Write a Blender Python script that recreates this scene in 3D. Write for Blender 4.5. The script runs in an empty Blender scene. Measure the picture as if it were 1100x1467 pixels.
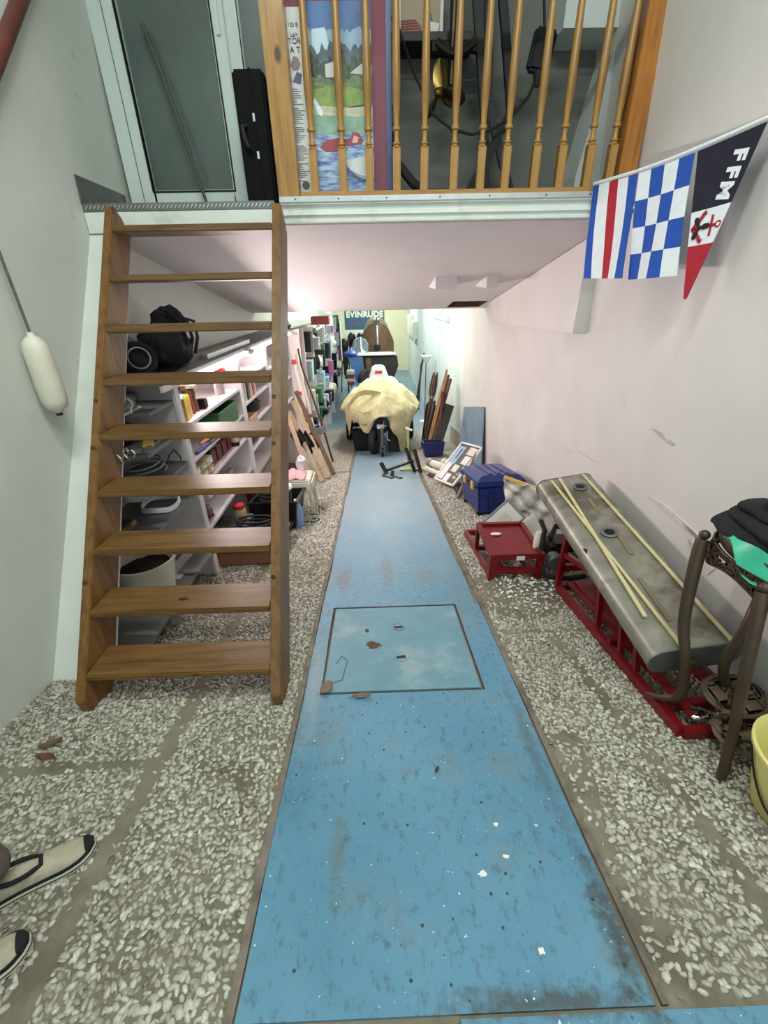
import bpy, bmesh, math, random
import numpy as np
from mathutils import Vector, Matrix, Euler, noise
random.seed(7); rng = np.random.default_rng(7)
PI = math.pi
SC = bpy.context.scene
COL = SC.collection

# ------------------------------------------------------------------ camera
FPX = 610.8                                    # focal length for a 1100 x 1467 frame
yaw, pitch, roll = (math.radians(a) for a in (0.94, 26.97, -1.223))
fw = Vector((math.sin(yaw)*math.cos(pitch), math.cos(yaw)*math.cos(pitch), -math.sin(pitch)))
rt = Vector((math.cos(yaw), -math.sin(yaw), 0)); up = rt.cross(fw)
rt2 = math.cos(roll)*rt + math.sin(roll)*up
up2 = -math.sin(roll)*rt + math.cos(roll)*up
cd = bpy.data.cameras.new('camera'); cam = bpy.data.objects.new('camera', cd); COL.objects.link(cam)
cd.sensor_fit = 'VERTICAL'; cd.sensor_height = 24.0; cd.sensor_width = 18.0
cd.lens = FPX/1467*24.0; cd.clip_start = 0.02; cd.clip_end = 200
mw = Matrix((rt2, up2, -fw)).transposed().to_4x4(); mw.translation = Vector((0, 0, 1.5))
cam.matrix_world = mw
SC.camera = cam
SC.view_settings.view_transform = 'Standard'; SC.view_settings.look = 'None'
SC.view_settings.gamma = 1.0; SC.view_settings.use_curve_mapping = False
SC.view_settings.exposure = 0.36

# ------------------------------------------------------------------ world and lamps
wd = bpy.data.worlds.new('world'); SC.world = wd; wd.use_nodes = True
wd.node_tree.nodes['Background'].inputs[0].default_value = (0.80, 0.92, 0.95, 1)   # overcast daylight at the open entrance
wd.node_tree.nodes['Background'].inputs[1].default_value = 0.9

def area(name, loc, target, sx, sy, watts, col):
    l = bpy.data.lights.new(name, 'AREA'); l.shape = 'RECTANGLE'; l.size = sx; l.size_y = sy
    l.energy = watts; l.color = col
    o = bpy.data.objects.new(name, l); COL.objects.link(o); o.location = loc
    d = Vector(target) - Vector(loc)
    o.rotation_euler = d.to_track_quat('-Z', 'Y').to_euler()
    return o
COOL = (0.90, 1.0, 0.94)
PINK = (1.0, 0.86, 0.87)
area('entrance_ceiling_tube', (-0.35, 0.75, 4.1), (-0.35, 0.9, 0), 1.3, 0.2, 46, COOL)
area('entrance_ceiling_tube', (0.9, -0.3, 4.1), (0.7, 0.3, 0), 1.3, 0.2, 46, COOL)
area('shelf_tube_lamp', (-1.21, 4.4, 1.00), (1.6, 4.4, 0.3), 3.0, 0.05, 42, PINK)
area('shelf_tube_lamp', (-1.21, 6.4, 0.95), (1.6, 6.4, 0.2), 0.9, 0.05, 12, PINK)
area('bay_tube_lamp', (-1.29, 4.35, 1.0), (-1.62, 4.35, 0.3), 2.7, 0.05, 7, PINK)
area('rear_tube_lamp', (0.1, 9.0, 1.95), (0.1, 9.0, -1), 0.2, 2.4, 85, (0.97, 1.0, 0.93))
area('rear_tube_lamp', (0.2, 13.5, 2.2), (0.2, 13.5, -1), 0.3, 2.4, 105, (0.88, 1.0, 0.96))
area('rear_tube_lamp', (0.2, 18.5, 2.2), (0.2, 18.7, -1), 0.3, 2.4, 105, (0.90, 1.0, 0.92))
area('wall_tube_lamp', (1.50, 11.1, 0.95), (0.2, 11.1, 0.2), 2.4, 0.06, 26, (0.92, 1.0, 0.98))

# ------------------------------------------------------------------ materials
def lin(c):
    c = c/255.0
    return c/12.92 if c <= 0.04045 else ((c+0.055)/1.055)**2.4
def rgb(r, g, b, a=1.0): return (lin(r), lin(g), lin(b), a)
def nd(nt, t, **kw):
    n = nt.nodes.new(t)
    for k, v in kw.items(): setattr(n, k, v)
    return n
def new_mat(name):
    m = bpy.data.materials.new(name); m.use_nodes = True
    return m, m.node_tree, m.node_tree.nodes['Principled BSDF']
def mixn(nt, a, b, fac):
    n = nd(nt, 'ShaderNodeMix', data_type='RGBA')
    for sock, v in ((n.inputs[6], a), (n.inputs[7], b)):
        if isinstance(v, tuple): sock.default_value = v
        else: nt.links.new(v, sock)
    if isinstance(fac, (int, float)): n.inputs[0].default_value = fac
    else: nt.links.new(fac, n.inputs[0])
    return n.outputs[2]
def ramp(nt, fac, p0, p1, v0=0.0, v1=1.0):
    n = nd(nt, 'ShaderNodeMapRange'); n.inputs[1].default_value = p0; n.inputs[2].default_value = p1
    n.inputs[3].default_value = v0; n.inputs[4].default_value = v1
    nt.links.new(fac, n.inputs[0]); return n.outputs[0]
def noise_n(nt, vec, scale, detail=4, rough=0.55):
    n = nd(nt, 'ShaderNodeTexNoise'); n.inputs['Scale'].default_value = scale
    n.inputs['Detail'].default_value = detail; n.inputs['Roughness'].default_value = rough
    nt.links.new(vec, n.inputs['Vector']); return n.outputs[0]
def coords(nt, scale=(1, 1, 1), rot=(0, 0, 0)):
    t = nd(nt, 'ShaderNodeTexCoord'); m = nd(nt, 'ShaderNodeMapping')
    m.inputs['Scale'].default_value = scale; m.inputs['Rotation'].default_value = rot
    nt.links.new(t.outputs['Object'], m.inputs['Vector']); return m.outputs[0]
def bump_n(nt, b, h, strength, dist=0.01):
    n = nd(nt, 'ShaderNodeBump'); n.inputs['Strength'].default_value = strength; n.inputs['Distance'].default_value = dist
    nt.links.new(h, n.inputs['Height']); nt.links.new(n.outputs[0], b.inputs['Normal'])
MC = {}
def mat(name, c, rough=0.6, metal=0.0, var=0.12, scale=9, bump=0.0, dirt=None, dirt_at=0.62, spec=0.5):
    if name in MC: return MC[name]
    m, nt, b = new_mat(name); v = coords(nt)
    f = noise_n(nt, v, scale)
    base = rgb(*c); lo = tuple(x*(1-var) for x in base[:3])+(1,); hi = tuple(min(1, x*(1+var)) for x in base[:3])+(1,)
    col = mixn(nt, lo, hi, ramp(nt, f, 0.3, 0.7))
    if dirt:
        f2 = noise_n(nt, v, scale*0.45, 6, 0.65)
        col = mixn(nt, col, rgb(*dirt), ramp(nt, f2, dirt_at-0.06, dirt_at+0.08, 0, 0.85))
    nt.links.new(col, b.inputs['Base Color'])
    b.inputs['Roughness'].default_value = rough; b.inputs['Metallic'].default_value = metal
    b.inputs['Specular IOR Level'].default_value = spec
    if bump: bump_n(nt, b, noise_n(nt, v, scale*5, 3), bump)
    MC[name] = m; return m
def wood(name, c, dark, axis='x', rough=0.45, grain=30, knots=0.05):
    if name in MC: return MC[name]
    m, nt, b = new_mat(name)
    sc = {'x': (0.09, 1, 1), 'y': (1, 0.09, 1), 'z': (1, 1, 0.09)}[axis]
    v = coords(nt, sc); f = noise_n(nt, v, grain, 5, 0.6)
    f3 = noise_n(nt, coords(nt), 2.2, 2)
    col = mixn(nt, rgb(*dark), rgb(*c), ramp(nt, f, 0.32, 0.58))
    col = mixn(nt, col, tuple(x*0.72 for x in rgb(*c)[:3])+(1,), ramp(nt, f3, 0.45, 0.75, 0, 0.6))
    vo = nd(nt, 'ShaderNodeTexVoronoi'); vo.inputs['Scale'].default_value = 6
    nt.links.new(coords(nt, {'x': (0.5, 1, 1), 'y': (1, 0.5, 1), 'z': (1, 1, 0.5)}[axis]), vo.inputs['Vector'])
    col = mixn(nt, tuple(x*0.28 for x in rgb(*dark)[:3])+(1,), col, ramp(nt, vo.outputs['Distance'], knots, knots*1.9))
    nt.links.new(col, b.inputs['Base Color']); b.inputs['Roughness'].default_value = rough
    bump_n(nt, b, f, 0.12, 0.004)
    MC[name] = m; return m
def emis(name, c, s):
    m, nt, b = new_mat(name)
    b.inputs['Base Color'].default_value = c; b.inputs['Emission Color'].default_value = c
    b.inputs['Emission Strength'].default_value = s; return m
def glass(name, c, rough=0.05, alpha=None):
    m, nt, b = new_mat(name); b.inputs['Base Color'].default_value = c
    b.inputs['Roughness'].default_value = rough; b.inputs['Transmission Weight'].default_value = 1.0
    b.inputs['IOR'].default_value = 1.3
    return m

# painted masonry: faint scuffs and trowel marks
def plaster(name, c, stain, var=0.05, low=None):
    m, nt, b = new_mat(name); v = coords(nt)
    f = noise_n(nt, v, 2.3, 4); f2 = noise_n(nt, v, 5.5, 8, 0.7); f3 = noise_n(nt, coords(nt, (1, 1, 0.25)), 14, 6, 0.65)
    base = rgb(*c)
    col = mixn(nt, tuple(x*(1-var) for x in base[:3])+(1,), tuple(min(1, x*(1+var)) for x in base[:3])+(1,), ramp(nt, f, 0.3, 0.7))
    col = mixn(nt, col, rgb(*stain), ramp(nt, f2, 0.64, 0.74, 0, 0.5))
    col = mixn(nt, col, rgb(*stain), ramp(nt, f3, 0.68, 0.74, 0, 0.35))
    nt.links.new(col, b.inputs['Base Color']); b.inputs['Roughness'].default_value = 0.6
    bump_n(nt, b, noise_n(nt, v, 26, 5, 0.6), 0.22, 0.006)
    return m
M_wallL = plaster('painted_wall_grey_white', (208, 210, 202), (160, 158, 146))
M_wallR = plaster('painted_wall_pink_white', (216, 210, 206), (178, 166, 160))
M_soffit = plaster('painted_soffit', (214, 205, 204), (196, 186, 184), 0.03)
M_rear = plaster('painted_wall_rear', (214, 220, 216), (180, 184, 178))
M_cream = plaster('cream_wall', (226, 220, 186), (190, 182, 150))
M_grey_wall = plaster('grey_wall', (112, 115, 108), (92, 94, 88))

def blue_paint():
    m, nt, b = new_mat('worn_blue_paint'); v = coords(nt)
    base = mixn(nt, rgb(84, 132, 158), rgb(98, 146, 170), ramp(nt, noise_n(nt, v, 1.6, 3), 0.35, 0.65))
    scuff = noise_n(nt, coords(nt, (1, 0.6, 1)), 34, 8, 0.75)
    col = mixn(nt, base, rgb(70, 92, 104), ramp(nt, scuff, 0.535, 0.66, 0, 0.75))
    big = noise_n(nt, v, 3.1, 7, 0.68)
    col = mixn(nt, col, rgb(112, 122, 122), ramp(nt, big, 0.52, 0.68, 0, 0.6))
    dust = noise_n(nt, coords(nt, (1, 0.35, 1)), 5.0, 5, 0.6)
    # dust trodden in further down the ramp (beyond the hatch)
    sp = nd(nt, 'ShaderNodeSeparateXYZ'); tc = nd(nt, 'ShaderNodeTexCoord'); nt.links.new(tc.outputs['Object'], sp.inputs[0])
    far = ramp(nt, sp.outputs[1], 1.9, 4.2, 0, 1)
    mul = nd(nt, 'ShaderNodeMath', operation='MULTIPLY'); nt.links.new(far, mul.inputs[0]); nt.links.new(ramp(nt, dust, 0.25, 0.6, 0.25, 0.8), mul.inputs[1])
    col = mixn(nt, col, rgb(132, 142, 150), mul.outputs[0])
    # tyre and oil marks beyond the hatch, grime worn into the near right corner
    def spot(cx, cy, rx, ry, c, amt, sc=7):
        nonlocal col
        mp = nd(nt, 'ShaderNodeMapping'); mp.inputs['Location'].default_value = (-cx/rx, -cy/ry, 0); mp.inputs['Scale'].default_value = (1/rx, 1/ry, 0)
        nt.links.new(tc.outputs['Object'], mp.inputs['Vector'])
        ln_ = nd(nt, 'ShaderNodeVectorMath', operation='LENGTH'); nt.links.new(mp.outputs[0], ln_.inputs[0])
        ad = nd(nt, 'ShaderNodeMath', operation='ADD'); nt.links.new(ln_.outputs['Value'], ad.inputs[0])
        nt.links.new(ramp(nt, noise_n(nt, v, sc*4, 6, 0.7), 0.2, 0.8, -0.9, 0.9), ad.inputs[1])
        col = mixn(nt, col, rgb(*c), ramp(nt, ad.outputs[0], 1.1, 0.2, 0, amt))
    spot(-.27, 2.62, .07, .26, (108, 104, 94), .7); spot(.06, 2.80, .06, .34, (112, 108, 98), .6); spot(.34, 2.62, .10, .14, (112, 116, 104), .5)
    spot(.62, .50, .05, .22, (62, 62, 60), .8); spot(.40, .375, .30, .035, (70, 72, 70), .8); spot(.60, 1.1, .03, .5, (78, 84, 84), .5)
    spot(-.34, 1.5, .05, .5, (150, 156, 156), .5); spot(-.16, .72, .03, .16, (104, 110, 96), .6)
    fleck = noise_n(nt, v, 70, 2, 0.5)
    col = mixn(nt, col, rgb(226, 232, 232), ramp(nt, fleck, 0.735, 0.76, 0, 0.9))
    vo = nd(nt, 'ShaderNodeTexVoronoi'); vo.inputs['Scale'].default_value = 16; nt.links.new(v, vo.inputs['Vector'])
    col = mixn(nt, rgb(44, 50, 56), col, ramp(nt, vo.outputs['Distance'], 0.05, 0.10, 0.0, 1))
    nt.links.new(col, b.inputs['Base Color']); b.inputs['Roughness'].default_value = 0.5
    bump_n(nt, b, noise_n(nt, v, 60, 5, 0.6), 0.25, 0.004)
    return m
M_blue = blue_paint()
M_hatch = mat('pale_blue_hatch_paint', (102, 142, 156), 0.5, 0, 0.10, 6, 0.2, (150, 166, 170), 0.60)
M_cement = mat('cement', (122, 116, 98), 0.85, 0, 0.22, 7, 0.5, (96, 88, 74), 0.56)
M_kerb = mat('pinkish_kerb_cement', (122, 112, 100), 0.85, 0, 0.2, 12, 0.4, (88, 80, 72), 0.54)
def pebble_mat():
    m, nt, b = new_mat('pebble_stone')
    a = nd(nt, 'ShaderNodeAttribute', attribute_name='tone')
    r = nd(nt, 'ShaderNodeValToRGB'); e = r.color_ramp.elements
    e[0].position = 0; e[0].color = rgb(104, 98, 86); e[1].position = 1; e[1].color = rgb(206, 204, 190)
    for p, c in ((0.2, (138, 132, 118)), (0.45, (164, 158, 144)), (0.7, (184, 180, 166))):
        x = e.new(p); x.color = rgb(*c)
    nt.links.new(a.outputs['Fac'], r.inputs[0])
    f = noise_n(nt, coords(nt), 1.3, 5, 0.6)
    col = mixn(nt, r.outputs[0], rgb(122, 112, 96), ramp(nt, f, 0.50, 0.72, 0, 0.55))
    nt.links.new(col, b.inputs['Base Color']); b.inputs['Roughness'].default_value = 0.42
    return m
M_pebble = pebble_mat()
def cobble_far():
    m, nt, b = new_mat('far_aggregate'); v = coords(nt)
    vo = nd(nt, 'ShaderNodeTexVoronoi'); vo.inputs['Scale'].default_value = 42; nt.links.new(v, vo.inputs['Vector'])
    col = mixn(nt, rgb(104, 96, 86), rgb(186, 176, 162), ramp(nt, vo.outputs['Distance'], 0.75, 0.2))
    nt.links.new(col, b.inputs['Base Color']); b.inputs['Roughness'].default_value = 0.6
    bump_n(nt, b, vo.outputs['Distance'], -0.6, 0.01); return m
M_pine = wood('varnished_pine', (178, 132, 74), (142, 98, 46), 'x', 0.34)
M_pine_z = wood('varnished_pine_upright', (172, 128, 66), (130, 90, 38), 'z', 0.30, 30, 0.07)
M_ladder = wood('ladder_pine', (118, 86, 46), (84, 58, 30), 'x', 0.42)
M_ladder_s = wood('ladder_stringer_pine', (124, 86, 40), (90, 58, 24), 'z', 0.42)
M_white = mat('white_paint', (218, 222, 214), 0.5, 0, 0.05, 5, 0.05, (176, 178, 168), 0.66)
M_shelf = mat('white_shelf_board', (222, 214, 214), 0.55, 0, 0.05, 4, 0.05, (186, 178, 176), 0.64)
M_grey_shaded = mat('grey_and_shaded_board', (116, 116, 116), 0.6, 0, 0.08, 5, 0.05, (110, 108, 106), 0.62)  # plain grey boards, also bay one shelves with their shade put into the colour
M_pvc = mat('white_pvc', (200, 210, 204), 0.35, 0, 0.03, 4)
M_alu = mat('aluminium', (196, 198, 196), 0.38, 0.85, 0.08, 20, 0.05)
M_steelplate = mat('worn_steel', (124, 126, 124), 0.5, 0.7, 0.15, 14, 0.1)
M_black = mat('black_plastic', (18, 18, 20), 0.42, 0, 0.2, 8, spec=0.3)
M_black2 = mat('black_fabric', (20, 21, 25), 0.9, 0, 0.3, 30, 0.3)
M_rubber = mat('black_rubber', (30, 29, 28), 0.75, 0, 0.25, 14, 0.2)
M_dark = mat('dark_iron', (38, 37, 36), 0.5, 0.4, 0.25, 12, 0.1)
M_red = mat('red_enamel', (112, 10, 18), 0.38, 0, 0.18, 7, 0.08, (92, 20, 20), 0.66)
M_tank = mat('dull_galvanised_tank', (150, 147, 134), 0.42, 0.4, 0.28, 7, 0.12, (98, 90, 74), 0.56)
M_strip = mat('pale_yellow_batten', (206, 192, 146), 0.6, 0, 0.1, 10)
M_rust = mat('rusty_iron', (78, 54, 38), 0.8, 0.2, 0.35, 9, 0.3)
M_bronze = mat('brown_cast_iron', (74, 58, 44), 0.45, 0.35, 0.2, 10, 0.15)
M_bucket = mat('yellow_plastic', (216, 206, 128), 0.4, 0, 0.06, 5, 0, (176, 164, 92), 0.64)
M_navy = mat('navy_plastic', (24, 40, 104), 0.34, 0, 0.08, 6)
M_navy2 = mat('dark_blue_plastic', (26, 36, 92), 0.4, 0, 0.1, 8)
M_yellow = mat('yellow_latch', (206, 172, 70), 0.4, 0, 0.08, 10)
M_brass = mat('polished_brass', (132, 110, 62), 0.3, 1.0, 0.12, 12)
M_chrome = mat('chrome', (205, 205, 205), 0.15, 1.0, 0.03, 6)
M_goldpaint = mat('bronze_dark', (60, 52, 40), 0.35, 0.7, 0.2, 12)
M_teal = mat('green_plastic_bag', (64, 184, 148), 0.35, 0, 0.15, 10)
M_vinyl = mat('off_white_vinyl', (214, 210, 190), 0.5, 0, 0.06, 8, 0.05, (178, 172, 150), 0.63)
M_flagw = mat('white_flag_cloth', (224, 228, 232), 0.85, 0, 0.04, 20)
M_flagb = mat('blue_flag_cloth', (26, 76, 166), 0.85, 0, 0.08, 20)
M_flagr = mat('red_flag_cloth', (170, 26, 44), 0.85, 0, 0.08, 20)
M_flagn = mat('navy_flag_cloth', (20, 20, 40), 0.85, 0, 0.15, 20)
M_flagk = mat('black_print', (20, 16, 22), 0.8, 0, 0.1, 20)
M_rope = mat('grey_rope', (96, 94, 90), 0.9, 0, 0.2, 60, 0.3)
M_tarp = mat('tan_canvas', (206, 198, 152), 0.85, 0, 0.16, 6, 0.7, (170, 158, 118), 0.58)
M_hullbrown = mat('varnished_mahogany', (108, 80, 54), 0.35, 0, 0.25, 5)
M_hulldark = mat('dark_hull', (36, 35, 33), 0.5, 0, 0.2, 4)
M_hullblue = mat('blue_hull', (72, 116, 168), 0.45, 0, 0.12, 4)
M_cream_deck = mat('cream_deck', (216, 214, 196), 0.5, 0, 0.05, 4)
M_greenmetal = mat('pale_green_metal', (176, 184, 128), 0.5, 0.1, 0.1, 8)
M_polew = mat('dark_brown_wood', (78, 46, 26), 0.4, 0, 0.3, 9)
M_polel = mat('light_varnish_wood', (150, 104, 60), 0.4, 0, 0.25, 9)
M_plank = mat('pale_plank', (182, 160, 124), 0.55, 0, 0.14, 8)
M_plank2 = mat('brown_plank', (100, 72, 46), 0.6, 0, 0.2, 8)
M_bluepanel = mat('grey_blue_board', (122, 142, 158), 0.55, 0, 0.14, 4, 0.05, (84, 98, 112), 0.62)
M_redbox = mat('red_wood_box', (116, 44, 34), 0.5, 0, 0.15, 8)
M_card = mat('tan_cardboard', (196, 168, 136), 0.8, 0, 0.1, 6)
M_terr = mat('terracotta', (110, 70, 48), 0.8, 0, 0.15, 6)
M_green = mat('green_plastic', (54, 108, 66), 0.45, 0, 0.12, 6)
M_pink = mat('pink_cloth', (222, 170, 172), 0.9, 0, 0.08, 14, 0.2)
M_redp = mat('red_plastic', (206, 52, 48), 0.4, 0, 0.08, 6)
M_orange = mat('orange_wood', (206, 120, 60), 0.45, 0, 0.1, 6)
M_bluep = mat('blue_plastic', (40, 62, 140), 0.4, 0, 0.08, 6)
M_darkred = mat('dark_red', (92, 26, 30), 0.5, 0, 0.2, 12)
M_soil = mat('dark_soil', (44, 36, 28), 0.95, 0, 0.4, 30, 0.6)
M_ytin = mat('yellow_tin', (188, 156, 56), 0.4, 0.2, 0.15, 8, 0, (110, 86, 34), 0.62)
M_paper = mat('white_paper', (226, 224, 218), 0.8, 0, 0.04, 10)
M_grey = mat('grey_plastic', (136, 138, 138), 0.5, 0, 0.12, 8)
M_wetgrey = mat('grey_plastic_sheet', (176, 172, 164), 0.35, 0, 0.3, 7, 0.2, (108, 100, 90), 0.55)
M_maroon = mat('maroon_mat', (122, 40, 62), 0.6, 0, 0.08, 6)
M_frameblue = mat('blue_frame', (62, 78, 124), 0.4, 0, 0.08, 6)
M_clear = glass('clear_plastic', (0.95, 0.97, 0.97, 1), 0.15)
M_doorglass = mat('obscure_door_glass', (84, 96, 90), 0.3, 0, 0.25, 1.6)
M_tube = emis('tube_light', (1.0, 0.95, 0.93, 1), 7.0)
M_tubec = emis('cool_tube_light', (0.93, 1.0, 0.98, 1), 7.0)
def mcol(name, c, rough=0.6): return mat(name, c, rough, 0, 0.05, 8)

# ------------------------------------------------------------------ mesh helpers (vertices in world coordinates; each thing's own base is subtracted)
BASE = {}
class MB:
    def __init__(s): s.v = []; s.f = []
    def add(s, vs, fs):
        o = len(s.v); s.v += [tuple(v) for v in vs]; s.f += [tuple(i+o for i in f) for f in fs]; return s
    def hexa(s, p):            # eight corners: bottom ring then top ring
        return s.add(p, [(3, 2, 1, 0), (4, 5, 6, 7), (0, 1, 5, 4), (1, 2, 6, 5), (2, 3, 7, 6), (3, 0, 4, 7)])
    def box(s, x0, x1, y0, y1, z0, z1):
        return s.hexa([(x0, y0, z0), (x1, y0, z0), (x1, y1, z0), (x0, y1, z0), (x0, y0, z1), (x1, y0, z1), (x1, y1, z1), (x0, y1, z1)])
    def obox(s, c, size, eul=(0, 0, 0), m=None):
        R = m if m is not None else Euler(eul).to_matrix()
        hx, hy, hz = (q/2 for q in size); c = Vector(c)
        P = [(-hx, -hy, -hz), (hx, -hy, -hz), (hx, hy, -hz), (-hx, hy, -hz), (-hx, -hy, hz), (hx, -hy, hz), (hx, hy, hz), (-hx, hy, hz)]
        return s.hexa([c + R @ Vector(p) for p in P])
    def bar(s, a, b, w, t, upv=(0, 0, 1)):   # rectangular bar from a to b
        a, b = Vector(a), Vector(b); d = (b-a).normalized(); u = Vector(upv)
        if abs(d.dot(u)) > 0.98: u = Vector((0, 1, 0))
        r = d.cross(u).normalized(); u = r.cross(d)
        q = [(-w/2, -t/2), (w/2, -t/2), (w/2, t/2), (-w/2, t/2)]
        return s.hexa([a + r*x + u*y for x, y in q] + [b + r*x + u*y for x, y in q])
    def prism(s, poly, axis, a, b):   # poly in the two other axes (in x,y,z order)
        n = len(poly)
        def mk(p, t):
            if axis == 'x': return (t, p[0], p[1])
            if axis == 'y': return (p[0], t, p[1])
            return (p[0], p[1], t)
        vs = [mk(p, a) for p in poly] + [mk(p, b) for p in poly]
        fs = [tuple(range(n-1, -1, -1)), tuple(range(n, 2*n))] + [(i, (i+1) % n, n+(i+1) % n, n+i) for i in range(n)]
        return s.add(vs, fs)
    def tube(s, pts, r, n=8, closed=False):
        pts = [Vector(p) for p in pts]; N = len(pts); rs = r if isinstance(r, (list, tuple)) else [r]*N
        prev = None; vs = []
        for i, p in enumerate(pts):
            d = (pts[(i+1) % N]-pts[i-1]) if closed else (pts[min(i+1, N-1)]-pts[max(i-1, 0)])
            d.normalize()
            if prev is None:
                u = Vector((0, 0, 1)) if abs(d.z) < 0.9 else Vector((1, 0, 0))
                r0 = d.cross(u).normalized()
            else:
                r0 = (prev - d*prev.dot(d)).normalized()
            prev = r0; u0 = d.cross(r0)
            vs += [p + (r0*math.cos(2*PI*k/n) + u0*math.sin(2*PI*k/n))*rs[i] for k in range(n)]
        fs = []
        for i in range(N if closed else N-1):
            j = (i+1) % N
            fs += [(i*n+k, i*n+(k+1) % n, j*n+(k+1) % n, j*n+k) for k in range(n)]
        if not closed: fs += [tuple(range(n-1, -1, -1)), tuple((N-1)*n+k for k in range(n))]
        return s.add(vs, fs)
    def lathe(s, prof, c, n=16, axis=(0, 0, 1), sq=None, cap=True):   # prof: (radius, height)
        q = Vector((0, 0, 1)).rotation_difference(Vector(axis)); c = Vector(c); vs = []
        for i, (r, h) in enumerate(prof):
            for k in range(n):
                a = 2*PI*k/n
                vs.append(c + q @ Vector((r*math.cos(a), r*math.sin(a), h)))
        m = len(prof)
        fs = [(i*n+k, i*n+(k+1) % n, (i+1)*n+(k+1) % n, (i+1)*n+k) for i in range(m-1) for k in range(n)]
        if cap: fs += [tuple(range(n-1, -1, -1)), tuple((m-1)*n+k for k in range(n))]
        return s.add(vs, fs)
    def grid(s, nu, nv, fn, thick=0.0):   # fn(u,v) with u,v in 0..1; two-sided sheet when thick > 0
        P = [Vector(fn(i/nu, j/nv)) for j in range(nv+1) for i in range(nu+1)]
        W = nu+1
        F = [(j*W+i, j*W+i+1, (j+1)*W+i+1, (j+1)*W+i) for j in range(nv) for i in range(nu)]
        if not thick: return s.add(P, F)
        N = [Vector() for _ in P]
        for f in F:
            n = (P[f[1]]-P[f[0]]).cross(P[f[3]]-P[f[0]])
            for k in f: N[k] += n
        Q = [p - (n.normalized() if n.length else Vector((0, 0, 1)))*thick for p, n in zip(P, N)]
        o = len(P)
        fs = F + [tuple(o+k for k in reversed(f)) for f in F]
        b = [i for i in range(nu+1)] + [j*W+nu for j in range(1, nv+1)] + [nv*W+i for i in range(nu-1, -1, -1)] + [j*W for j in range(nv-1, 0, -1)]
        fs += [(b[k], o+b[k], o+b[(k+1) % len(b)], b[(k+1) % len(b)]) for k in range(len(b))]
        return s.add(P+Q, fs)
    def ball(s, c, r, n=10, m=7, sc=(1, 1, 1), jit=0.0, seed=0):
        c = Vector(c); vs = []
        for j in range(m+1):
            t = PI*j/m
            for k in range(n):
                a = 2*PI*k/n; p = Vector((math.sin(t)*math.cos(a)*sc[0], math.sin(t)*math.sin(a)*sc[1], math.cos(t)*sc[2]))*r
                if jit: p *= 1 + jit*noise.noise(p*(2.2/r) + Vector((seed, seed*2, 0)))
                vs.append(c+p)
        fs = [(j*n+k, (j+1)*n+k, (j+1)*n+(k+1) % n, j*n+(k+1) % n) for j in range(m) for k in range(n)]
        return s.add(vs, fs)
    def build(s, name, material, parent=None, smooth=False, bevel=0.0, base=None, angle=40):
        b = Vector(BASE.get(parent.name, (0, 0, 0))) if parent is not None else Vector(base or (0, 0, 0))
        me = bpy.data.meshes.new(name)
        bm = bmesh.new()
        vv = [bm.verts.new(Vector(v)-b) for v in s.v]
        for f in s.f:
            if len(set(f)) > 2:
                try: bm.faces.new([vv[i] for i in f])
                except ValueError: pass
        bmesh.ops.remove_doubles(bm, verts=bm.verts, dist=1e-5)
        if bevel:
            ed = [e for e in bm.edges if len(e.link_faces) == 2 and e.calc_face_angle(0) > 0.6]
            bmesh.ops.bevel(bm, geom=ed, offset=bevel, segments=2, affect='EDGES', clamp_overlap=True)
        bmesh.ops.recalc_face_normals(bm, faces=bm.faces)
        if smooth:
            for f in bm.faces: f.smooth = True
            for e in bm.edges:
                if len(e.link_faces) == 2 and e.calc_face_angle(0) > math.radians(angle): e.smooth = False
        bm.to_mesh(me); bm.free()
        ms = material if isinstance(material, (list, tuple)) else [material]
        for m_ in ms: me.materials.append(m_)
        o = bpy.data.objects.new(name, me); COL.objects.link(o)
        if parent is not None: o.parent = parent; BASE[o.name] = BASE.get(parent.name, (0, 0, 0))
        else: o.location = b; BASE[o.name] = tuple(b)
        return o
def tag(o, label=None, cat=None, group=None, kind=None):
    if label: o['label'] = label
    if cat: o['category'] = cat
    if group: o['group'] = group
    if kind: o['kind'] = kind
    return o
def thing(name, label, cat, loc, group=None):
    o = bpy.data.objects.new(name, None); o.empty_display_size = 0.05; COL.objects.link(o); o.location = loc
    BASE[o.name] = tuple(loc); return tag(o, label, cat, group)
def struct(o): o['kind'] = 'structure'; return o
def copy_tree(o, off, label=None, rz=0.0):
    c = o.copy(); COL.objects.link(c); c.location = Vector(o.location)+Vector(off); c.rotation_euler = (0, 0, o.rotation_euler.z+rz)
    if label: c['label'] = label
    def rec(a, pa):
        for ch in list(a.children):
            d = ch.copy(); COL.objects.link(d); d.parent = pa; rec(ch, d)
    rec(o, c); return c
def text_mesh(s, size, material, parent, M, name='lettering', depth=0.001, bold=0.0, spacing=1.0, label=None):
    cu = bpy.data.curves.new('t', 'FONT'); cu.body = s; cu.size = size; cu.extrude = depth; cu.offset = bold; cu.space_character = spacing
    cu.align_x = 'CENTER'; cu.align_y = 'CENTER'
    t = bpy.data.objects.new('t', cu); COL.objects.link(t)
    dg = bpy.context.evaluated_depsgraph_get()
    me = bpy.data.meshes.new_from_object(t.evaluated_get(dg)); bpy.data.objects.remove(t); bpy.data.curves.remove(cu)
    me.transform(Matrix.Translation(-Vector(BASE.get(parent.name, (0, 0, 0)))) @ M); me.materials.clear(); me.materials.append(material); me.name = name
    o = bpy.data.objects.new(name, me); COL.objects.link(o); o.parent = parent; BASE[o.name] = BASE.get(parent.name, (0, 0, 0))
    return o
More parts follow.
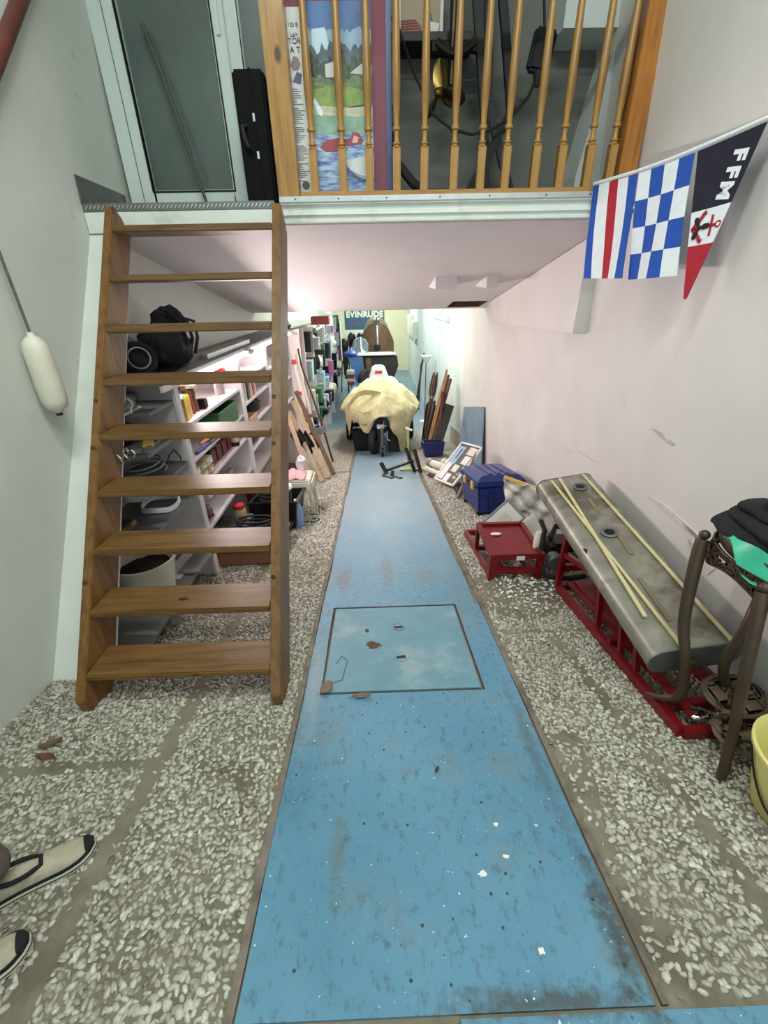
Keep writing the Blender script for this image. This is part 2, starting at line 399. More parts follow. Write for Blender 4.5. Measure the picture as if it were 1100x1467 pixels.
def frame(o, x, y):     # matrix whose x,y axes are given and whose origin is o
    x = Vector(x).normalized(); y = Vector(y); z = x.cross(y).normalized(); y = z.cross(x)
    m = Matrix((x, y, z)).transposed().to_4x4(); m.translation = Vector(o); return m

SL = 0.1512                        # the ramp falls 15 % away from the entrance
Y_LEVEL = 11.37; Z_LEVEL = -SL*Y_LEVEL
def fz(y): return -SL*y if y < Y_LEVEL else Z_LEVEL
def clamp(a, lo=0.0, hi=1.0): return max(lo, min(hi, a))
def XL(y, z): return -1.70 + 0.045*(z+0.24)*clamp(1-(y-3.0)/4.0)
def XR(y, z): return 1.64 - 0.052*(z+0.2)*clamp(1-(y-4.0)/3.0)
def soff(y): return 1.878 - SL*(y-2.95)

# ================================================================== STRUCTURE
Y0, YF = -1.6, 21.2
XS0, XS1 = -0.38, 0.645           # painted strip
fl = MB()
fl.hexa([(-1.85, Y0, fz(Y0)-0.25), (1.85, Y0, fz(Y0)-0.25), (1.85, Y_LEVEL, fz(Y_LEVEL)-0.25), (-1.85, Y_LEVEL, fz(Y_LEVEL)-0.25),
         (-1.85, Y0, fz(Y0)), (1.85, Y0, fz(Y0)), (1.85, Y_LEVEL, Z_LEVEL), (-1.85, Y_LEVEL, Z_LEVEL)])
floor = struct(fl.build('floor', M_cement)); BASE['floor'] = (0, 0, 0)
def ramp_quad(name, x0, x1, y0, y1, h, m, wob=0.0, step=0.12, sub=0.0):
    n = max(2, int((y1-y0)/step)); vs = []; r = random.Random(hash(name) % 1000)
    for i in range(n+1):
        y = y0+(y1-y0)*i/n
        a = x0 + wob*noise.noise(Vector((x0*3, y*2.3, 0.3))); b = x1 + wob*noise.noise(Vector((x1*3, y*2.1, 4.3)))
        z = fz(y)
        vs += [(a, y, z-0.02), (b, y, z-0.02), (b, y, z+h), (a, y, z+h)]
    fs = [(0, 1, 2, 3), (4*n+3, 4*n+2, 4*n+1, 4*n)]
    for i in range(n):
        for k in range(4): fs.append((4*i+k, 4*i+4+k, 4*i+4+(k+1) % 4, 4*i+(k+1) % 4))
    mb = MB(); mb.add(vs, fs); return mb.build(name, m, floor)
HX0, HX1, HY0, HY1 = -0.305, 0.495, 1.435, 2.22     # hatch opening
ramp_quad('painted_strip', XS0, XS1, 0.362, HY0, 0.010, M_blue, 0.012)
ramp_quad('painted_strip', XS0, HX0, HY0, HY1, 0.010, M_blue, 0.006)
ramp_quad('painted_strip', HX1, XS1, HY0, HY1, 0.010, M_blue, 0.006)
ramp_quad('painted_strip', XS0, XS1-0.02, HY1, Y_LEVEL, 0.010, M_blue, 0.014)
ramp_quad('painted_threshold', 0.16, 1.80, Y0+0.1, 0.352, 0.016, M_blue, 0.008)
ramp_quad('painted_threshold', -1.80, 0.16, Y0+0.1, 0.22, 0.016, M_blue, 0.008)
ramp_quad('cement_kerb', XS0-0.026, XS0-0.004, 0.22, Y_LEVEL, 0.013, M_kerb, 0.008)
ramp_quad('cement_kerb', XS1+0.004, XS1+0.030, 0.362, Y_LEVEL, 0.013, M_kerb, 0.010)
mb = MB(); mb.box(-1.85, 1.85, Y_LEVEL, YF+0.1, Z_LEVEL-0.25, Z_LEVEL+0.004); mb.build('lower_floor_paint', M_blue, floor)
for x0, x1 in ((-1.80, XS0-0.05), (XS1+0.055, 1.80)):
    ramp_quad('aggregate_bed', x0, x1, 6.2, Y_LEVEL, 0.008, cobble_far() if x0 < 0 else bpy.data.materials['far_aggregate'])

# exposed pebbles set in the cement on both sides of the strip
def pebble_mesh(name, vs, fs, tone):
    me = bpy.data.meshes.new(name); me.from_pydata(vs, [], fs)
    a = me.attributes.new('tone', 'FLOAT', 'POINT'); a.data.foreach_set('value', np.asarray(tone, dtype=np.float32))
    me.polygons.foreach_set('use_smooth', np.ones(len(me.polygons), dtype=bool)); me.materials.append(M_pebble); me.update(); return me
RN = 7
ang = np.arange(RN)*2*PI/RN
PV = np.concatenate([np.stack([np.cos(ang), np.sin(ang), np.full(RN, -0.55)], 1),
                     np.stack([0.78*np.cos(ang+0.2), 0.78*np.sin(ang+0.2), np.full(RN, 0.55)], 1), [[0, 0, 0.85]]])
PF = [(i, (i+1) % RN, RN+(i+1) % RN, RN+i) for i in range(RN)] + [(RN+i, RN+(i+1) % RN, 2*RN) for i in range(RN)]
PF = np.array([q if len(q) == 4 else q+(q[2],) for q in PF])
spots = []
def scatter(x0, x1, y0, y1, cell, skip):
    ny = int((y1-y0)/cell); nx = int((x1-x0)/cell)
    gx, gy = np.meshgrid(np.arange(nx), np.arange(ny))
    x = x0+(gx+0.5+0.5*(gy % 2))*cell + rng.uniform(-.42, .42, gx.shape)*cell
    y = y0+(gy+0.5)*cell + rng.uniform(-.42, .42, gx.shape)*cell
    x, y = x.ravel(), y.ravel()
    k = (x > x0) & (x < x1) & (rng.random(x.shape) > 0.02) & ~skip(x, y)
    spots.append(np.stack([x[k], y[k], np.full(k.sum(), cell)], 1))
def skipL(x, y):
    w = np.sin(y*3)*0.01
    band = (np.abs(x+0.915+w) < 0.035) & (rng.random(x.shape) < 0.93)
    cross = (np.abs(y-1.09-np.sin(x*5)*0.01) < 0.02) & (x < -0.93) & (rng.random(x.shape) < 0.85)
    patch = (np.sin(x*4.3+1)*np.sin(y*3.7+0.5) > 0.8) & (rng.random(x.shape) < 0.3)
    return band | cross | patch
def skipR(x, y):
    band = (np.abs(x-1.03-0.04*np.sin(y*2.2)) < 0.03) & (y < 1.9) & (rng.random(x.shape) < 0.8)
    dirt = ((x-0.95)**2/0.12+(y-2.35)**2/0.10 < 1) & (rng.random(x.shape) < 0.75)
    wear = (x < 0.78+0.05*np.sin(y*7)) & (y < 1.2) & (rng.random(x.shape) < 0.55)
    cross = (np.abs(y-1.9) < 0.02) & (rng.random(x.shape) < 0.8)
    return band | dirt | wear | cross
scatter(-1.70, XS0-0.030, 0.24, 2.4, 0.0165, skipL)
scatter(-1.66, XS0-0.030, 2.4, 6.2, 0.0215, skipL)
scatter(XS1+0.034, 1.66, 0.375, 2.4, 0.0165, skipR)
scatter(XS1+0.034, 1.62, 2.4, 6.2, 0.0215, skipR)
P = np.concatenate(spots); P = P[np.argsort(np.hypot(P[:, 0]*0.6, P[:, 1]))]
n = len(P); th = rng.uniform(0, 2*PI, n); s1 = P[:, 2]*rng.uniform(.50, .95, n); s2 = s1*rng.uniform(.42, .85, n); s3 = s1*rng.uniform(.28, .55, n)
tone = np.clip(rng.normal(.58, .22, n), 0, 1)
tx, ty = rng.normal(0, .28, n), rng.normal(0, .28, n)
c, s = np.cos(th), np.sin(th)
jit = rng.uniform(.74, 1.20, (n, len(PV), 1))
L = PV[None]*jit
X = L[:, :, 0]*s1[:, None]; Yy = L[:, :, 1]*s2[:, None]; Z = L[:, :, 2]*s3[:, None] + X*tx[:, None] + Yy*ty[:, None]
WX = X*c[:, None]-Yy*s[:, None]+P[:, 0:1]; WY = X*s[:, None]+Yy*c[:, None]+P[:, 1:2]
WZ = Z - SL*WY + 0.002
V = np.stack([WX, WY, WZ], 2)
NP = 300
m = n-NP; VV = V[NP:].reshape(-1, 3); FF = (PF[None]+(np.arange(m)*len(PV))[:, None, None]).reshape(-1, 4)
tri = FF[:, 2] == FF[:, 3]
fs = [tuple(q[:3]) if t else tuple(q) for q, t in zip(FF.tolist(), tri.tolist())]
o = bpy.data.objects.new('pebbles', pebble_mesh('pebbles', VV, fs, np.repeat(tone[NP:], len(PV)))); COL.objects.link(o); o.parent = floor; o['kind'] = 'stuff'
f1 = [tuple(q[:3]) if q[2] == q[3] else tuple(q) for q in PF.tolist()]
variants = []
for k in range(12):
    j = rng.uniform(.82, 1.14, (len(PV), 1))
    variants.append(pebble_mesh('pebble', PV*j, f1, np.full(len(PV), 0.12+0.075*k)))
for i in range(NP):
    o = bpy.data.objects.new('pebble', variants[int(clamp((tone[i]-.12)/.075, 0, 11))]); COL.objects.link(o); o.parent = floor
    o.location = (P[i, 0], P[i, 1], -SL*P[i, 1]+0.002); o.scale = (s1[i], s2[i], s3[i]); o.rotation_euler = (-SL+tx[i]*.5, ty[i]*.5, th[i])

# walls
def wall_grid(name, X, thick, ys, zs, m):
    mb = MB(); ny, nz = len(ys)-1, len(zs)-1
    vs = []; fs = []
    for side in (0, 1):
        for y in ys:
            for z in zs: vs.append((X(y, z)+thick*side, y, z))
    W = nz+1; o = (ny+1)*W
    for i in range(ny):
        for j in range(nz):
            q = (i*W+j, i*W+j+1, (i+1)*W+j+1, (i+1)*W+j)
            fs += [q, tuple(o+k for k in reversed(q))]
    for i in range(ny):
        fs += [(i*W, (i+1)*W, o+(i+1)*W, o+i*W), (i*W+nz, o+i*W+nz, o+(i+1)*W+nz, (i+1)*W+nz)]
    for j in range(nz):
        fs += [(j, o+j, o+j+1, j+1), (ny*W+j, ny*W+j+1, o+ny*W+j+1, o+ny*W+j)]
    mb.add(vs, fs); return struct(mb.build(name, m))
ysw = [Y0, -0.5, 0.5, 1.5, 2.5, 3.0, 4, 5, 6, 7, 8.05]
zsw = [-1.95, -1, 0, 1, 2, 3, 4.4]
wall_grid('wall_left', XL, -0.2, ysw, zsw, M_wallL)
wall_grid('wall_right', XR, 0.2, ysw, zsw, M_wallR)
mb = MB(); mb.box(-1.9, -1.70, 8.05, YF+0.2, -2.0, 2.6); struct(mb.build('wall_left_rear', M_rear))
mb = MB(); mb.box(1.64, 1.84, 8.05, YF+0.2, -2.0, 2.6); struct(mb.build('wall_right_rear', M_rear))
mb = MB(); mb.box(-1.9, 1.84, YF, YF+0.2, -2.0, 2.6); struct(mb.build('wall_back', M_cream))
mb = MB(); mb.box(-1.9, 1.84, 6.72, YF+0.2, 2.4, 2.6); struct(mb.build('ceiling_rear', M_rear))
mb = MB(); mb.box(-1.9, 1.84, Y0, 3.9, 4.3, 4.45); struct(mb.build('ceiling', M_white))
mb = MB(); mb.box(-1.9, 1.84, 3.72, 3.9, 1.99, 4.3); struct(mb.build('wall_back_upper', M_grey_wall))

# sloping soffit under the upper floor, with the broken opening at its low right corner
sf = MB(); hx0, hx1, hy0, hy1 = 1.04, 1.50, 6.05, 6.60
def soff_slab(x0, x1, y0, y1, t=0.10, tl=False, tr=False):
    f = lambda y, left: (XL(y, soff(y))-0.02 if left else XR(y, soff(y))+0.02)
    a0 = f(y0, 1) if tl else x0; a1 = f(y1, 1) if tl else x0; b0 = f(y0, 0) if tr else x1; b1 = f(y1, 0) if tr else x1
    sf.hexa([(a0, y0, soff(y0)), (b0, y0, soff(y0)), (b1, y1, soff(y1)), (a1, y1, soff(y1)),
             (a0, y0, soff(y0)+t), (b0, y0, soff(y0)+t), (b1, y1, soff(y1)+t), (a1, y1, soff(y1)+t)])
soff_slab(0, 0, 2.99, hy0, tl=True, tr=True); soff_slab(0, hx0, hy0, 6.72, tl=True)
soff_slab(hx0, hx1, hy1, 6.72); soff_slab(hx1, 0, hy0, 6.72, tr=True)
ceil = struct(sf.build('ceiling_soffit', M_soffit)); BASE[ceil.name] = (0, 0, 0)
mb = MB(); mb.hexa([(hx0-.01, hy0-.01, soff(hy0)+.10), (hx1+.01, hy0-.01, soff(hy0)+.10), (hx1+.01, hy1+.01, soff(hy1)+.10), (hx0-.01, hy1+.01, soff(hy1)+.10),
                    (hx0-.01, hy0-.01, soff(hy0)+.13), (hx1+.01, hy0-.01, soff(hy0)+.13), (hx1+.01, hy1+.01, soff(hy1)+.13), (hx0-.01, hy1+.01, soff(hy1)+.13)])
mb.build('rusted_lining', M_rust, ceil)
for x0, x1, y0, y1 in ((hx0-.004, hx0+.006, hy0, hy1), (hx1-.006, hx1+.004, hy0, hy1), (hx0, hx1, hy0-.004, hy0+.006), (hx0, hx1, hy1-.006, hy1+.004)):
    mb = MB(); mb.hexa([(x0, y0, soff(y0)+.001), (x1, y0, soff(y0)+.001), (x1, y1, soff(y1)+.001), (x0, y1, soff(y1)+.001), (x0, y0, soff(y0)+.1), (x1, y0, soff(y0)+.1), (x1, y1, soff(y1)+.1), (x0, y1, soff(y1)+.1)]); mb.build('rusted_side', M_rust, ceil)
mb = MB()
for yy in (6.18, 6.34, 6.50): mb.bar((hx0, yy, soff(yy)+.07), (hx1, yy, soff(yy)+.07), .04, .04)
mb.build('rusted_bars', M_rust, ceil)
mb = MB(); mb.box(-1.9, 1.84, 6.72, 6.86, soff(6.72), 2.45); struct(mb.build('wall_riser', M_soffit))
for x0, x1 in ((0.60, 0.80), (1.08, 1.18)):
    mb = MB(); a, b, h = 4.50, 5.02, .105
    mb.add([(x0, a, soff(a)+.002), (x1, a, soff(a)+.002), (x0, a, soff(a)-h), (x1, a, soff(a)-h), (x0, b, soff(b)+.002), (x1, b, soff(b)+.002)],
           [(0, 2, 3, 1), (0, 4, 2), (1, 3, 5), (2, 4, 5, 3), (0, 1, 5, 4)])
    mb.build('soffit_wedge', M_soffit, ceil)
# haunch on the right wall
gp = [(3.31, soff(3.31)-.003), (6.20, soff(6.20)-.003), (6.08, 1.165), (3.33, 1.222)]
mb = MB(); mb.hexa([(1.46, *gp[0]), (1.66, *gp[0]), (1.66, *gp[3]), (1.46, *gp[3])] + [(1.53, *gp[1]), (1.66, *gp[1]), (1.66, *gp[2]), (1.53, *gp[2])])
struct(mb.build('trim_1', M_wallR, bevel=0.004))
# thin grey slab along the left wall on the upper floor
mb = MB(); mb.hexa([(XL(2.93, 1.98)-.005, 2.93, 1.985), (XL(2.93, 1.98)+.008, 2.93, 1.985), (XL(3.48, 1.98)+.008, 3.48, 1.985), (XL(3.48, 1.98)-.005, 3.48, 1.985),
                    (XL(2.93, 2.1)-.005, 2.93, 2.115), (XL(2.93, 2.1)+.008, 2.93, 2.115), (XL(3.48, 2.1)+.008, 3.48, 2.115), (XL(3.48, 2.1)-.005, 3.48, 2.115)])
struct(mb.build('grey_slab_left', M_steelplate))
# upper floor slab with edge pieces
mb = MB(); mb.box(-1.605, 1.53, 2.965, 3.74, 1.885, 1.975); up_fl = struct(mb.build('floor_upper', mat('upper_floor_grey', (120, 120, 114), .7))); BASE[up_fl.name] = (0, 0, 0)
mb = MB(); mb.box(-1.605, -0.53, 2.935, 2.985, 1.945, 1.984); mb.box(-1.605, -0.53, 2.985, 3.4, 1.975, 1.984)
mb.build('checker_plate_nosing', M_steelplate, up_fl, bevel=.003)
mb = MB()
for k in range(46):
    x = -1.575+k*0.0225; sgn = 1
    mb.bar((x-.0075, 2.9335, 1.965-sgn*.008), (x+.0075, 2.9335, 1.965+sgn*.008), .006, .006, (0, -1, 0))
for r_ in range(4):
    for k in range(46):
        x = -1.575+k*0.0225+(.011 if r_ % 2 else 0); y = 2.955+r_*.03; sgn = 1 if (k+r_) % 2 else -1
        mb.bar((x-.008, y-sgn*.008, 1.985), (x+.008, y+sgn*.008, 1.985), .0035, .003)
mb.build('tread_pattern', M_alu, up_fl).__setitem__('kind', 'stuff')
mb = MB(); mb.box(-1.60, -0.505, 2.938, 2.985, 1.845, 1.944); mb.build('fascia_board', M_white, up_fl)
# steel channel and aluminium strip under the balusters
prof = [(2.945, 1.972), (2.935, 1.972), (2.935, 1.964), (2.955, 1.958), (2.958, 1.935), (2.940, 1.926), (2.938, 1.914), (2.955, 1.908), (2.955, 1.894), (2.938, 1.890), (2.938, 1.879), (2.99, 1.879), (2.99, 1.972)]
mb = MB(); mb.prism(prof, 'x', -0.500, 1.525); mb.build('steel_channel', M_white, up_fl)
mb = MB(); mb.box(-0.500, 1.525, 2.926, 2.96, 1.972, 1.999); al = mb.build('edge_strip', M_alu, up_fl, bevel=.002)
for x in (-0.41, -0.17, 0.10, 0.40, 0.68, 1.0, 1.25):
    s_ = MB(); s_.lathe([(.004, 0), (.004, .003)], (x, 2.926, 1.986), 8, (0, -1, 0)); s_.build('screw', M_dark, al)
# white board closing the side of the steps
mb = MB(); t = Vector((0, 1.37, 2.13)).normalized(); nn = Vector((0, -t.z, t.y))
pts = []
for (x0, x1) in ((-1.80, -1.405),):
    a = Vector((0, 1.60, -.26)); b = Vector((0, 2.95, 1.84))
    q = [a, b, b-nn*.05, a-nn*.05]
    mb.add([(x0, p.y, p.z) for p in q]+[(x1, p.y, p.z) for p in q], [(0, 1, 2, 3), (7, 6, 5, 4), (0, 4, 5, 1), (1, 5, 6, 2), (2, 6, 7, 3), (3, 7, 4, 0)])
struct(mb.build('trim_2', M_white))

# glazed door on the upper floor
YD = 3.5
door = thing('door_1', None, None, (-1.1, YD, 1.985)); struct(door)
def frame_rect(mb, x0, x1, z0, z1, w, y0, y1):
    mb.box(x0, x0+w, y0, y1, z0, z1); mb.box(x1-w, x1, y0, y1, z0, z1); mb.box(x0+w, x1-w, y0, y1, z1-w, z1); mb.box(x0+w, x1-w, y0, y1, z0, z0+w)
mb = MB(); frame_rect(mb, -1.575, -0.40, 1.986, 3.95, .085, YD, YD+.07); mb.box(-.835, -.775, YD, YD+.07, 2.07, 3.86); mb.build('door_frame', M_pvc, door, bevel=.004)
mb = MB(); frame_rect(mb, -1.478, -.800, 2.06, 3.86, .078, YD-.022, YD+.03); leaf = mb.build('door_leaf', M_pvc, door, bevel=.006)
mb = MB(); frame_rect(mb, -.795, -.42, 2.06, 3.86, .075, YD-.012, YD+.03); mb.build('side_light_frame', M_pvc, door, bevel=.006)
mb = MB(); mb.box(-1.405, -.875, YD+.012, YD+.02, 2.13, 3.79); mb.build('glass_pane', M_doorglass, leaf)
mb = MB(); mb.box(-.725, -.49, YD+.012, YD+.02, 2.13, 3.79); mb.build('glass_pane', M_doorglass, door)
mb = MB(); mb.box(-.853, -.825, YD-.032, YD-.022, 2.855, 3.02); lp = mb.build('lock_plate', M_pvc, leaf, bevel=.004)
mb = MB(); frame_rect(mb, -1.412, -.868, 2.124, 3.796, .010, YD-.026, YD-.021); mb.build('glazing_seal', M_black, leaf)
st = MB(); st.tube([(-1.262, 3.455, 2.90), (-1.20, 3.44, 2.70), (-1.128, 3.42, 2.412), (-1.06, 3.40, 2.10), (-1.035, 3.39, 1.988)], [.012, .014, .013, .010, .009], 8)
st = st.build('thin_stick', mat('grey_brown_stick', (72, 74, 66), .7), None, True, base=(-1.035, 3.39, 1.986)); tag(st, 'thin grey-brown stick leaning against the upper glass door', 'stick')
# white boxed-in panel beside the right post, upper floor
mb = MB(); mb.prism([(1.16, 4.25), (1.16, 2.865), (1.50, 2.865), (1.36, 2.17), (1.36, 1.978), (1.62, 1.978), (1.62, 4.25)], 'y', 3.46, 3.73); struct(mb.build('trim_3', M_rear))

# ================================================================== UPPER FLOOR THINGS
# balustrade
bal = thing('balustrade', 'varnished pine balustrade with turned balusters along the upper floor edge', 'railing', (0.45, 2.985, 1.99))
mb = MB(); mb.box(-.385, 1.50, 2.965, 3.025, 1.999, 2.027); mb.build('bottom_rail', M_pine, bal, bevel=.004)
mb = MB(); mb.box(-.385, 1.50, 2.955, 3.035, 2.93, 2.985); mb.build('handrail', M_pine, bal, bevel=.012)
mb = MB(); mb.box(-.505, -.388, 2.952, 3.05, 1.999, 3.05); mb.build('newel_post', M_pine_z, bal, bevel=.004)
mb = MB(); mb.box(1.405, 1.505, 2.955, 3.06, 1.999, 3.9); mb.build('wall_post', wood('varnished_pine_wall_post', (178, 116, 50), (132, 78, 26), 'z', .32), bal, bevel=.004)
bx = [-0.299, -0.139, 0.009, 0.161, 0.314, 0.48, 0.632, 0.772, 0.938, 1.082, 1.24, 1.365]
bp = None
for k, x in enumerate(bx):
    if bp is None:
        mb = MB(); Yb = 2.995; z0 = 2.027
        hw = .0215
        mb.box(x-hw, x+hw, Yb-hw, Yb+hw, z0, z0+.19)
        mb.lathe([(.0215*1.25, .19), (.014, .203), (.0205, .207), (.0205, .213), (.0145, .219), (.0125, .235), (.0125, .25), (.0145, .262), (.0215, .266), (.0225, .274), (.0205, .281), (.0145, .288), (.0165, .33), (.0205, .39), (.0225, .44),
                  (.0215, .53), (.0185, .68), (.0155, .81), (.0155, .905)], (x, Yb, z0), 14)
        bp = mb.build('baluster', M_pine_z, bal, True, angle=35); x_0 = x
    else:
        d = bp.copy(); COL.objects.link(d); d.parent = bal; d.location = (x-x_0, 0, 0)

# framed boat poster leaning behind the balusters
YP = 3.075
pos = thing('framed_poster', 'tall framed lake scene poster with a red boat, leaning behind the left balusters', 'poster', (-.15, YP, 1.986))
def flat(poly, y, m, name, parent, t=.0012):
    mb = MB(); mb.prism(poly, 'y', y-t, y); return mb.build(name, m, parent)
def ridge(x0, x1, zb, zt, rough, seed, n=26):
    R_ = random.Random(seed); t_ = [(x0+(x1-x0)*k/n, zt+rough*(noise.noise(Vector((k*.31, seed, 0)))+.6*R_.uniform(-.5, .5))) for k in range(n+1)]
    return [(x0, zb)]+t_+[(x1, zb)]
mb = MB(); mb.box(-.44, .125, YP, YP+.012, 1.99, 3.12); mb.build('maroon_mount', M_maroon, pos)
mb = MB(); frame_rect(mb, -.455, .14, 1.986, 3.135, .028, YP-.012, YP+.014); mb.build('frame_moulding', M_frameblue, pos, bevel=.003)
art = flat([(-.315, 2.045), (.035, 2.045), (.035, 2.82), (-.315, 2.82)], YP, mat('print_sky_blue', (66, 104, 158), .5, 0, .3, 6), 'print_sky', pos)
flat([(-.40, 2.045), (-.322, 2.045), (-.322, 2.80), (-.40, 2.80)], YP, M_paper, 'print_text_column', pos)
lay = YP-.0013
flat(ridge(-.315, .035, 2.55, 2.715, .03, 12), lay, mat('print_pale_sky', (146, 172, 192), .6, 0, .2, 9), 'print_haze', pos)
flat([(-.27, 2.60), (-.27, 2.72), (-.20, 2.725), (-.165, 2.6)], lay-.001, mcol('print_white_sail', (196, 212, 222)), 'print_cloud', pos)
flat(ridge(-.315, .035, 2.52, 2.655, .05, 3), lay-.0018, mat('print_hills', (84, 96, 104), .6, 0, .3, 20), 'print_hills', pos)
flat(ridge(-.315, .035, 2.50, 2.605, .07, 5), lay-.0024, mat('print_dark_trees', (52, 66, 50), .6, 0, .6, 45), 'print_trees', pos)
flat(ridge(-.18, .035, 2.50, 2.60, .08, 8), lay-.0028, mat('print_near_trees', (66, 84, 50), .6, 0, .5, 60), 'print_trees', pos)
flat([(-.21, 2.535), (-.21, 2.585), (-.15, 2.60), (-.12, 2.57), (-.12, 2.535)], lay-.003, mcol('print_house', (206, 200, 196)), 'print_house', pos)
flat([(-.08, 2.55), (-.02, 2.585), (.035, 2.58), (.035, 2.54)], lay-.003, mcol('print_house', (206, 200, 196)), 'print_house', pos)
flat(ridge(-.315, .035, 2.47, 2.535, .035, 21), lay-.0034, mat('print_shrubs', (104, 122, 76), .6, 0, .5, 55), 'print_shrubs', pos)
flat([(-.315, 2.425), (-.1, 2.415), (.0, 2.425), (.01, 2.45), (-.04, 2.49), (-.16, 2.505), (-.315, 2.48)], lay-.004, mat('print_lawn', (132, 154, 70), .6, 0, .25, 26), 'print_lawn', pos)
flat([(-.315, 2.385), (.035, 2.37), (.035, 2.42), (-.08, 2.412), (-.315, 2.43)], lay-.003, mat('print_shore', (196, 192, 160), .6, 0, .2, 30), 'print_shore', pos)
flat([(-.315, 2.30), (.035, 2.30), (.035, 2.385), (-.315, 2.39)], lay-.002, mat('print_green_water', (140, 170, 150), .6, 0, .25, 22), 'print_green_water', pos)
def water_mat():
    m_, nt, b = new_mat('print_water'); v = coords(nt, (1, 1, 5)); f = noise_n(nt, v, 9, 4, .6)
    nt.links.new(mixn(nt, rgb(62, 106, 170), rgb(196, 214, 226), ramp(nt, f, .4, .62)), b.inputs['Base Color']); return m_
flat([(-.315, 2.045), (.035, 2.045), (.035, 2.335), (-.315, 2.335)], lay-.001, water_mat(), 'print_water', pos)
flat([(-.285, 2.435), (-.275, 2.455), (-.235, 2.395), (-.24, 2.375), (-.262, 2.385)], lay-.006, mcol('print_white_sail2', (226, 232, 238)), 'print_sail', pos)
flat([(-.265, 2.245), (-.23, 2.275), (-.16, 2.285), (-.09, 2.275), (-.08, 2.31), (-.045, 2.305), (-.02, 2.275), (-.03, 2.258), (-.12, 2.25), (-.17, 2.225), (-.23, 2.225)], lay-.004, mcol('print_red_boat', (158, 52, 66)), 'print_red_boat', pos)
flat([(-.085, 2.262), (-.072, 2.295), (-.045, 2.285), (-.055, 2.262)], lay-.005, mcol('print_cockpit', (214, 170, 168)), 'print_cockpit', pos)
flat([(-.13, 2.175), (-.05, 2.20), (.035, 2.205), (.035, 2.11), (-.04, 2.115), (-.10, 2.14)], lay-.004, mcol('print_white_boat', (212, 216, 214)), 'print_white_boat', pos)
flat([(-.10, 2.115), (-.03, 2.085), (.035, 2.085), (.035, 2.10), (-.03, 2.10), (-.09, 2.13)], lay-.005, mcol('print_boat_shadow_blue', (70, 86, 116)), 'print_boat_hull', pos)
def ptext(s, x, z, size):
    text_mesh(s, size, M_flagk, pos, frame((x, lay-.002, z), (1, 0, 0), (0, 0, 1)), 'lettering', .0004)
gm, gnt, gb0 = new_mat('picture_glass'); gtr = nd(gnt, 'ShaderNodeBsdfTransparent'); ggl = nd(gnt, 'ShaderNodeBsdfGlossy'); ggl.inputs['Roughness'].default_value = .02
gmx = nd(gnt, 'ShaderNodeMixShader'); gly = nd(gnt, 'ShaderNodeLayerWeight'); gly.inputs[0].default_value = .25
gnt.links.new(gly.outputs['Fresnel'], gmx.inputs[0]); gnt.links.new(gtr.outputs[0], gmx.inputs[1]); gnt.links.new(ggl.outputs[0], gmx.inputs[2]); gnt.links.new(gmx.outputs[0], gnt.nodes['Material Output'].inputs['Surface'])
mb = MB(); mb.box(-.43, .115, YP-.0105, YP-.0085, 2.01, 3.11); mb.build('glass_pane', gm, pos)
ptext('125 B', -.362, 2.735, .022); ptext('Lair', -.360, 2.70, .026); ptext('TOR', -.360, 2.675, .032); ptext('A T', -.360, 2.642, .034)
mb = MB(); rl = random.Random(3)
for k in range(46):
    z = 2.49 - k*.0088; w = rl.uniform(.3, 1)*.062
    if k % 9 == 8: continue
    mb.box(-.394, -.394+w, lay-.0018, lay, z, z+.0028)
mb.build('print_text_lines', mcol('print_grey_ink', (96, 90, 96)), pos)
flat([(-.39, 2.585), (-.372, 2.62), (-.35, 2.615), (-.338, 2.59), (-.352, 2.565), (-.378, 2.565)], lay-.001, mcol('print_face', (140, 122, 110)), 'print_portrait', pos)
flat([(-.385, 2.52), (-.345, 2.51), (-.335, 2.55), (-.36, 2.56)], lay-.001, mcol('print_boat_shadow_blue', (70, 86, 116)), 'print_motor', pos)
mb = MB(); mb.lathe([(.021, 0), (.021, .001)], (-.36, lay-.0005, 2.075), 18, (0, -1, 0)); mb.build('print_seal', mcol('print_seal_green', (60, 58, 44)), pos)

# black attache case
cs = thing('attache_case', 'black attache case standing on end beside the left newel post', 'case', (-.63, 3.2, 1.986))
cx, cy = -.615, 3.14
mb = MB(); mb.obox((cx, cy, 2.275), (.165, .22, .575)); mb.build('case_body', mat('case_black', (7, 7, 8), .6, 0, .2, 8, spec=.12), cs, bevel=.012)
mb = MB(); mb.obox((cx+.012, cy-.003, 2.275), (.006, .226, .58)); mb.build('lid_seam', MC['case_black'], cs)
mb = MB(); mb.tube([(cx-.035, cy-.112, 2.33), (cx-.05, cy-.15, 2.32), (cx-.045, cy-.155, 2.27), (cx-.03, cy-.15, 2.235), (cx-.02, cy-.112, 2.225)], .009, 8); mb.build('handle', M_rubber, cs, True)
for z in (2.36, 2.20):
    mb = MB(); mb.box(cx+.004, cx+.016, cy-.117, cy-.109, z-.012, z+.022); mb.build('latch', M_chrome, cs)
mb = MB(); mb.box(cx-.03, cx+.03, cy-.06, cy+.03, 2.5625, 2.578); mb.build('top_foot', M_black, cs, bevel=.004)

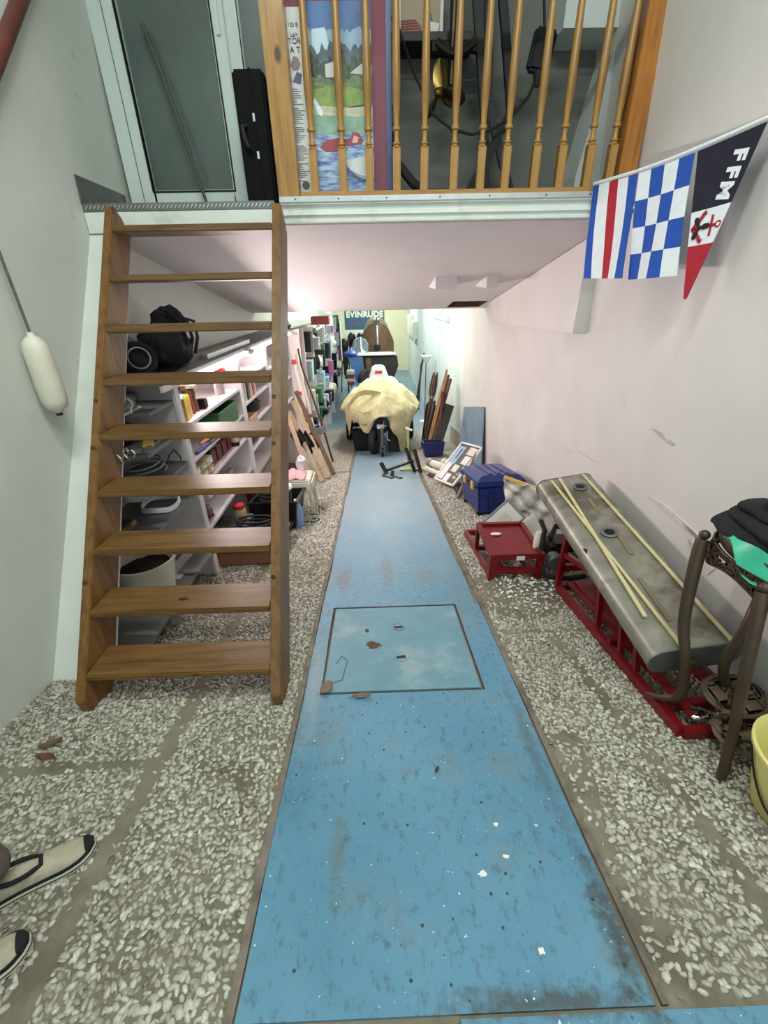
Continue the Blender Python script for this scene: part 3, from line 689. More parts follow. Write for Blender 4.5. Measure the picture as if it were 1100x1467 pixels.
# outboard lower unit with brass propeller on a black steel stand
om = thing('outboard_motor', 'old outboard motor leg with three-bladed brass propeller behind the balusters', 'motor', (.47, 3.45, 1.986))
mb = MB(); mb.tube([(.52, 3.46, 3.5), (.52, 3.46, 3.0), (.515, 3.45, 2.62)], [.03, .026, .02], 10); mb.build('drive_shaft', M_goldpaint, om, True)
mb = MB(); mb.ball((.535, 3.43, 2.555), .055, 12, 8, (1.3, .8, .8)); mb.build('gear_case', M_goldpaint, om, True)
mb = MB(); mb.obox((.545, 3.45, 2.62), (.03, .03, .11)); mb.build('water_pickup', M_dark, om, bevel=.004)
mb = MB(); mb.lathe([(.012, -.02), (.026, -.005), (.03, .03), (.024, .07), (.012, .085)], (.475, 3.40, 2.565), 14, (-.75, -.62, -.1)); hub = mb.build('propeller_hub', M_brass, om, True)
ax = Vector((-.75, -.62, -.1)).normalized(); hc = Vector((.475, 3.40, 2.565)) + ax*.03
ux = ax.cross(Vector((0, 0, 1))).normalized(); uz = ux.cross(ax)
for k in range(3):
    a = 2*PI*k/3 + .05; d = uz*math.cos(a)+ux*math.sin(a); tn = ax.cross(d)
    def bl(u, v):
        r = .018+.135*u; w = .040*math.sin(PI*clamp(.15+.80*u))**.7*(1 if u < .98 else .35)
        s_ = (v-.5)*2
        return hc + d*r + (tn*math.cos(.6-.3*u)+ax*math.sin(.6-.3*u))*w*s_ + ax*.012*s_*s_
    mb = MB(); mb.grid(8, 6, bl, .004); mb.build('propeller_blade', M_brass, om, True)
sd = thing('motor_stand', 'black steel A-frame stand behind the right-hand balusters', 'stand', (.85, 3.5, 1.986))
for a, b in (((.70, 3.52, 3.3), (.76, 3.50, 2.55)), ((.76, 3.50, 2.55), (.98, 3.46, 1.99)), ((.62, 3.5, 3.2), (.735, 3.48, 2.5)), ((.90, 3.47, 2.50), (.60, 3.47, 1.99)), ((.735, 3.48, 2.5), (.79, 3.47, 1.99)), ((.745, 3.45, 3.2), (.90, 3.47, 2.50))):
    mb = MB(); mb.bar(a, b, .05, .035, (0, -1, 0)); mb.build('leg', M_black, sd, bevel=.004)
mb = MB(); mb.bar((.40, 3.5, 2.80), (.72, 3.5, 2.80), .05, .04); mb.build('cross_bar', M_black, sd)
mb = MB(); mb.tube([(.42+.22*u, 3.42, 2.80-.05*math.sin(PI*u)) for u in np.linspace(0, 1, 9)], .022, 8); mb.build('clamp_bracket', M_goldpaint, sd, True)
# shelf with a picture
sh = MB(); sh.box(.14, .66, 3.50, 3.72, 2.835, 2.875); sh = sh.build('wall_shelf', M_black, base=(.4, 3.6, 2.835), bevel=.003); tag(sh, 'black wall shelf carrying a small framed picture behind the balusters', 'shelf')
fp = thing('framed_picture', 'small white-framed picture of red boards on the black wall shelf', 'picture', (.35, 3.57, 2.876))
mb = MB(); frame_rect(mb, .20, .47, 2.876, 3.10, .018, 3.555, 3.575); mb.build('frame_moulding', M_paper, fp)
mb = MB(); mb.box(.216, .454, 3.563, 3.572, 2.892, 3.086); mb.build('picture_print', mcol('print_beige', (168, 150, 124)), fp)
for k in range(5):
    mb = MB(); mb.prism([(.218+.002, 2.893+.011*k), (.36-.012*k, 2.893+.011*k+.005), (.36-.012*k, 2.893+.011*k+.011), (.22, 2.90+.011*k)], 'y', 3.560, 3.5635); mb.build('print_red_board', mcol('print_rust', (140, 62, 48)), fp)
mb = MB(); mb.prism([(.34, 2.898), (.44, 2.894), (.45, 2.93), (.37, 2.945)], 'y', 3.5605, 3.5635); mb.build('print_paper', M_paper, fp)
mb = MB(); mb.prism([(.36, 2.945), (.41, 2.94), (.40, 2.975)], 'y', 3.5605, 3.5635); mb.build('print_blue', M_bluep, fp)
# black cable and plug box
cb = MB(); cb.tube([(.16, 3.42, 2.90), (.20, 3.42, 2.85), (.29, 3.41, 2.66), (.40, 3.38, 2.47), (.52, 3.36, 2.39), (.64, 3.35, 2.363), (.76, 3.36, 2.385), (.88, 3.38, 2.45), (.98, 3.40, 2.55), (1.02, 3.41, 2.64)], .0085, 8)
cb = cb.build('power_cable', M_rubber, None, True, base=(.5, 3.4, 2.36)); tag(cb, 'black power cable drooping between the shelf and the black switch box', 'cable')
sb = thing('switch_box', 'black electric switch box hanging on its cable behind the balusters', 'box', (1.03, 3.41, 2.66))
mb = MB(); mb.obox((1.035, 3.42, 2.75), (.13, .07, .19), (0, .18, 0)); mb.build('box_body', M_black, sb, bevel=.015)
mb = MB(); mb.lathe([(.028, 0), (.024, .04), (.014, .07)], (1.025, 3.41, 2.665), 12, (0, 0, -1)); mb.build('cable_gland', M_rubber, sb, True)
mb = MB(); mb.tube([(1.04, 3.42, 2.84), (1.02, 3.44, 3.0), (.98, 3.46, 3.3)], .008, 8); mb.build('feed_cable', M_rubber, sb, True)
for zz in (2.70, 2.80):
    mb = MB(); mb.lathe([(.006, 0), (.006, .004)], (1.075, 3.383, zz), 8, (0, -1, 0)); mb.build('screw', M_chrome, sb)
# black hose lying at the foot of the stand
hs = MB(); hs.tube([(.12, 3.22, 2.44), (.135, 3.20, 2.30), (.18, 3.19, 2.19), (.27, 3.18, 2.095), (.38, 3.18, 2.03), (.52, 3.2, 2.015), (.66, 3.25, 2.015)], .026, 10)
hs = hs.build('rubber_hose', M_rubber, None, True, base=(.4, 3.2, 1.986)); tag(hs, 'thick black rubber hose curling down beside the poster', 'hose')
mb = MB(); mb.box(.29, .50, 3.12, 3.165, 1.986, 2.06); o = mb.build('black_block', M_black, base=(.4, 3.15, 1.986), bevel=.012); tag(o, 'low black plastic block under the rubber hose', 'block')
sw = thing('wall_socket', 'double chrome wall socket beside the right edge of the poster', 'socket', (.165, 3.72, 2.8))
for zz in (2.70, 2.78, 2.62):
    mb = MB(); mb.lathe([(.03, 0), (.03, .02), (.02, .03)], (.19, 3.72, zz), 14, (0, -1, 0)); mb.build('socket_face', M_steelplate, sw, True)

# wooden pole on the left wall, fender, flags
pl = MB(); pl.tube([(-1.575, 1.9, 1.775), (-1.552, 2.53, 2.434), (-1.545, 2.80, 2.714), (-1.535, 3.3, 3.23)], .030, 12); pl = pl.build('wall_pole', mat('red_brown_wood', (96, 50, 40), .5, 0, .2, 8), None, True, base=(-1.51, 2.0, 1.86)); tag(pl, 'red-brown wooden handrail pole rising across the upper left wall', 'pole')
# white boat fender on a rope
fe = thing('boat_fender', 'white cylindrical boat fender hanging from a rope on the left wall', 'fender', (-1.565, 2.15, 1.02))
mb = MB(); mb.lathe([(.012, -.012), (.02, .0), (.046, .018), (.056, .05), (.058, .12), (.056, .22), (.055, .28), (.047, .315), (.030, .335), (.016, .345), (.014, .36)], (-1.565, 2.15, 1.02), 20); mb.build('fender_body', M_vinyl, fe, True, angle=60)
mb = MB(); mb.lathe([(.014, 0), (.014, .018)], (-1.565, 2.15, 0.998), 10); mb.build('valve_plug', M_dark, fe)
mb = MB(); mb.tube([(-1.565, 2.15, 1.37), (-1.572, 2.15, 1.8), (-1.585, 2.15, 2.44)], .006, 8); mb.build('hanging_rope', M_rope, fe, True)
mb = MB(); mb.tube([(-1.60, 2.15, 2.44), (-1.575, 2.15, 2.43), (-1.572, 2.15, 2.46)], .006, 6); mb.build('wall_hook', M_dark, fe, True)

# flag line: runs from the wall post towards the entrance, each flag its own thing
FA, FB = Vector((1.262, 2.925, 2.032)), Vector((1.452, 1.98, 2.046))
def fpt(t): return FA + (FB-FA)*t + Vector((0, 0, -.018*math.sin(PI*clamp(t))))
ln = MB(); ln.tube([(1.45, 2.99, 2.045)]+[tuple(fpt(t)) for t in np.linspace(0, 1, 12)]+[(1.47, 1.75, 2.10), (1.475, 1.5, 2.15), (1.475, 1.2, 2.22)], .008, 8)
ln = ln.build('flag_line', M_flagw, None, True, base=(1.26, 2.92, 2.0)); tag(ln, 'white flag line strung from the right wall post along the right wall', 'line')
fdir = (FB-FA).normalized()
fout = Vector((-fdir.y, fdir.x, 0)).normalized()
if fout.x > 0: fout = -fout       # towards the room
def flag_pt(t0, t1, h, u, v, wav, ph, skew=0.0):
    p = fpt(t0+(t1-t0)*u); z = -h*v
    return p + Vector((0, 0, z-.012)) + fdir*(skew*v) + fout*(wav*v*math.sin(5.5*u+2.2*v+ph))
def flag_cell(root, name, u0, u1, v0, v1, m, args, lift=0.0, nu=3, nv=4):
    mb = MB(); mb.grid(nu, nv, lambda u, v: flag_pt(*args[:3], u0+(u1-u0)*u, v0+(v1-v0)*v, *args[3:]) + fout*lift, .0022); return mb.build(name, m, root, True, angle=60)
f1 = thing('signal_flag', 'signal flag with vertical blue, white and red stripes, left end of the flag line', 'flag', tuple(fpt(.2)-Vector((0, 0, .46))), 'signal flags on the line')
args = (.0, .35, .455, .016, .6, .060)
for a, b, m_, nm in ((0, .15, M_flagb, 'blue_stripe'), (.15, .40, M_flagw, 'white_stripe'), (.40, .60, M_flagr, 'red_stripe'), (.60, .82, M_flagw, 'white_stripe'), (.82, 1, M_flagb, 'blue_stripe')):
    flag_cell(f1, nm, a, b, 0, 1, m_, args, 0, 3, 10)
f2 = thing('signal_flag', 'blue and white chequered signal flag beside the striped flag', 'flag', tuple(fpt(.52)-Vector((0, 0, .46))), 'signal flags on the line')
args = (.36, .69, .462, .016, 2.4, .060)
us = [0, .25, .5, .75, 1]
for i in range(4):
    for j in range(4):
        flag_cell(f2, 'blue_check' if (i+j) % 2 else 'white_check', us[i], us[i+1], us[j], us[j+1], M_flagb if (i+j) % 2 else M_flagw, args)
f3 = thing('club_pennant', 'long pointed pennant in navy, white and red lettered FFM with an anchor', 'flag', tuple(fpt(.85)-Vector((0, 0, .62))), 'signal flags on the line')
def pen(u, v, lift=0.0):      # u across (0 = far edge), v down
    t0, t1 = .705, 1.0
    wv = 1-v*.93
    p = fpt(t0+(t1-t0)*u*wv)
    return p + Vector((0, 0, -.012-.56*v)) + fdir*(.125*v) + fout*(lift+.004*v*math.sin(4*u+3*v))
def pen_cell(nm, v0, v1, m_):
    mb = MB(); mb.grid(6, 8, lambda u, v: pen(u, v0+(v1-v0)*v), .0022); return mb.build(nm, m_, f3, True, angle=60)
pen_cell('navy_band', 0, .40, M_flagn); pen_cell('white_band', .40, .63, M_flagw); pen_cell('red_tip', .63, 1, M_flagr)
def pframe(u, v, rot=0.0):
    o = pen(u, v, .004); dx = (pen(u+.02, v)-pen(u-.02, v)).normalized(); dy = -(pen(u, v+.02)-pen(u, v-.02)).normalized()
    if (dx.cross(dy)).dot(fout) < 0: dx = -dx
    M_ = frame(o, dx, dy)
    return M_ @ Matrix.Rotation(rot, 4, 'Z')
for ch, v in (('F', .125), ('F', .215), ('M', .315)):
    text_mesh(ch, .078, M_flagw, f3, pframe(.80-.25*v, v, -PI/2-.2), 'lettering', .0006, .004)
# anchor with a propeller across it, lying on its side
def pp(x, y):    # metres in the band, origin its middle, x towards the entrance, y up
    return pframe(.47, .515) @ Vector((x, y, .0015))
def ppoly(pts, nm, m_, dz=0.0):
    mb = MB(); q = [pframe(.47, .515) @ Vector((x, y, .0012+dz)) for x, y in pts]; q2 = [pframe(.47, .515) @ Vector((x, y, .0002)) for x, y in pts]
    n_ = len(pts); mb.add(q+q2, [tuple(range(n_)), tuple(range(2*n_-1, n_-1, -1))]+[(i, n_+i, n_+(i+1) % n_, (i+1) % n_) for i in range(n_)]); return mb.build(nm, m_, f3)
ppoly([(-.055, .006), (.055, .006), (.055, -.006), (-.055, -.006)], 'anchor_shank', M_flagr)
ppoly([(.026, .038), (.036, .038), (.036, -.038), (.026, -.038)], 'anchor_stock', M_flagr)
def ringpts(cx_, cy_, r): return [(cx_+r*math.cos(a), cy_+r*math.sin(a)) for a in np.linspace(0, 2*PI, 14)[:-1]]
ppoly(ringpts(.062, 0, .014), 'anchor_ring', M_flagr); ppoly(ringpts(.062, 0, .007), 'anchor_ring_hole', M_flagw, .0006)
ppoly([(-.055, .008), (-.045, .0), (-.055, -.008), (-.045, -.022), (-.02, -.045), (.0, -.052), (-.012, -.032), (-.03, -.014), (-.034, 0), (-.03, .014), (-.012, .032), (.0, .052), (-.02, .045), (-.045, .022), (-.062, 0)][3:], 'anchor_arms', M_flagr)
ppoly([(.004, .044), (-.006, .062), (-.024, .046)], 'anchor_fluke', M_flagr); ppoly([(.004, -.044), (-.006, -.062), (-.024, -.046)], 'anchor_fluke', M_flagr)
for a in (0.05, 2.1, 4.2):
    q = [(.004, .0), (.02, .011), (.04, .010), (.048, .0), (.04, -.010), (.02, -.011)]
    ppoly([(-.022+x*math.cos(a)-y*math.sin(a), x*math.sin(a)+y*math.cos(a)) for x, y in q], 'propeller_blade', M_flagk, .0009)
ppoly(ringpts(-.022, 0, .009), 'propeller_hub', M_flagk, .001)
f4 = thing('white_flag', 'white flag at the right end of the flag line, partly out of frame', 'flag', tuple(fpt(1.12)-Vector((0, 0, .4))), 'signal flags on the line')
mb = MB(); mb.grid(6, 8, lambda u, v: Vector((1.455+.045*u, 1.925-.24*u-.13*v, 2.05+.035*u-.36*v)) + fout*(.012*v*math.sin(5*u)), .002); mb.build('cloth', M_flagw, f4, True)
f5 = MB(); f5.grid(3, 6, lambda u, v: Vector((XR(2.1, 2.3)-.008, 2.105-.30*u*(1-.0*v), 2.42-.15*v*(1-abs(u-.0)*.2))), .002); f5 = f5.build('red_pennant', M_flagr, base=(1.5, 2.1, 2.3)); tag(f5, 'small red pennant corner on the right wall above the flag line', 'flag')

# ================================================================== LADDER
la = thing('wooden_ladder', 'steep open pine ladder stair with nine treads up to the upper floor', 'ladder', (-.94, 1.45, fz(1.45)))
def F(k): return (2.696-.160*k, 1.819-.234*k)
spoly = [F(-.56), F(8.3), (1.385, -.20), (1.44, fz(1.44)), (1.535, fz(1.535)), (1.575, -.21), (F(0)[0]+.205, 1.819), (F(0)[0]+.150, 1.905)]
for x0, x1 in ((-1.400, -1.355), (-.516, -.470)):
    mb = MB(); mb.prism(spoly, 'x', x0, x1); mb.build('stringer', M_ladder_s, la, bevel=.004)
for k in range(9):
    y, z = F(k); mb = MB(); mb.box(-1.354, -.517, y+.008, y+.205, z, z+.034); mb.build('tread', M_ladder, la, bevel=.006)
for x in (-.503, -1.385):
    for (k, dz) in ((3.25, 0), (4.1, 0), (6.4, 0)):
        y, z = F(k); mb = MB(); mb.lathe([(.011, -.002), (.011, .004)], (x, y, z), 10, (0, -.826, .564)); mb.build('wooden_plug', M_dark if x > -1 else M_polew, la)

# ================================================================== LEFT SHELVES
SX = -1.28; SW = -1.685
uni = thing('shelf_unit', 'white wooden wall shelving bays behind the ladder along the left wall', 'shelving', (-1.5, 3.4, fz(3.4)))
mb = MB(); mb.box(-1.665, -1.245, 2.60, 6.95, 1.045, 1.072); mb.build('top_board', M_grey_shaded, uni, bevel=.002)
mb = MB(); mb.box(-1.262, -1.245, 2.60, 6.95, 1.008, 1.045); mb.build('top_edge_batten', M_shelf, uni)
ups = [(2.80, .028), (4.20, .028), (5.35, .026), (6.9, .026)]
for y, w in ups:
    mb = MB(); mb.box(SW, SX, y-w/2, y+w/2, fz(y), 1.044); mb.build('upright', M_shelf, uni)
    mb = MB(); mb.box(SX, SX+.022, y-.032, y+.032, fz(y), 1.007); mb.build('face_trim', M_shelf, uni)
def board(x0, x1, y0, y1, z, m_=None): mb = MB(); mb.box(x0, x1, y0, y1, z-.022, z); return mb.build('shelf', m_ or M_shelf, uni)
def ywb(z): return 1.60+(z+.26)*.643+.075
bay1 = [.93, .725, .52, .30, -.20]
for z in bay1: board(-1.66, SX, ywb(z), 2.785, z, M_grey_shaded)  # bay one shelves: shadow behind the ladder darkened into the board colour
bay2 = [.735, .49, .27, -.06]
for z in bay2: board(SW, SX, 2.815, 4.185, z)
bay3 = [.79, .56, .32, .08, -.25]
for z in bay3: board(SW, SX, 4.215, 5.335, z, M_shelf)
for z in (.72, .42, .1): board(SW, SX, 5.365, 6.885, z)
mb = MB(); mb.box(-1.700, -1.686, 2.80, 6.9, -.6, 1.044); mb.build('back_panel', M_shelf, uni)
for y0, y1 in ((2.9, 4.45), (4.6, 6.0), (6.05, 6.9)):
    tl = thing('fluorescent_tube', 'glowing fluorescent tube under the front edge of the top shelf, ' + {2.9: 'nearest the ladder', 4.6: 'second from the ladder', 6.05: 'third from the ladder'}[y0], 'lamp', (-1.235, (y0+y1)/2, 1.01), 'tubes under the top shelf')
    mb = MB(); mb.tube([(-1.226, y0+.03, 1.018), (-1.226, y1-.03, 1.018)], .013, 10); mb.build('glowing_tube', M_tube, tl, True)
    for y in (y0, y1-.03): mb = MB(); mb.box(-1.244, -1.208, y, y+.03, .998, 1.04); mb.build('tube_socket', M_white, tl)

# things on the top shelf
bgx = thing('black_backpack', 'crumpled black rucksack on the top shelf behind the ladder', 'bag', (-1.45, 3.2, 1.073))
mb = MB(); mb.ball((-1.45, 3.22, 1.21), .17, 16, 12, (.9, 1.35, .80), .35, 3); mb.build('bag_body', M_black2, bgx, True)
mb = MB(); mb.ball((-1.43, 3.30, 1.34), .12, 14, 10, (.9, 1.0, .95), .5, 8); mb.build('bag_top', M_black2, bgx, True)
for k in range(3):
    mb = MB(); mb.tube([(-1.37+.02*k, 3.16+.09*k, 1.44-.03*k), (-1.30+.01*k, 3.20+.09*k, 1.36), (-1.29, 3.22+.1*k, 1.25), (-1.33, 3.22+.1*k, 1.14)], .012, 6); mb.build('strap', M_black, bgx, True)
spk = thing('car_speaker', 'black drum-shaped camera flash head on the top shelf nearest the ladder', 'speaker', (-1.5, 2.72, 1.073))
spk['label'] = 'black round-faced loudspeaker on the top shelf left of the rucksack'
mb = MB(); mb.lathe([(.06, -.12), (.10, -.06), (.105, 0), (.10, .015), (.08, .02), (.055, -.01), (.02, -.015)], (-1.44, 2.80, 1.178), 22, (.55, -.75, .25)); mb.build('speaker_body', M_black2, spk, True)
mb = MB(); mb.lathe([(.062, 0.01), (.066, .018), (.058, .02), (.056, .012)], (-1.434, 2.79, 1.182), 22, (.55, -.75, .25), cap=False); mb.build('chrome_ring', M_grey, spk, True)
bk = thing('black_bag', 'flat black bag between the loudspeaker and the rucksack on the top shelf', 'bag', (-1.5, 2.95, 1.073))
mb = MB(); mb.ball((-1.54, 2.96, 1.15), .13, 14, 10, (.8, 1.3, .62), .3, 5); mb.build('bag_body', M_black2, bk, True)
for k, (y, z, m_, lb) in enumerate(((3.75, 1.073, M_grey, 'grey metal rail lying on the top shelf beyond the rucksack'), (3.78, 1.073, M_alu, 'bright metal rail lying on the top shelf beyond the rucksack'))):
    mb = MB(); mb.box(-1.42+.07*k, -1.38+.07*k, 3.4+.2*k, 4.9, z, z+.035); o = mb.build('metal_rail', m_, base=(-1.4+.07*k, 4.2, z)); tag(o, lb, 'rail')
mb = MB(); mb.obox((-1.37, 2.95, 1.078), (.15, .5, .01), (0, 0, .1)); o = mb.build('flat_folder', M_dark, base=(-1.37, 2.95, 1.073)); tag(o, 'flat dark folder lying at the front of the top shelf under the tube', 'folder')

# bay 1 (dark, behind the left stringer)
b1 = thing('grey_shoe', 'grey trainer lying on the upper shelf of the dark bay behind the ladder', 'shoe', (-1.42, 2.45, .93))
mb = MB(); mb.ball((-1.42, 2.46, .962), .05, 14, 8, (.9, 2.2, .62), .1, 2); mb.build('upper', M_grey, b1, True)
mb = MB(); mb.box(-1.465, -1.375, 2.35, 2.57, .931, .944); mb.build('sole', M_white, b1, bevel=.006)
hk = MB(); hk.tube([(-1.36, 2.41, .938), (-1.355, 2.41, .965), (-1.345, 2.42, .98), (-1.355, 2.43, 1.00), (-1.365, 2.42, 1.015)], .006, 8); hk = hk.build('white_hook', M_white, None, True, base=(-1.36, 2.34, .931)); tag(hk, 'white curved hook standing on the upper shelf beside the grey trainer', 'hook')
o = MB(); o.ball((-1.5, 2.66, .97), .055, 12, 8, (1, 1.3, .7), .1); o = o.build('round_tin', M_steelplate, None, True, base=(-1.5, 2.66, .93)); tag(o, 'dull round tin behind the grey trainer in the dark bay', 'tin')
for k, (x, y) in enumerate(((-1.37, 2.16), (-1.34, 2.24), (-1.40, 2.28))):
    mb = MB(); mb.tube([(x+.028*math.cos(a), y+.006*k, .725+.030+.028*math.sin(a)) for a in np.linspace(0, 2*PI, 15)[:-1]], .0045, 6, True)
    o = mb.build('chrome_ring', M_chrome, None, True, base=(x, y, .725)); tag(o, ['chrome shackle ring nearest the ladder on the second dark shelf', 'chrome shackle ring at the shelf edge, middle of the three', 'chrome shackle ring farthest back on the second dark shelf'][k], 'ring', 'chrome rings in the dark bay')
o = MB(); o.obox((-1.36, 2.50, .737), (.06, .13, .022), (0, 0, .4)); o = o.build('yellow_packet', M_yellow, base=(-1.36, 2.5, .725), bevel=.003); tag(o, 'small yellow packet on the second shelf of the dark bay', 'packet')
o = MB(); o.ball((-1.50, 2.53, .785), .085, 14, 10, (.9, 1.6, .68), .4, 7); o = o.build('dark_bundle', M_black2, None, True, base=(-1.5, 2.4, .725)); tag(o, 'dark cloth bundle filling the second shelf of the dark bay', 'bundle')
o = MB(); o.bar((-1.33, 2.36, .732), (-1.31, 2.66, .74), .02, .012); o = o.build('metal_spanner', M_steelplate, base=(-1.32, 2.5, .725)); tag(o, 'long steel spanner along the front of the second dark shelf', 'spanner')
o = MB(); o.tube([(-1.45+.12*math.cos(a)*(1-.02*a), 2.55+.13*math.sin(a), .545+.004*a) for a in np.linspace(0, 14, 60)], .006, 6); o = o.build('cable_coil', M_grey, None, True, base=(-1.45, 2.55, .52)); tag(o, 'thin grey cable coil on the third shelf of the dark bay', 'cable')
o = MB(); o.tube([(-1.36, 2.62, .525), (-1.34, 2.66, .60), (-1.33, 2.72, .62), (-1.32, 2.765, .56), (-1.32, 2.77, .53)], .004, 6); o = o.build('black_wire', M_black, None, True, base=(-1.36, 2.62, .525)); tag(o, 'thin black wire looping at the right end of the third dark shelf', 'wire')
for k in range(3):
    o = MB(); o.tube([(-1.40+.11*math.cos(a), 2.52+.12*math.sin(a), .315+.011*k+.008*math.sin(3*a)) for a in np.linspace(0, 2*PI, 24)[:-1]], .0065, 6, True)
    o = o.build('rope_loop', M_flagw, None, True, base=(-1.4, 2.52, .30+.011*k)); tag(o, ['bottom loop of the white rope coil on the fourth dark shelf', 'middle loop of the white rope coil on the fourth dark shelf', 'top loop of the white rope coil on the fourth dark shelf'][k], 'rope', 'white rope loops')
o = MB(); o.ball((-1.44, 2.18, .345), .05, 12, 8, (1, 1.5, .8), .2, 4); o = o.build('brass_fitting', mat('dull_brass', (96, 78, 56), .45, .5, .2, 10), None, True, base=(-1.44, 2.18, .30)); tag(o, 'dull brass fitting on the fourth shelf near the ladder', 'fitting')
for k, (y0, z, m_) in enumerate(((2.42, -.199, M_shelf), (2.45, -.180, M_grey_shaded))):
    mb = MB(); mb.hexa([(-1.50+.12*k, y0, z), (-1.36+.12*k, y0, z), (-1.30+.09*k, 2.76, z), (-1.44+.09*k, 2.76, z), (-1.50+.12*k, y0, z+.018), (-1.36+.12*k, y0, z+.018), (-1.30+.09*k, 2.76, z+.018), (-1.44+.09*k, 2.76, z+.018)])
    o = mb.build('loose_board', m_, base=(-1.4, 2.4, z)); tag(o, ('pale loose board lying on the low shelf of the dark bay', 'grey loose board on top of the pale one in the dark bay')[k], 'board')
pt = thing('planter_pot', 'cream plastic planter full of dark soil on the lowest shelf behind the ladder', 'planter', (-1.475, 2.28, -.2))
cz = -.212
mb = MB(); mb.lathe([(.13, 0), (.15, .10), (.175, .22), (.19, .25), (.195, .265), (.182, .268), (.165, .23), (.14, .19)], (-1.475, 2.285, cz+.012), 28); mb.build('pot_wall', M_vinyl, pt, True)
mb = MB(); mb.ball((-1.475, 2.285, cz+.20), .155, 18, 8, (1, 1, .25), .3, 9); mb.build('soil', M_soil, pt, True)

# bay 2 (brightly lit)
def lab(o, l, c, g=None): return tag(o, l, c, g)
o = MB(); o.ball((-1.40, 2.98, .985), .075, 14, 10, (1.0, 1.6, .72), .4, 12); lab(o.build('white_plastic_bag', M_paper, None, True, base=(-1.4, 2.98, .93)), 'crumpled white plastic bag on the stacked box at the top of the lit bay', 'bag')
o = MB(); o.ball((-1.335, 2.92, .905), .06, 12, 8, (.8, 1.6, .42), .4, 14); lab(o.build('green_plastic_bag', M_teal, None, True, base=(-1.33, 2.92, .88)), 'green plastic bag tucked under the white bag in the lit bay', 'bag')
o = MB(); o.obox((-1.44, 3.38, .965), (.28, .42, .05), (.0, .0, .06)); lab(o.build('cardboard_tray', M_card, base=(-1.44, 3.38, .94), bevel=.004), 'flat tan cardboard tray near the tube in the lit bay', 'tray')
for k,(x,y) in enumerate(((-1.56,3.1),(-1.56,3.5))):
    o = MB(); o.box(x-.04, x+.04, y-.06, y+.06, .736, .939); lab(o.build('storage_tin', M_darkred if k else M_steelplate, base=(x, y, .736), bevel=.004), ('grey storage tin at the back of the lit bay under the white bag','dark red storage tin at the back of the lit bay under the tray')[k], 'tin')
yt = thing('yellow_tin_box', 'square yellow tin box with a dark emblem on the first lit shelf', 'tin', (-1.41, 3.03, .736))
mb = MB(); mb.obox((-1.385, 3.06, .816), (.13, .17, .158), (0, 0, .15)); mb.build('tin_body', M_ytin, yt, bevel=.006)
mb = MB(); mb.lathe([(.022, 0), (.022, .002)], (-1.376, 2.974, .80), 16, (.15, -1, 0)); mb.build('printed_emblem', M_dark, yt)
o = MB(); o.lathe([(.026, 0), (.026, .12), (.012, .135), (.012, .15)], (-1.315, 2.90, .737), 14); lab(o.build('spray_can', M_yellow, None, True, base=(-1.315, 2.9, .736)), 'small yellow spray can at the left end of the first lit shelf', 'can')
bn = thing('binocular_case', 'brown leather binoculars standing beside the yellow tin box', 'binoculars', (-1.38, 3.24, .736))
for dy in (0, .075):
    mb = MB(); mb.lathe([(.036, 0), (.034, .06), (.026, .10), (.03, .14), (.026, .165)], (-1.375, 3.215+dy, .737), 16); mb.build('barrel', mat('brown_leather', (104, 52, 40), .4, 0, .2, 12), bn, True)
o = MB(); o.obox((-1.34, 3.37, .775), (.07, .07, .075)); lab(o.build('black_small_box', M_black, base=(-1.34, 3.37, .737), bevel=.008), 'small black box right of the brown binoculars', 'box')
jr = thing('glass_jar', 'glass jar with a pink lid at the right end of the first lit shelf', 'jar', (-1.38, 3.92, .736))
mb = MB(); mb.lathe([(.04, 0), (.045, .02), (.045, .09), (.036, .105)], (-1.38, 3.92, .737), 18); mb.build('glass', M_clear, jr, True)
mb = MB(); mb.lathe([(.04, .105), (.058, .11), (.058, .14), (.04, .15)], (-1.38, 3.92, .737), 18); mb.build('pink_lid', M_pink, jr, True)
for k, (a, b, m_, nm, lb) in enumerate((((-1.30, 2.98, .505), (-1.29, 3.22, .508), M_bluep, 'blue_handle_tool', 'blue-handled tool lying on the second lit shelf'), ((-1.31, 3.10, .535), (-1.285, 3.36, .535), M_orange, 'orange_handle_brush', 'orange-handled paint brush with red ferrule on the second lit shelf'))):
    t = thing(nm, lb, 'tool', (-1.3, 3.1+.1*k, .49))
    mb = MB(); mb.tube([a, ((a[0]+b[0])/2, (a[1]+b[1])/2, a[2]), b], [.012, .016, .011], 10); mb.build('handle', m_, t, True)
    mb = MB(); mb.bar(b, (b[0]+.01, b[1]+.12, b[2]), .035, .022); mb.build('head', M_redp if k else M_steelplate, t, bevel=.003)
    mb = MB(); mb.bar((b[0]+.01, b[1]+.12, b[2]), (b[0]+.012, b[1]+.18, b[2]), .04, .018); mb.build('bristles' if k else 'tip', M_card, t)
gb = thing('green_crate', 'open green plastic crate on the second lit shelf', 'crate', (-1.38, 3.75, .49))
mb = MB(); x0, x1, y0, y1, z0, z1 = -1.46, -1.285, 3.52, 4.02, .491, .66
mb.box(x0, x1, y0, y1, z0, z0+.01); mb.box(x0, x0+.01, y0, y1, z0, z1); mb.box(x1-.01, x1, y0, y1, z0, z1); mb.box(x0, x1, y0, y0+.01, z0, z1); mb.box(x0, x1, y1-.01, y1, z0, z1); mb.build('crate_shell', M_green, gb, bevel=.003)
mb = MB(); mb.box(x0-.012, x1+.012, y0-.012, y0+.012, z1-.02, z1); mb.box(x0-.012, x1+.012, y1-.012, y1+.012, z1-.02, z1); mb.box(x1-.012, x1+.012, y0, y1, z1-.02, z1); mb.build('crate_rim', M_green, gb, bevel=.003)
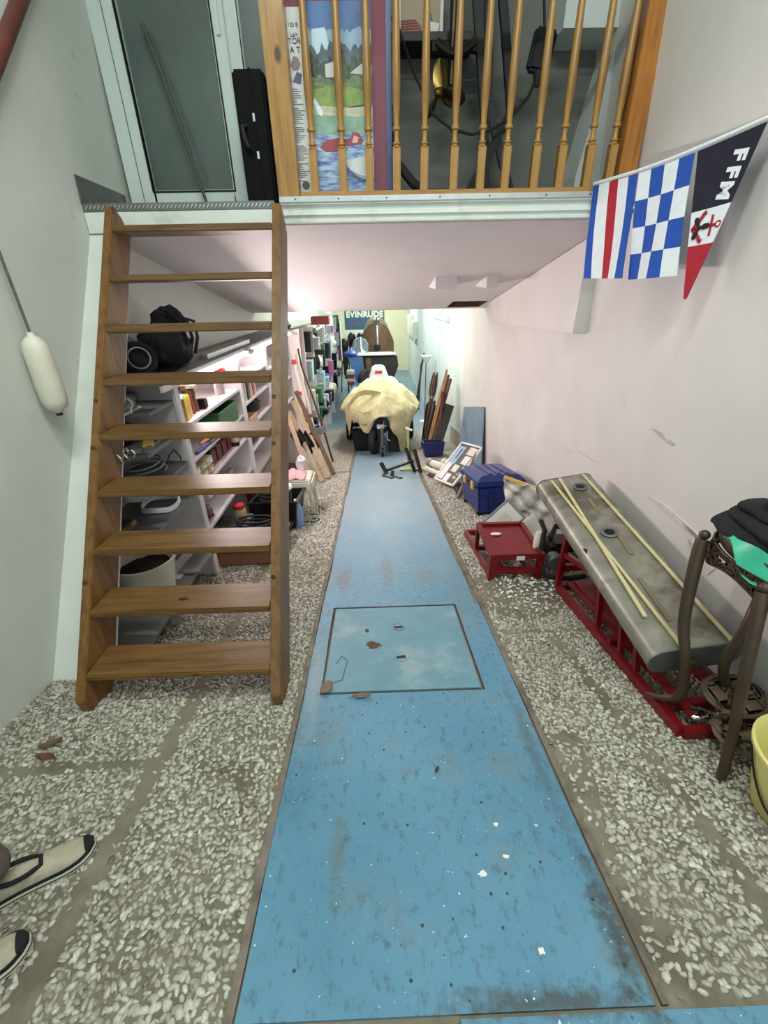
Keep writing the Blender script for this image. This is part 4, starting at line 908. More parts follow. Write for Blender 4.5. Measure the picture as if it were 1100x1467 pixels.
db = thing('drawer_box', 'stack of small clear storage boxes on the third lit shelf', 'box', (-1.36, 3.0, .27))
for i in range(2):
    for j in range(3):
        mb = MB(); mb.obox((-1.36, 2.92+j*.13, .305+.070*i), (.13, .115, .06), (0, 0, .0)); d_ = mb.build('small_drawer', M_vinyl if (i+j) % 2 else M_card, db, bevel=.004)
        mb = MB(); mb.obox((-1.29, 2.92+j*.13, .305+.070*i), (.01, .05, .018)); mb.build('drawer_pull', M_white, d_)
o = MB(); o.ball((-1.37, 3.36, .44), .065, 12, 8, (1, 1.4, .45), .3, 6); lab(o.build('green_cloth', M_green, None, True, base=(-1.37, 3.36, .41)), 'green cloth lying beside the clear storage boxes', 'cloth')
for k in range(4):
    o = MB(); o.box(-1.42, -1.33, 3.30+.14*k, 3.42+.14*k, .271, .40+.01*(k % 2)); lab(o.build('red_tin', M_darkred, base=(-1.38, 3.36+.14*k, .27), bevel=.008), ['leftmost of the four dark red tins on the third lit shelf', 'second from left of the four dark red tins in the lit bay', 'third from left of the four dark red tins in the lit bay', 'rightmost of the four dark red tins on the third lit shelf'][k], 'tin', 'row of dark red tins')
sj = thing('dark_jar', 'dark label jar standing at the right of the third lit shelf', 'jar', (-1.31, 3.86, .27))
mb = MB(); mb.lathe([(.04, 0), (.042, .02), (.042, .12), (.036, .135)], (-1.315, 3.88, .271), 18); mb.build('jar_body', M_dark, sj, True)
mb = MB(); mb.lathe([(.0425, .04), (.0425, .09)], (-1.315, 3.88, .271), 18, cap=False); mb.build('paper_label', M_card, sj, True)
mb = MB(); mb.lathe([(.039, .135), (.039, .155)], (-1.315, 3.88, .271), 18); mb.build('jar_lid', M_card, sj)
for k in range(3):
    o = MB(); o.lathe([(.03, 0), (.03, .2+.1*k), (.025, .21+.1*k)], (-1.42, 3.25+.1*k, .03), 12, (.08, 1, 0)); lab(o.build('grey_pipe', M_grey if k else M_white, None, True, base=(-1.42, 3.3+.1*k, 0)), ['short white pipe lying on the lowest lit shelf', 'middle grey pipe lying on the lowest lit shelf', 'longest grey pipe lying on the lowest lit shelf'][k], 'pipe', 'pipes on the lowest lit shelf')
o = MB(); o.ball((-1.36, 3.02, .0), .07, 12, 8, (1, 1.3, .8), .35, 16); lab(o.build('dark_rag', M_darkred, None, True, base=(-1.36, 3.02, -.06)), 'dark red rag on the lowest lit shelf', 'cloth')
cup = thing('red_cup', 'red plastic measuring cup hung below the tube in the lit bay', 'cup', (-1.42, 4.12, .80))
mb = MB(); mb.lathe([(.045, 0), (.062, .10), (.064, .115), (.058, .115), (.042, .012)], (-1.41, 4.06, .815), 20); mb.build('cup_body', M_redp, cup, True)
mb = MB(); mb.tube([(-1.41, 4.122, .90), (-1.41, 4.16, .89), (-1.41, 4.16, .85), (-1.41, 4.113, .84)], .006, 8); mb.build('cup_handle', M_redp, cup, True)
mb = MB(); mb.tube([(-1.41, 4.06, .93), (-1.41, 4.06, .99), (-1.41, 4.07, 1.044)], .003, 6); mb.build('hanging_wire', M_dark, cup, True)

# floor in front of bay 2
z = fz(2.62)
wb = thing('wooden_box', 'long brown wooden box on the floor behind the ladder', 'box', (-1.10, 3.0, fz(3.0)))
Rw = Euler((-.15, 0, .08)).to_matrix()
mb = MB(); mb.obox((-1.10, 3.02, fz(3.02)+.075), (.44, .20, .13), m=Rw); mb.build('box_body', M_terr, wb, bevel=.004)
mb = MB(); mb.obox((-1.10, 3.02, fz(3.02)+.148), (.46, .22, .016), m=Rw); mb.build('box_lid', M_terr, wb, bevel=.003)
bt = thing('black_tub', 'shallow black plastic tub behind the brown wooden box', 'tub', (-1.08, 3.35, fz(3.35)))
def tub(root, cx_, cy_, z0, sx_, sy_, h, m_, rx=0.0, rim=.02, fl_=.02, rz=0.0):
    R_ = Euler((rx, 0, rz)).to_matrix(); o_ = Vector((cx_, cy_, z0)); t_ = .012
    def rect(w, d, zz): return [o_ + R_ @ Vector((a*w/2, b*d/2, zz)) for a, b in ((-1, -1), (1, -1), (1, 1), (-1, 1))]
    lev = [rect(sx_*.88, sy_*.88, 0), rect(sx_, sy_, h), rect(sx_+2*rim, sy_+2*rim, h), rect(sx_+2*rim, sy_+2*rim, h+.02), rect(sx_-2*t_, sy_-2*t_, h+.02), rect(sx_*.86-t_, sy_*.86-t_, t_)]
    vs = [p for l in lev for p in l]; fs = [(3, 2, 1, 0), (20, 21, 22, 23)]
    for i in range(5): fs += [(4*i+k, 4*i+(k+1) % 4, 4*i+4+(k+1) % 4, 4*i+4+k) for k in range(4)]
    mb_ = MB(); mb_.add(vs, fs); return mb_.build('tub_shell', m_, root, bevel=.004)
tub(bt, -1.08, 3.36, fz(3.36)+.03, .52, .36, .10, M_black, -.15)
bc = thing('black_crate', 'black plastic crate holding a coiled black hose beside the lit bay', 'crate', (-1.02, 3.92, fz(3.92)))
tub(bc, -1.00, 3.90, fz(3.90)+.035, .44, .50, .26, M_black, -.15)
hc_ = MB(); hc_.tube([(-1.02+.15*math.cos(a), 3.90+.16*math.sin(a), fz(3.9)+.24+.0065*a-.022*math.sin(a)) for a in np.linspace(0, 2*PI*4, 90)], .015, 7); hc_ = hc_.build('coiled_hose', M_rubber, None, True, base=(-1.0, 3.9, fz(3.9)+.2)); tag(hc_, 'coiled black hose heaped in the black plastic crate', 'hose')
o = MB(); o.ball((-.90, 3.83, fz(3.83)+.43), .065, 12, 8, (1.2, 1, .6), .35, 5); lab(o.build('white_rag', M_paper, None, True, base=(-.9, 3.83, fz(3.83)+.38)), 'white rag lying on the coiled hose', 'cloth')
h2 = MB(); h2.tube([(-1.08+.17*math.cos(a), 3.38+.13*math.sin(a), fz(3.38)+.16+.006*a-.02*math.sin(a)) for a in np.linspace(0, 2*PI*3, 70)], .011, 7); h2 = h2.build('coiled_cable', M_rubber, None, True, base=(-1, 3.38, fz(3.38)+.14)); tag(h2, 'coiled black cable lying in the shallow black tub', 'cable')
o = MB(); o.lathe([(.05, 0), (.065, .04), (.06, .045), (.045, .01)], (-.87, 3.44, fz(3.44)+.135), 18); lab(o.build('cream_bowl', M_card, None, True, base=(-.87, 3.44, fz(3.44)+.135)), 'small cream bowl beside the coiled cable in the black tub', 'bowl')
jl = thing('preserve_jar', 'glass jar with a red-striped lid on the floor below the lit bay', 'jar', (-1.29, 3.55, fz(3.55)))
zz = fz(3.55)
mb = MB(); mb.box(-1.34, -1.19, 3.42, 3.66, zz+.012, zz+.20); o_ = mb.build('tmp', M_grey, jl); o_.name = 'jar_crate'
mb = MB(); mb.lathe([(.05, 0), (.056, .02), (.056, .11), (.045, .13)], (-1.265, 3.52, zz+.20), 18); mb.build('jar_body', M_card, jl, True)
mb = MB(); mb.lathe([(.05, .13), (.05, .165)], (-1.265, 3.52, zz+.20), 18); mb.build('red_lid', M_redp, jl)
rc = thing('red_canister', 'tall dark red fuel canister beside the black crate', 'canister', (-1.28, 3.95, fz(3.95)))
mb = MB(); mb.obox((-1.285, 4.06, fz(4.05)+.24), (.10, .16, .42)); mb.build('canister_body', M_darkred, rc, bevel=.015)
mb = MB(); mb.lathe([(.02, 0), (.02, .04)], (-1.285, 4.06, fz(4.05)+.45), 12); mb.build('cap', M_redp, rc)

# bay 3
for k in range(7):
    w = .03+.006*(k % 3); y = 4.36+.075*k
    o = MB(); o.obox((-1.37, y, .56+.085+.01*(k % 2)), (.14, w, .17+.02*(k % 2)), (.0, 0, 0))
    lab(o.build('book', [M_vinyl, M_paper, M_dark, M_card, M_paper, M_redp, M_paper][k], base=(-1.37, y, .56)), ['cream book at the left of the short row in the third bay', 'white book second in the short row in the third bay', 'black book in the short row in the third bay', 'tan book in the middle of the short row in the third bay', 'white book right of the tan one in the third bay', 'red book in the short row in the third bay', 'white book at the right of the short row in the third bay'][k], 'book', 'books in the third bay')
o = MB(); o.ball((-1.40, 4.85, .41), .10, 14, 9, (.9, 2.6, .75), .4, 21); lab(o.build('black_pouch', M_black2, None, True, base=(-1.4, 4.85, .32)), 'black leather pouch below the books in the third bay', 'bag')
cbx = thing('compartment_box', 'small wooden box with compartments below the black pouch', 'box', (-1.35, 4.6, .32))
mb = MB()
mb.box(-1.44, -1.27, 4.33, 4.63, .321, .33); mb.box(-1.44, -1.43, 4.33, 4.63, .33, .40); mb.box(-1.28, -1.27, 4.33, 4.63, .33, .40)
for y in (4.33, 4.43, 4.53, 4.62): mb.box(-1.43, -1.28, y, y+.01, .33, .40)
mb.build('box_frame', M_card, cbx)
for k, (z, y0, y1) in enumerate(((.10, 4.25, 5.2), (.115, 4.3, 5.1), (-.22, 4.3, 5.2))):
    o = MB(); o.box(-1.50+.12*k, -1.36+.04*k, y0, y1, z-.02 if k != 1 else z-.0349, z+.01 if k != 1 else z-.008); lab(o.build('dark_plank', M_plank2, base=(-1.4, 4.7, z)), ['wide dark plank lying on the fourth shelf of the third bay', 'narrow dark plank beside the wide one in the third bay', 'dark plank on the bottom shelf of the third bay'][k], 'plank')

# ================================================================== LEFT AISLE, FURTHER DOWN
mb = MB(); mb.box(-1.31, -1.285, 6.95, 8.10, fz(7.5)-.05, 1.02); pan = mb.build('tall_pink_panel', mat('pale_pink_panel', (226, 196, 196), .6, 0, .04, 4), base=(-1.3, 7.5, fz(7.5)), bevel=.002); tag(pan, 'tall pale pink board closing the shelving behind the leaning oars', 'panel')
def pole(name, a, b, r0, r1, m_, lb, cat, group=None, rings=None, blade=None):
    t = thing(name, lb, cat, (a[0], a[1], a[2]), group)
    mb = MB(); mb.tube([a, tuple((Vector(a)+Vector(b))/2), b], [r0, (r0+r1)/2, r1], 10); mb.build('shaft', m_, t, True)
    for f_, rr, mm, nm in (rings or []):
        p = Vector(a).lerp(Vector(b), f_); d = (Vector(b)-Vector(a)).normalized()
        mb = MB(); mb.tube([p-d*.028, p+d*.028], rr, 10); mb.build(nm, mm, t, True)
    return t
rr = [(.42, .026, M_redp, 'red_band'), (.66, .026, M_redp, 'red_band'), (.93, .045, M_redp, 'red_grip')]
z7 = fz(6.6)
pole('boat_hook', (-.98, 6.45, fz(6.45)+.02), (-1.25, 7.0, .72), .022, .022, M_paper, 'white boat hook with red bands leaning on the pink panel, left one', 'pole', 'white boat hooks', rr)
pole('boat_hook', (-.90, 6.75, fz(6.75)+.02), (-1.25, 7.35, .66), .022, .020, M_paper, 'thinner white boat hook leaning on the pink panel, right one', 'pole', 'white boat hooks', [(.45, .026, M_redp, 'red_band')])
bs = MB(); bs.tube([(-.74, 6.9, fz(6.9)+.02), (-.88, 7.1, -.50), (-1.06, 7.35, .05), (-1.22, 7.6, .45), (-1.265, 7.7, .72)], [.018, .018, .018, .018, .014], 8); bs = bs.build('curved_stick', M_polew, None, True, base=(-.74, 6.9, fz(6.9))); tag(bs, 'long bent brown stick leaning against the pink panel', 'stick')
def plank(a, b, w, t_, m_, lb, nm='leaning_plank', g='planks leaning beside the stool'):
    mb = MB(); mb.bar(a, b, w, t_, (1, .25, .4)); o_ = mb.build(nm, m_, base=a, bevel=.003); return tag(o_, lb, 'plank', g)
plank((-.76, 5.52, fz(5.52)+.03), (-1.22, 6.1, .05), .035, .055, M_plank, 'pale narrow plank leaning nearest the white stool')
plank((-.70, 5.72, fz(5.72)+.035), (-1.21, 6.45, .12), .030, .085, M_plank, 'wide pale plank with screw holes leaning behind the narrow one')
plank((-.64, 5.95, fz(5.95)+.03), (-1.21, 6.75, .20), .030, .065, M_plank2, 'brown plank leaning rightmost beside the white stool')
plank((-.86, 5.3, fz(5.3)+.03), (-1.23, 5.75, .30), .03, .06, M_card, 'orange-brown plank leaning leftmost beside the stool')
for k in range(4):
    y = 5.62+.16*k
    o = MB(); o.grid(6, 6, lambda u, v: Vector((-1.14+.05*k+.10*u+.05*v, y+.05*math.sin(2*u), -.18-.075*k-.24*u+.13*v+.03*math.sin(3*v))), .02); o = o.build('black_fin', M_rubber if k % 2 else M_black, None, True, base=(-1.1, y, -.3)); tag(o, ['black swim fin hooked on the leaning planks, nearest', 'black swim fin hooked on the leaning planks, second', 'black swim fin hooked on the leaning planks, third', 'black swim fin hooked on the leaning planks, farthest'][k], 'fin', 'black fins on the planks')
o = MB(); o.grid(8, 6, lambda u, v: Vector((-1.10+.28*u, 6.9+.1*u, -.52+.12*v-.05*math.sin(PI*u))), .025); o = o.build('clear_float', M_grey, None, True, base=(-1, 6.9, -.5)); tag(o, 'grey plastic float wedged behind the fins', 'float')
bx_ = MB(); bx_.box(-1.25, -.98, 5.28, 5.62, fz(5.6)-.01, fz(5.6)+.30); bx_ = bx_.build('dark_box', M_dark, base=(-1.1, 5.4, fz(5.4)), bevel=.01); tag(bx_, 'dark box on the floor behind the white stool', 'box')
# white plastic stool
sx, sy = -.86, 4.38
so = thing('plastic_stool', 'white moulded plastic stool with a pink towel beside the leaning planks', 'stool', (sx, sy, fz(sy)))
def zf(y): return fz(y)
top = fz(sy)+.42
mb = MB(); mb.hexa([(sx-.15, sy-.15, top-.03), (sx+.15, sy-.15, top-.03), (sx+.15, sy+.15, top-.03), (sx-.15, sy+.15, top-.03), (sx-.14, sy-.14, top), (sx+.14, sy-.14, top), (sx+.14, sy+.14, top), (sx-.14, sy+.14, top)]); mb.build('seat', M_vinyl, so, bevel=.008)
for a, b in ((-1, -1), (1, -1), (1, 1), (-1, 1)):
    f_ = Vector((sx+a*.175, sy+b*.175, fz(sy+b*.175)+.001)); h_ = Vector((sx+a*.135, sy+b*.135, top-.03))
    w0, w1 = .035, .05
    mb = MB(); mb.hexa([(f_.x-w0*(a > 0), f_.y-w0*(b > 0), f_.z), (f_.x+w0*(a < 0), f_.y-w0*(b > 0), f_.z), (f_.x+w0*(a < 0), f_.y+w0*(b < 0), f_.z), (f_.x-w0*(a > 0), f_.y+w0*(b < 0), f_.z),
                        (h_.x-w1*(a > 0), h_.y-w1*(b > 0), h_.z), (h_.x+w1*(a < 0), h_.y-w1*(b > 0), h_.z), (h_.x+w1*(a < 0), h_.y+w1*(b < 0), h_.z), (h_.x-w1*(a > 0), h_.y+w1*(b < 0), h_.z)]); mb.build('leg', M_vinyl, so, bevel=.003)
for (x0, x1, y0, y1) in ((-.15, .15, -.165, -.15), (-.15, .15, .15, .165), (-.165, -.15, -.15, .15), (.15, .165, -.15, .15)):
    mb = MB(); mb.box(sx+x0, sx+x1, sy+y0, sy+y1, top-.13, top-.03); mb.build('apron', M_vinyl, so, bevel=.003)
tw = MB(); tw.grid(10, 10, lambda u, v: Vector((sx-.15+.24*u, sy-.15+.22*v, top+.012+.07*math.sin(PI*u)*math.sin(PI*v)+.012*math.sin(13*u+5*v)+.01*math.sin(17*v))), .01); tw = tw.build('pink_towel', M_pink, None, True, base=(sx, sy, top)); tag(tw, 'crumpled pink towel on the white stool', 'towel')
pb = MB(); pb.ball((sx+.03, sy+.08, top+.10), .075, 12, 9, (.75, .9, 1.2), .4, 4); pb = pb.build('clear_bag', mat('translucent_bag', (214, 206, 214), .2, 0, .1, 10), None, True, base=(sx+.03, sy+.08, top+.03)); tag(pb, 'translucent plastic bag behind the pink towel on the stool', 'bag')
bl_ = thing('water_bottle', 'blue tinted plastic water container on the floor beside the stool', 'bottle', (-.98, 3.98, fz(3.98)))
o = MB(); o.tube([(-.70, 4.0, fz(4.0)+.012), (-.64, 4.03, fz(4.03)+.013), (-.61, 3.97, fz(3.97)+.013), (-.66, 3.90, fz(3.9)+.012), (-.76, 3.92, fz(3.92)+.012), (-.84, 3.99, fz(3.99)+.012)], .006, 6); tag(o.build('floor_cable', M_black, None, True, base=(-.7, 3.95, fz(3.95))), 'black cord looped on the floor in front of the white stool', 'cable')
mb = MB(); mb.lathe([(.05, 0), (.058, .02), (.058, .20), (.03, .25), (.018, .27)], (-.80, 3.80, fz(3.80)+.01), 16); mb.build('bottle_body', mat('pale_blue_bottle', (128, 152, 196), .2, 0, .1, 8), bl_, True)
mb = MB(); mb.lathe([(.02, .27), (.02, .295)], (-.80, 3.80, fz(3.80)+.01), 12); mb.build('bottle_cap', M_white, bl_)
bl_.location = (-.80, 3.80, fz(3.80))
for ch in bl_.children:
    ch.data.transform(Matrix.Translation(Vector((-.98, 3.98, fz(3.98)))-Vector((-.80, 3.80, fz(3.80)))))
st_ = thing('wire_stand', 'small bent wire stand lying beside the white stool', 'stand', (-.66, 4.2, fz(4.2)))
mb = MB(); mb.tube([(-.74, 4.16, fz(4.16)+.01), (-.63, 4.14, fz(4.14)+.01), (-.64, 4.18, fz(4.2)+.10), (-.60, 4.30, fz(4.3)+.01)], .006, 6); mb.build('wire', M_dark, st_, True)

# second run of shelving, rear left
u2 = thing('rear_shelf_unit', 'long white shelving along the rear left wall, crowded with gear', 'shelving', (-1.45, 12.4, Z_LEVEL))
mb = MB(); mb.box(-1.69, -1.03, 8.14, 10.6, 1.005, 1.035); mb.build('top_board', M_cream_deck, u2)
mb = MB(); mb.box(-1.69, -1.315, 6.97, 8.14, 1.01, 1.035); mb.build('top_board', M_cream_deck, u2)
for y in (8.16, 9.4, 10.6, 11.9, 13.2, 14.6, 16.0):
    mb = MB(); mb.box(-1.69, -1.22, y-.015, y+.015, Z_LEVEL+.001 if y > 11.4 else fz(y), 1.0 if y < 11 else .95); mb.build('upright', M_shelf, u2)
for y0, y1 in ((8.18, 9.38), (9.42, 10.58), (10.62, 11.88), (11.92, 13.18), (13.22, 14.58), (14.62, 15.98)):
    for z in (.60, .08, -.46, -1.02):
        mb = MB(); mb.box(-1.69, -1.22, y0, y1, z-.025, z); mb.build('shelf', M_shelf, u2)
rb = MB(); rb.box(-1.13, -.80, 8.6, 8.92, 1.035, 1.17); rb = rb.build('brown_wood_case', M_redbox, base=(-1, 8.7, 1.035), bevel=.006); tag(rb, 'brown-red wooden case on the cream top board below the soffit', 'case')
for k in range(2):
    o = MB(); o.tube([(-1.28+.03*k, 7.0+.05*k, 1.05+.03*k), (-1.12+.06*k, 8.0, 1.06+.03*k)], .012, 8); tag(o.build('metal_tube', M_steelplate, None, True, base=(-1.28, 7, 1.036)), 'bright metal tube lying on the top board left of the brown case' if k else 'dull metal tube lying on the top board at the left', 'tube')
o = MB(); o.ball((-1.36, 7.25, 1.115), .09, 12, 8, (1, 1.5, .8), .4, 3); tag(o.build('dark_bundle', M_dark, None, True, base=(-1.36, 7.25, 1.036)), 'dark bundle on the top board beside the ladder edge', 'bundle')
for i, (y0, y1) in enumerate(((8.5, 9.7), (10.0, 11.6), (12.0, 13.6))):
    tl = thing('fluorescent_tube', 'cool white fluorescent tube on the rear left shelving, ' + ('nearest', 'middle', 'farthest')[i], 'lamp', (-1.02, (y0+y1)/2, .97), 'rear left tubes')
    xo = -1.02 if y1 < 10.6 else -1.18
    mb = MB(); mb.tube([(xo, y0+.04, .965), (xo, y1-.04, .965)], .014, 10); mb.build('glowing_tube', M_tubec, tl, True)
    mb = MB(); mb.box(xo-.03, xo+.03, y0, y1, .98, 1.004); mb.build('batten', M_white, tl)
items = [('folded_cloth', M_bluep), ('storage_box', M_green), ('storage_box', M_black), ('storage_box', M_grey), ('paint_can', M_black), ('paint_can', M_steelplate), ('rolled_bag', M_dark), ('storage_box', M_dark), ('paint_can', M_white), ('rolled_bag', M_black2), ('storage_box', mcol('pale_sky_box', (150, 172, 182))), ('paint_can', M_dark), ('rolled_bag', M_vinyl), ('storage_box', mcol('magenta_box', (176, 104, 150))), ('storage_box', M_grey)]
adj = {'folded_cloth': 'cloth', 'storage_box': 'box', 'paint_can': 'can', 'rolled_bag': 'bag'}
ri = random.Random(11); cnt = 0
cols = {M_bluep: 'blue', M_green: 'green', M_black: 'black', M_paper: 'white', M_redp: 'red', M_steelplate: 'grey metal', M_dark: 'dark', M_card: 'tan', M_white: 'white', M_black2: 'black', M_vinyl: 'cream', M_grey: 'grey'}
zn = {.60: 'top', .08: 'second', -.46: 'third', -1.02: 'lowest'}
for bi, (y0, y1) in enumerate(((8.18, 9.38), (9.42, 10.58), (10.62, 11.88), (11.92, 13.18), (13.22, 14.58), (14.62, 15.98))):
    for z in (.60, .08, -.46, -1.02):
        if z < fz((y0+y1)/2)+.05: continue
        y = y0+.06; ith = 0
        while y < y1-.25:
            nm, m_ = items[ri.randrange(len(items))]; w = ri.uniform(.15, .34); h_ = ri.uniform(.16, .44) if z < .5 else ri.uniform(.14, .34); x1 = -1.17+ri.uniform(-.05, .09); x0 = x1-.28
            c_ = (x0+.14, y+w/2, z)
            if nm == 'storage_box':
                o = MB(); o.hexa([(x0+.01, y+.01, z+.001), (x1-.01, y+.01, z+.001), (x1-.01, y+w-.01, z+.001), (x0+.01, y+w-.01, z+.001), (x0, y, z+h_), (x1, y, z+h_), (x1, y+w, z+h_), (x0, y+w, z+h_)])
                o.box(x0-.006, x1+.006, y-.004, y+w+.004, z+h_, z+h_+.02); o = o.build(nm, m_, base=c_, bevel=.004)
            elif nm == 'paint_can':
                r_ = min(.09, w/2); o = MB(); o.lathe([(r_, 0), (r_, .005), (r_*.97, .008), (r_*.97, h_*.9), (r_, h_*.9+.004), (r_, h_*.95), (r_*.9, h_*.95)], (x1-r_, y+r_, z+.001), 14); o = o.build(nm, m_, None, True, base=c_)
            else:
                o = MB(); o.ball((x0+.14, y+w/2, z+h_*.42), h_*.5, 12, 8, (1.0, w/h_*.9, .84), .3, cnt); o = o.build(nm, m_, None, True, base=c_)
            cn = cols.get(m_, 'pale blue' if m_.name == 'pale_sky_box' else 'magenta')
            tag(o, '%s %s, %s shelf of %s rear left bay, %s' % (cn, nm.replace('_', ' '), zn[z], ('first', 'second', 'third', 'fourth', 'fifth', 'sixth')[bi], ('first', 'second', 'third', 'fourth', 'fifth', 'sixth', 'seventh', 'eighth')[min(ith, 7)]+' along'), adj[nm], 'gear on the rear left shelves'); cnt += 1
            y += w+ri.uniform(.01, .06); ith += 1
# a few long things and outboard motors standing against the rear left
for k, (x, y, h_) in enumerate(((-1.02, 16.4, 1.85), (-.78, 17.0, 2.0), (-.48, 17.5, 1.95))):
    t = thing('outboard_engine', ['dark outboard engine on a stand at the rear left, nearest the shelves', 'dark outboard engine with grey cowling at the rear left, middle one', 'dark outboard engine at the rear left beside the brown boat'][k], 'engine', (x, y, Z_LEVEL), 'outboard engines at the rear')
    zt = Z_LEVEL+h_
    mb = MB(); mb.ball((x, y, zt-.20), .19, 14, 10, (.85, 1.0, 1.15), .08, k); mb.build('cowling', [M_dark, M_dark, M_black][k], t, True)
    mb = MB(); mb.hexa([(x-.07, y-.08, zt-1.25), (x+.07, y-.08, zt-1.25), (x+.07, y+.10, zt-1.25), (x-.07, y+.10, zt-1.25), (x-.11, y-.12, zt-.35), (x+.11, y-.12, zt-.35), (x+.11, y+.14, zt-.35), (x-.11, y+.14, zt-.35)]); mb.build('mid_section', M_dark, t, bevel=.01)
    mb = MB(); mb.ball((x, y-.02, zt-1.32), .06, 10, 8, (1, 2.4, 1)); mb.build('gear_case', M_goldpaint, t, True)
    for s_ in (-1, 1):
        mb = MB(); mb.bar((x+s_*.20, y-.12, Z_LEVEL+.005), (x+s_*.10, y+.02, zt-.55), .04, .04); mb.build('stand_leg', M_rust, t)
    mb = MB(); mb.bar((x-.14, y-.03, zt-.75), (x+.14, y-.03, zt-.75), .05, .04); mb.build('stand_bar', M_rust, t)
gt = thing('pale_coat', 'pale overall hanging at the end of the rear left shelving', 'coat', (-1.1, 15.2, .2))
mb = MB(); mb.grid(8, 12, lambda u, v: Vector((-1.15+.10*math.sin(2.4*u+1.5), 14.95+.45*u, .72-1.15*v+.04*math.sin(9*u))), .03); mb.build('coat_cloth', M_flagw, gt, True)
mb = MB(); mb.tube([(-1.15, 15.15, .72), (-1.15, 15.17, .80), (-1.2, 15.18, .84)], .008, 6); mb.build('hanger_hook', M_chrome, gt, True)

# sign at the far end
sg = thing('enamel_sign', 'dark blue sign with cream capital lettering on the far cream wall', 'sign', (-.34, YF, .4))
mb = MB(); mb.box(-1.24, .55, YF-.03, YF-.001, .12, .95); mb.build('sign_panel', mat('sign_blue', (52, 92, 122), .4, 0, .1, 4), sg, bevel=.004)
text_mesh('EVINRUDE', .335, mcol('sign_cream', (226, 226, 196)), sg, frame((-.34, YF-.033, .735), (1, 0, 0), (0, 0, 1)), 'lettering', .003, .018, 1.08)
for k in range(3):
    mb = MB(); mb.box(-1.1, -.35-.1*k, YF-.034, YF-.03, .43-.09*k, .46-.09*k); mb.build('sign_small_text_line', mcol('sign_maroon', (110, 80, 104)), sg)
mb = MB(); mb.ball((.1, YF-.034, .30), .12, 14, 8, (1.6, .06, .5)); mb.build('sign_propeller_mark', M_green, sg, True)
mb = MB(); mb.box(-1.3, .7, YF-.035, YF-.002, -.22, .06); struct(mb.build('trim_4', M_white))

# ================================================================== BOATS
def hull(root, name, cx_, y0, y1, beam, zk, zg, m_, flare=1.0, bow_up=.12, transom=.85, tk=.02, pw=1.6):
    """bow at y0 towards the camera"""
    mb = MB(); N = 16; K = 9; L_ = []
    for i in range(N+1):
        t = i/N; y = y0+(y1-y0)*t
        w = beam/2*(math.sin(min(1, t*1.7+.02)*PI/2))**.8*(1 if t < .7 else 1-(1-transom)*(t-.7)/.3)
        zt = zg+bow_up*(1-t)**2; zb = zk+(zt-zk)*.85*max(0, 1-t*4.0)**pw
        row = []
        for k in range(-K, K+1):
            s_ = k/K; a = abs(s_)
            row.append((cx_+math.copysign(w*(a**.75), s_)*1.0 if k else cx_, y, zb+(zt-zb)*(a**2.2)))
        L_.append(row)
    W = 2*K+1
    def fn(u, v):
        i = min(N, round(v*N)); k = min(W-1, round(u*(W-1))); return L_[i][k]
    mb.grid(W-1, N, fn, tk)
    r_ = L_[N]; n0 = len(mb.v); mb.add(r_, [tuple(range(W))])
    return mb.build(name, m_, root, True, angle=50), L_
# boat 1: small boat on a trailer under the canvas
b1_ = thing('covered_boat', 'small boat on a trailer under the tan canvas, nearest of the three boats', 'boat', (.10, 8.9, fz(8.9)))
hull(b1_, 'hull', .10, 7.62, 11.0, 1.30, -.98, -.45, M_hullblue, bow_up=.05)
mb = MB(); mb.box(.03, .16, 7.55, 7.75, -.66, -.50); mb.build('bow_pad', M_paper, b1_, bevel=.01)
tr = thing('boat_trailer', 'dark boat trailer with a jockey wheel carrying the canvas-covered boat', 'trailer', (.10, 8.6, fz(8.6)))
mb = MB(); mb.bar((.08, 7.50, -.86), (.08, 10.6, -1.12), .08, .08); mb.build('draw_bar', M_dark, tr)
mb = MB(); mb.bar((.08, 7.58, -.90), (.08, 7.62, -.52), .09, .09); mb.build('winch_post', M_dark, tr, bevel=.005)
mb = MB(); mb.box(.02, .15, 7.50, 7.60, -.56, -.46); mb.build('winch', M_black, tr, bevel=.01)
mb = MB(); mb.tube([(.115, 7.40, -.60), (.115, 7.38, -.95)], .028, 10); mb.build('jockey_tube', M_steelplate, tr, True)
mb = MB(); mb.tube([(.115, 7.40, -.60), (.115, 7.40, -.57), (.20, 7.38, -.56)], .010, 8); mb.build('jockey_crank', M_steelplate, tr, True)
mb = MB(); mb.tube([(.21, 7.42, -.66), (.21, 7.42, -.82), (.26, 7.40, -.83)], .012, 8); mb.build('coupling_handle', M_chrome, tr, True)
zj = fz(7.33)
for s_ in (-1, 1):
    mb = MB(); mb.bar((.115+s_*.035, 7.38, -.93), (.115+s_*.035, 7.33, zj+.085), .012, .05); mb.build('wheel_fork', M_steelplate, tr)
mb = MB(); mb.lathe([(.045, -.024), (.078, -.022), (.082, -.01), (.082, .01), (.078, .022), (.045, .024)], (.115, 7.33, zj+.085), 20, (1, 0, 0)); mb.build('jockey_wheel', M_rubber, tr, True)
mb = MB(); mb.lathe([(.04, -.026), (.04, .026)], (.115, 7.33, zj+.085), 14, (1, 0, 0)); mb.build('wheel_hub', M_chrome, tr)
mb = MB(); mb.bar((-.55, 9.5, -1.10), (.78, 9.5, -1.10), .07, .07); mb.build('axle', M_dark, tr)
for s_ in (-.58, .78):
    mb = MB(); mb.lathe([(.12, -.07), (.21, -.07), (.235, -.045), (.235, .045), (.21, .07), (.12, .07)], (s_, 9.5, fz(9.5)+.245), 22, (1, 0, 0)); mb.build('road_wheel', M_rubber, tr, True)
sp = thing('spare_tyre', 'narrow black spare tyre standing against the trailer under the canvas', 'tyre', (-.02, 7.80, fz(7.8)))
zc = fz(7.7)+.245
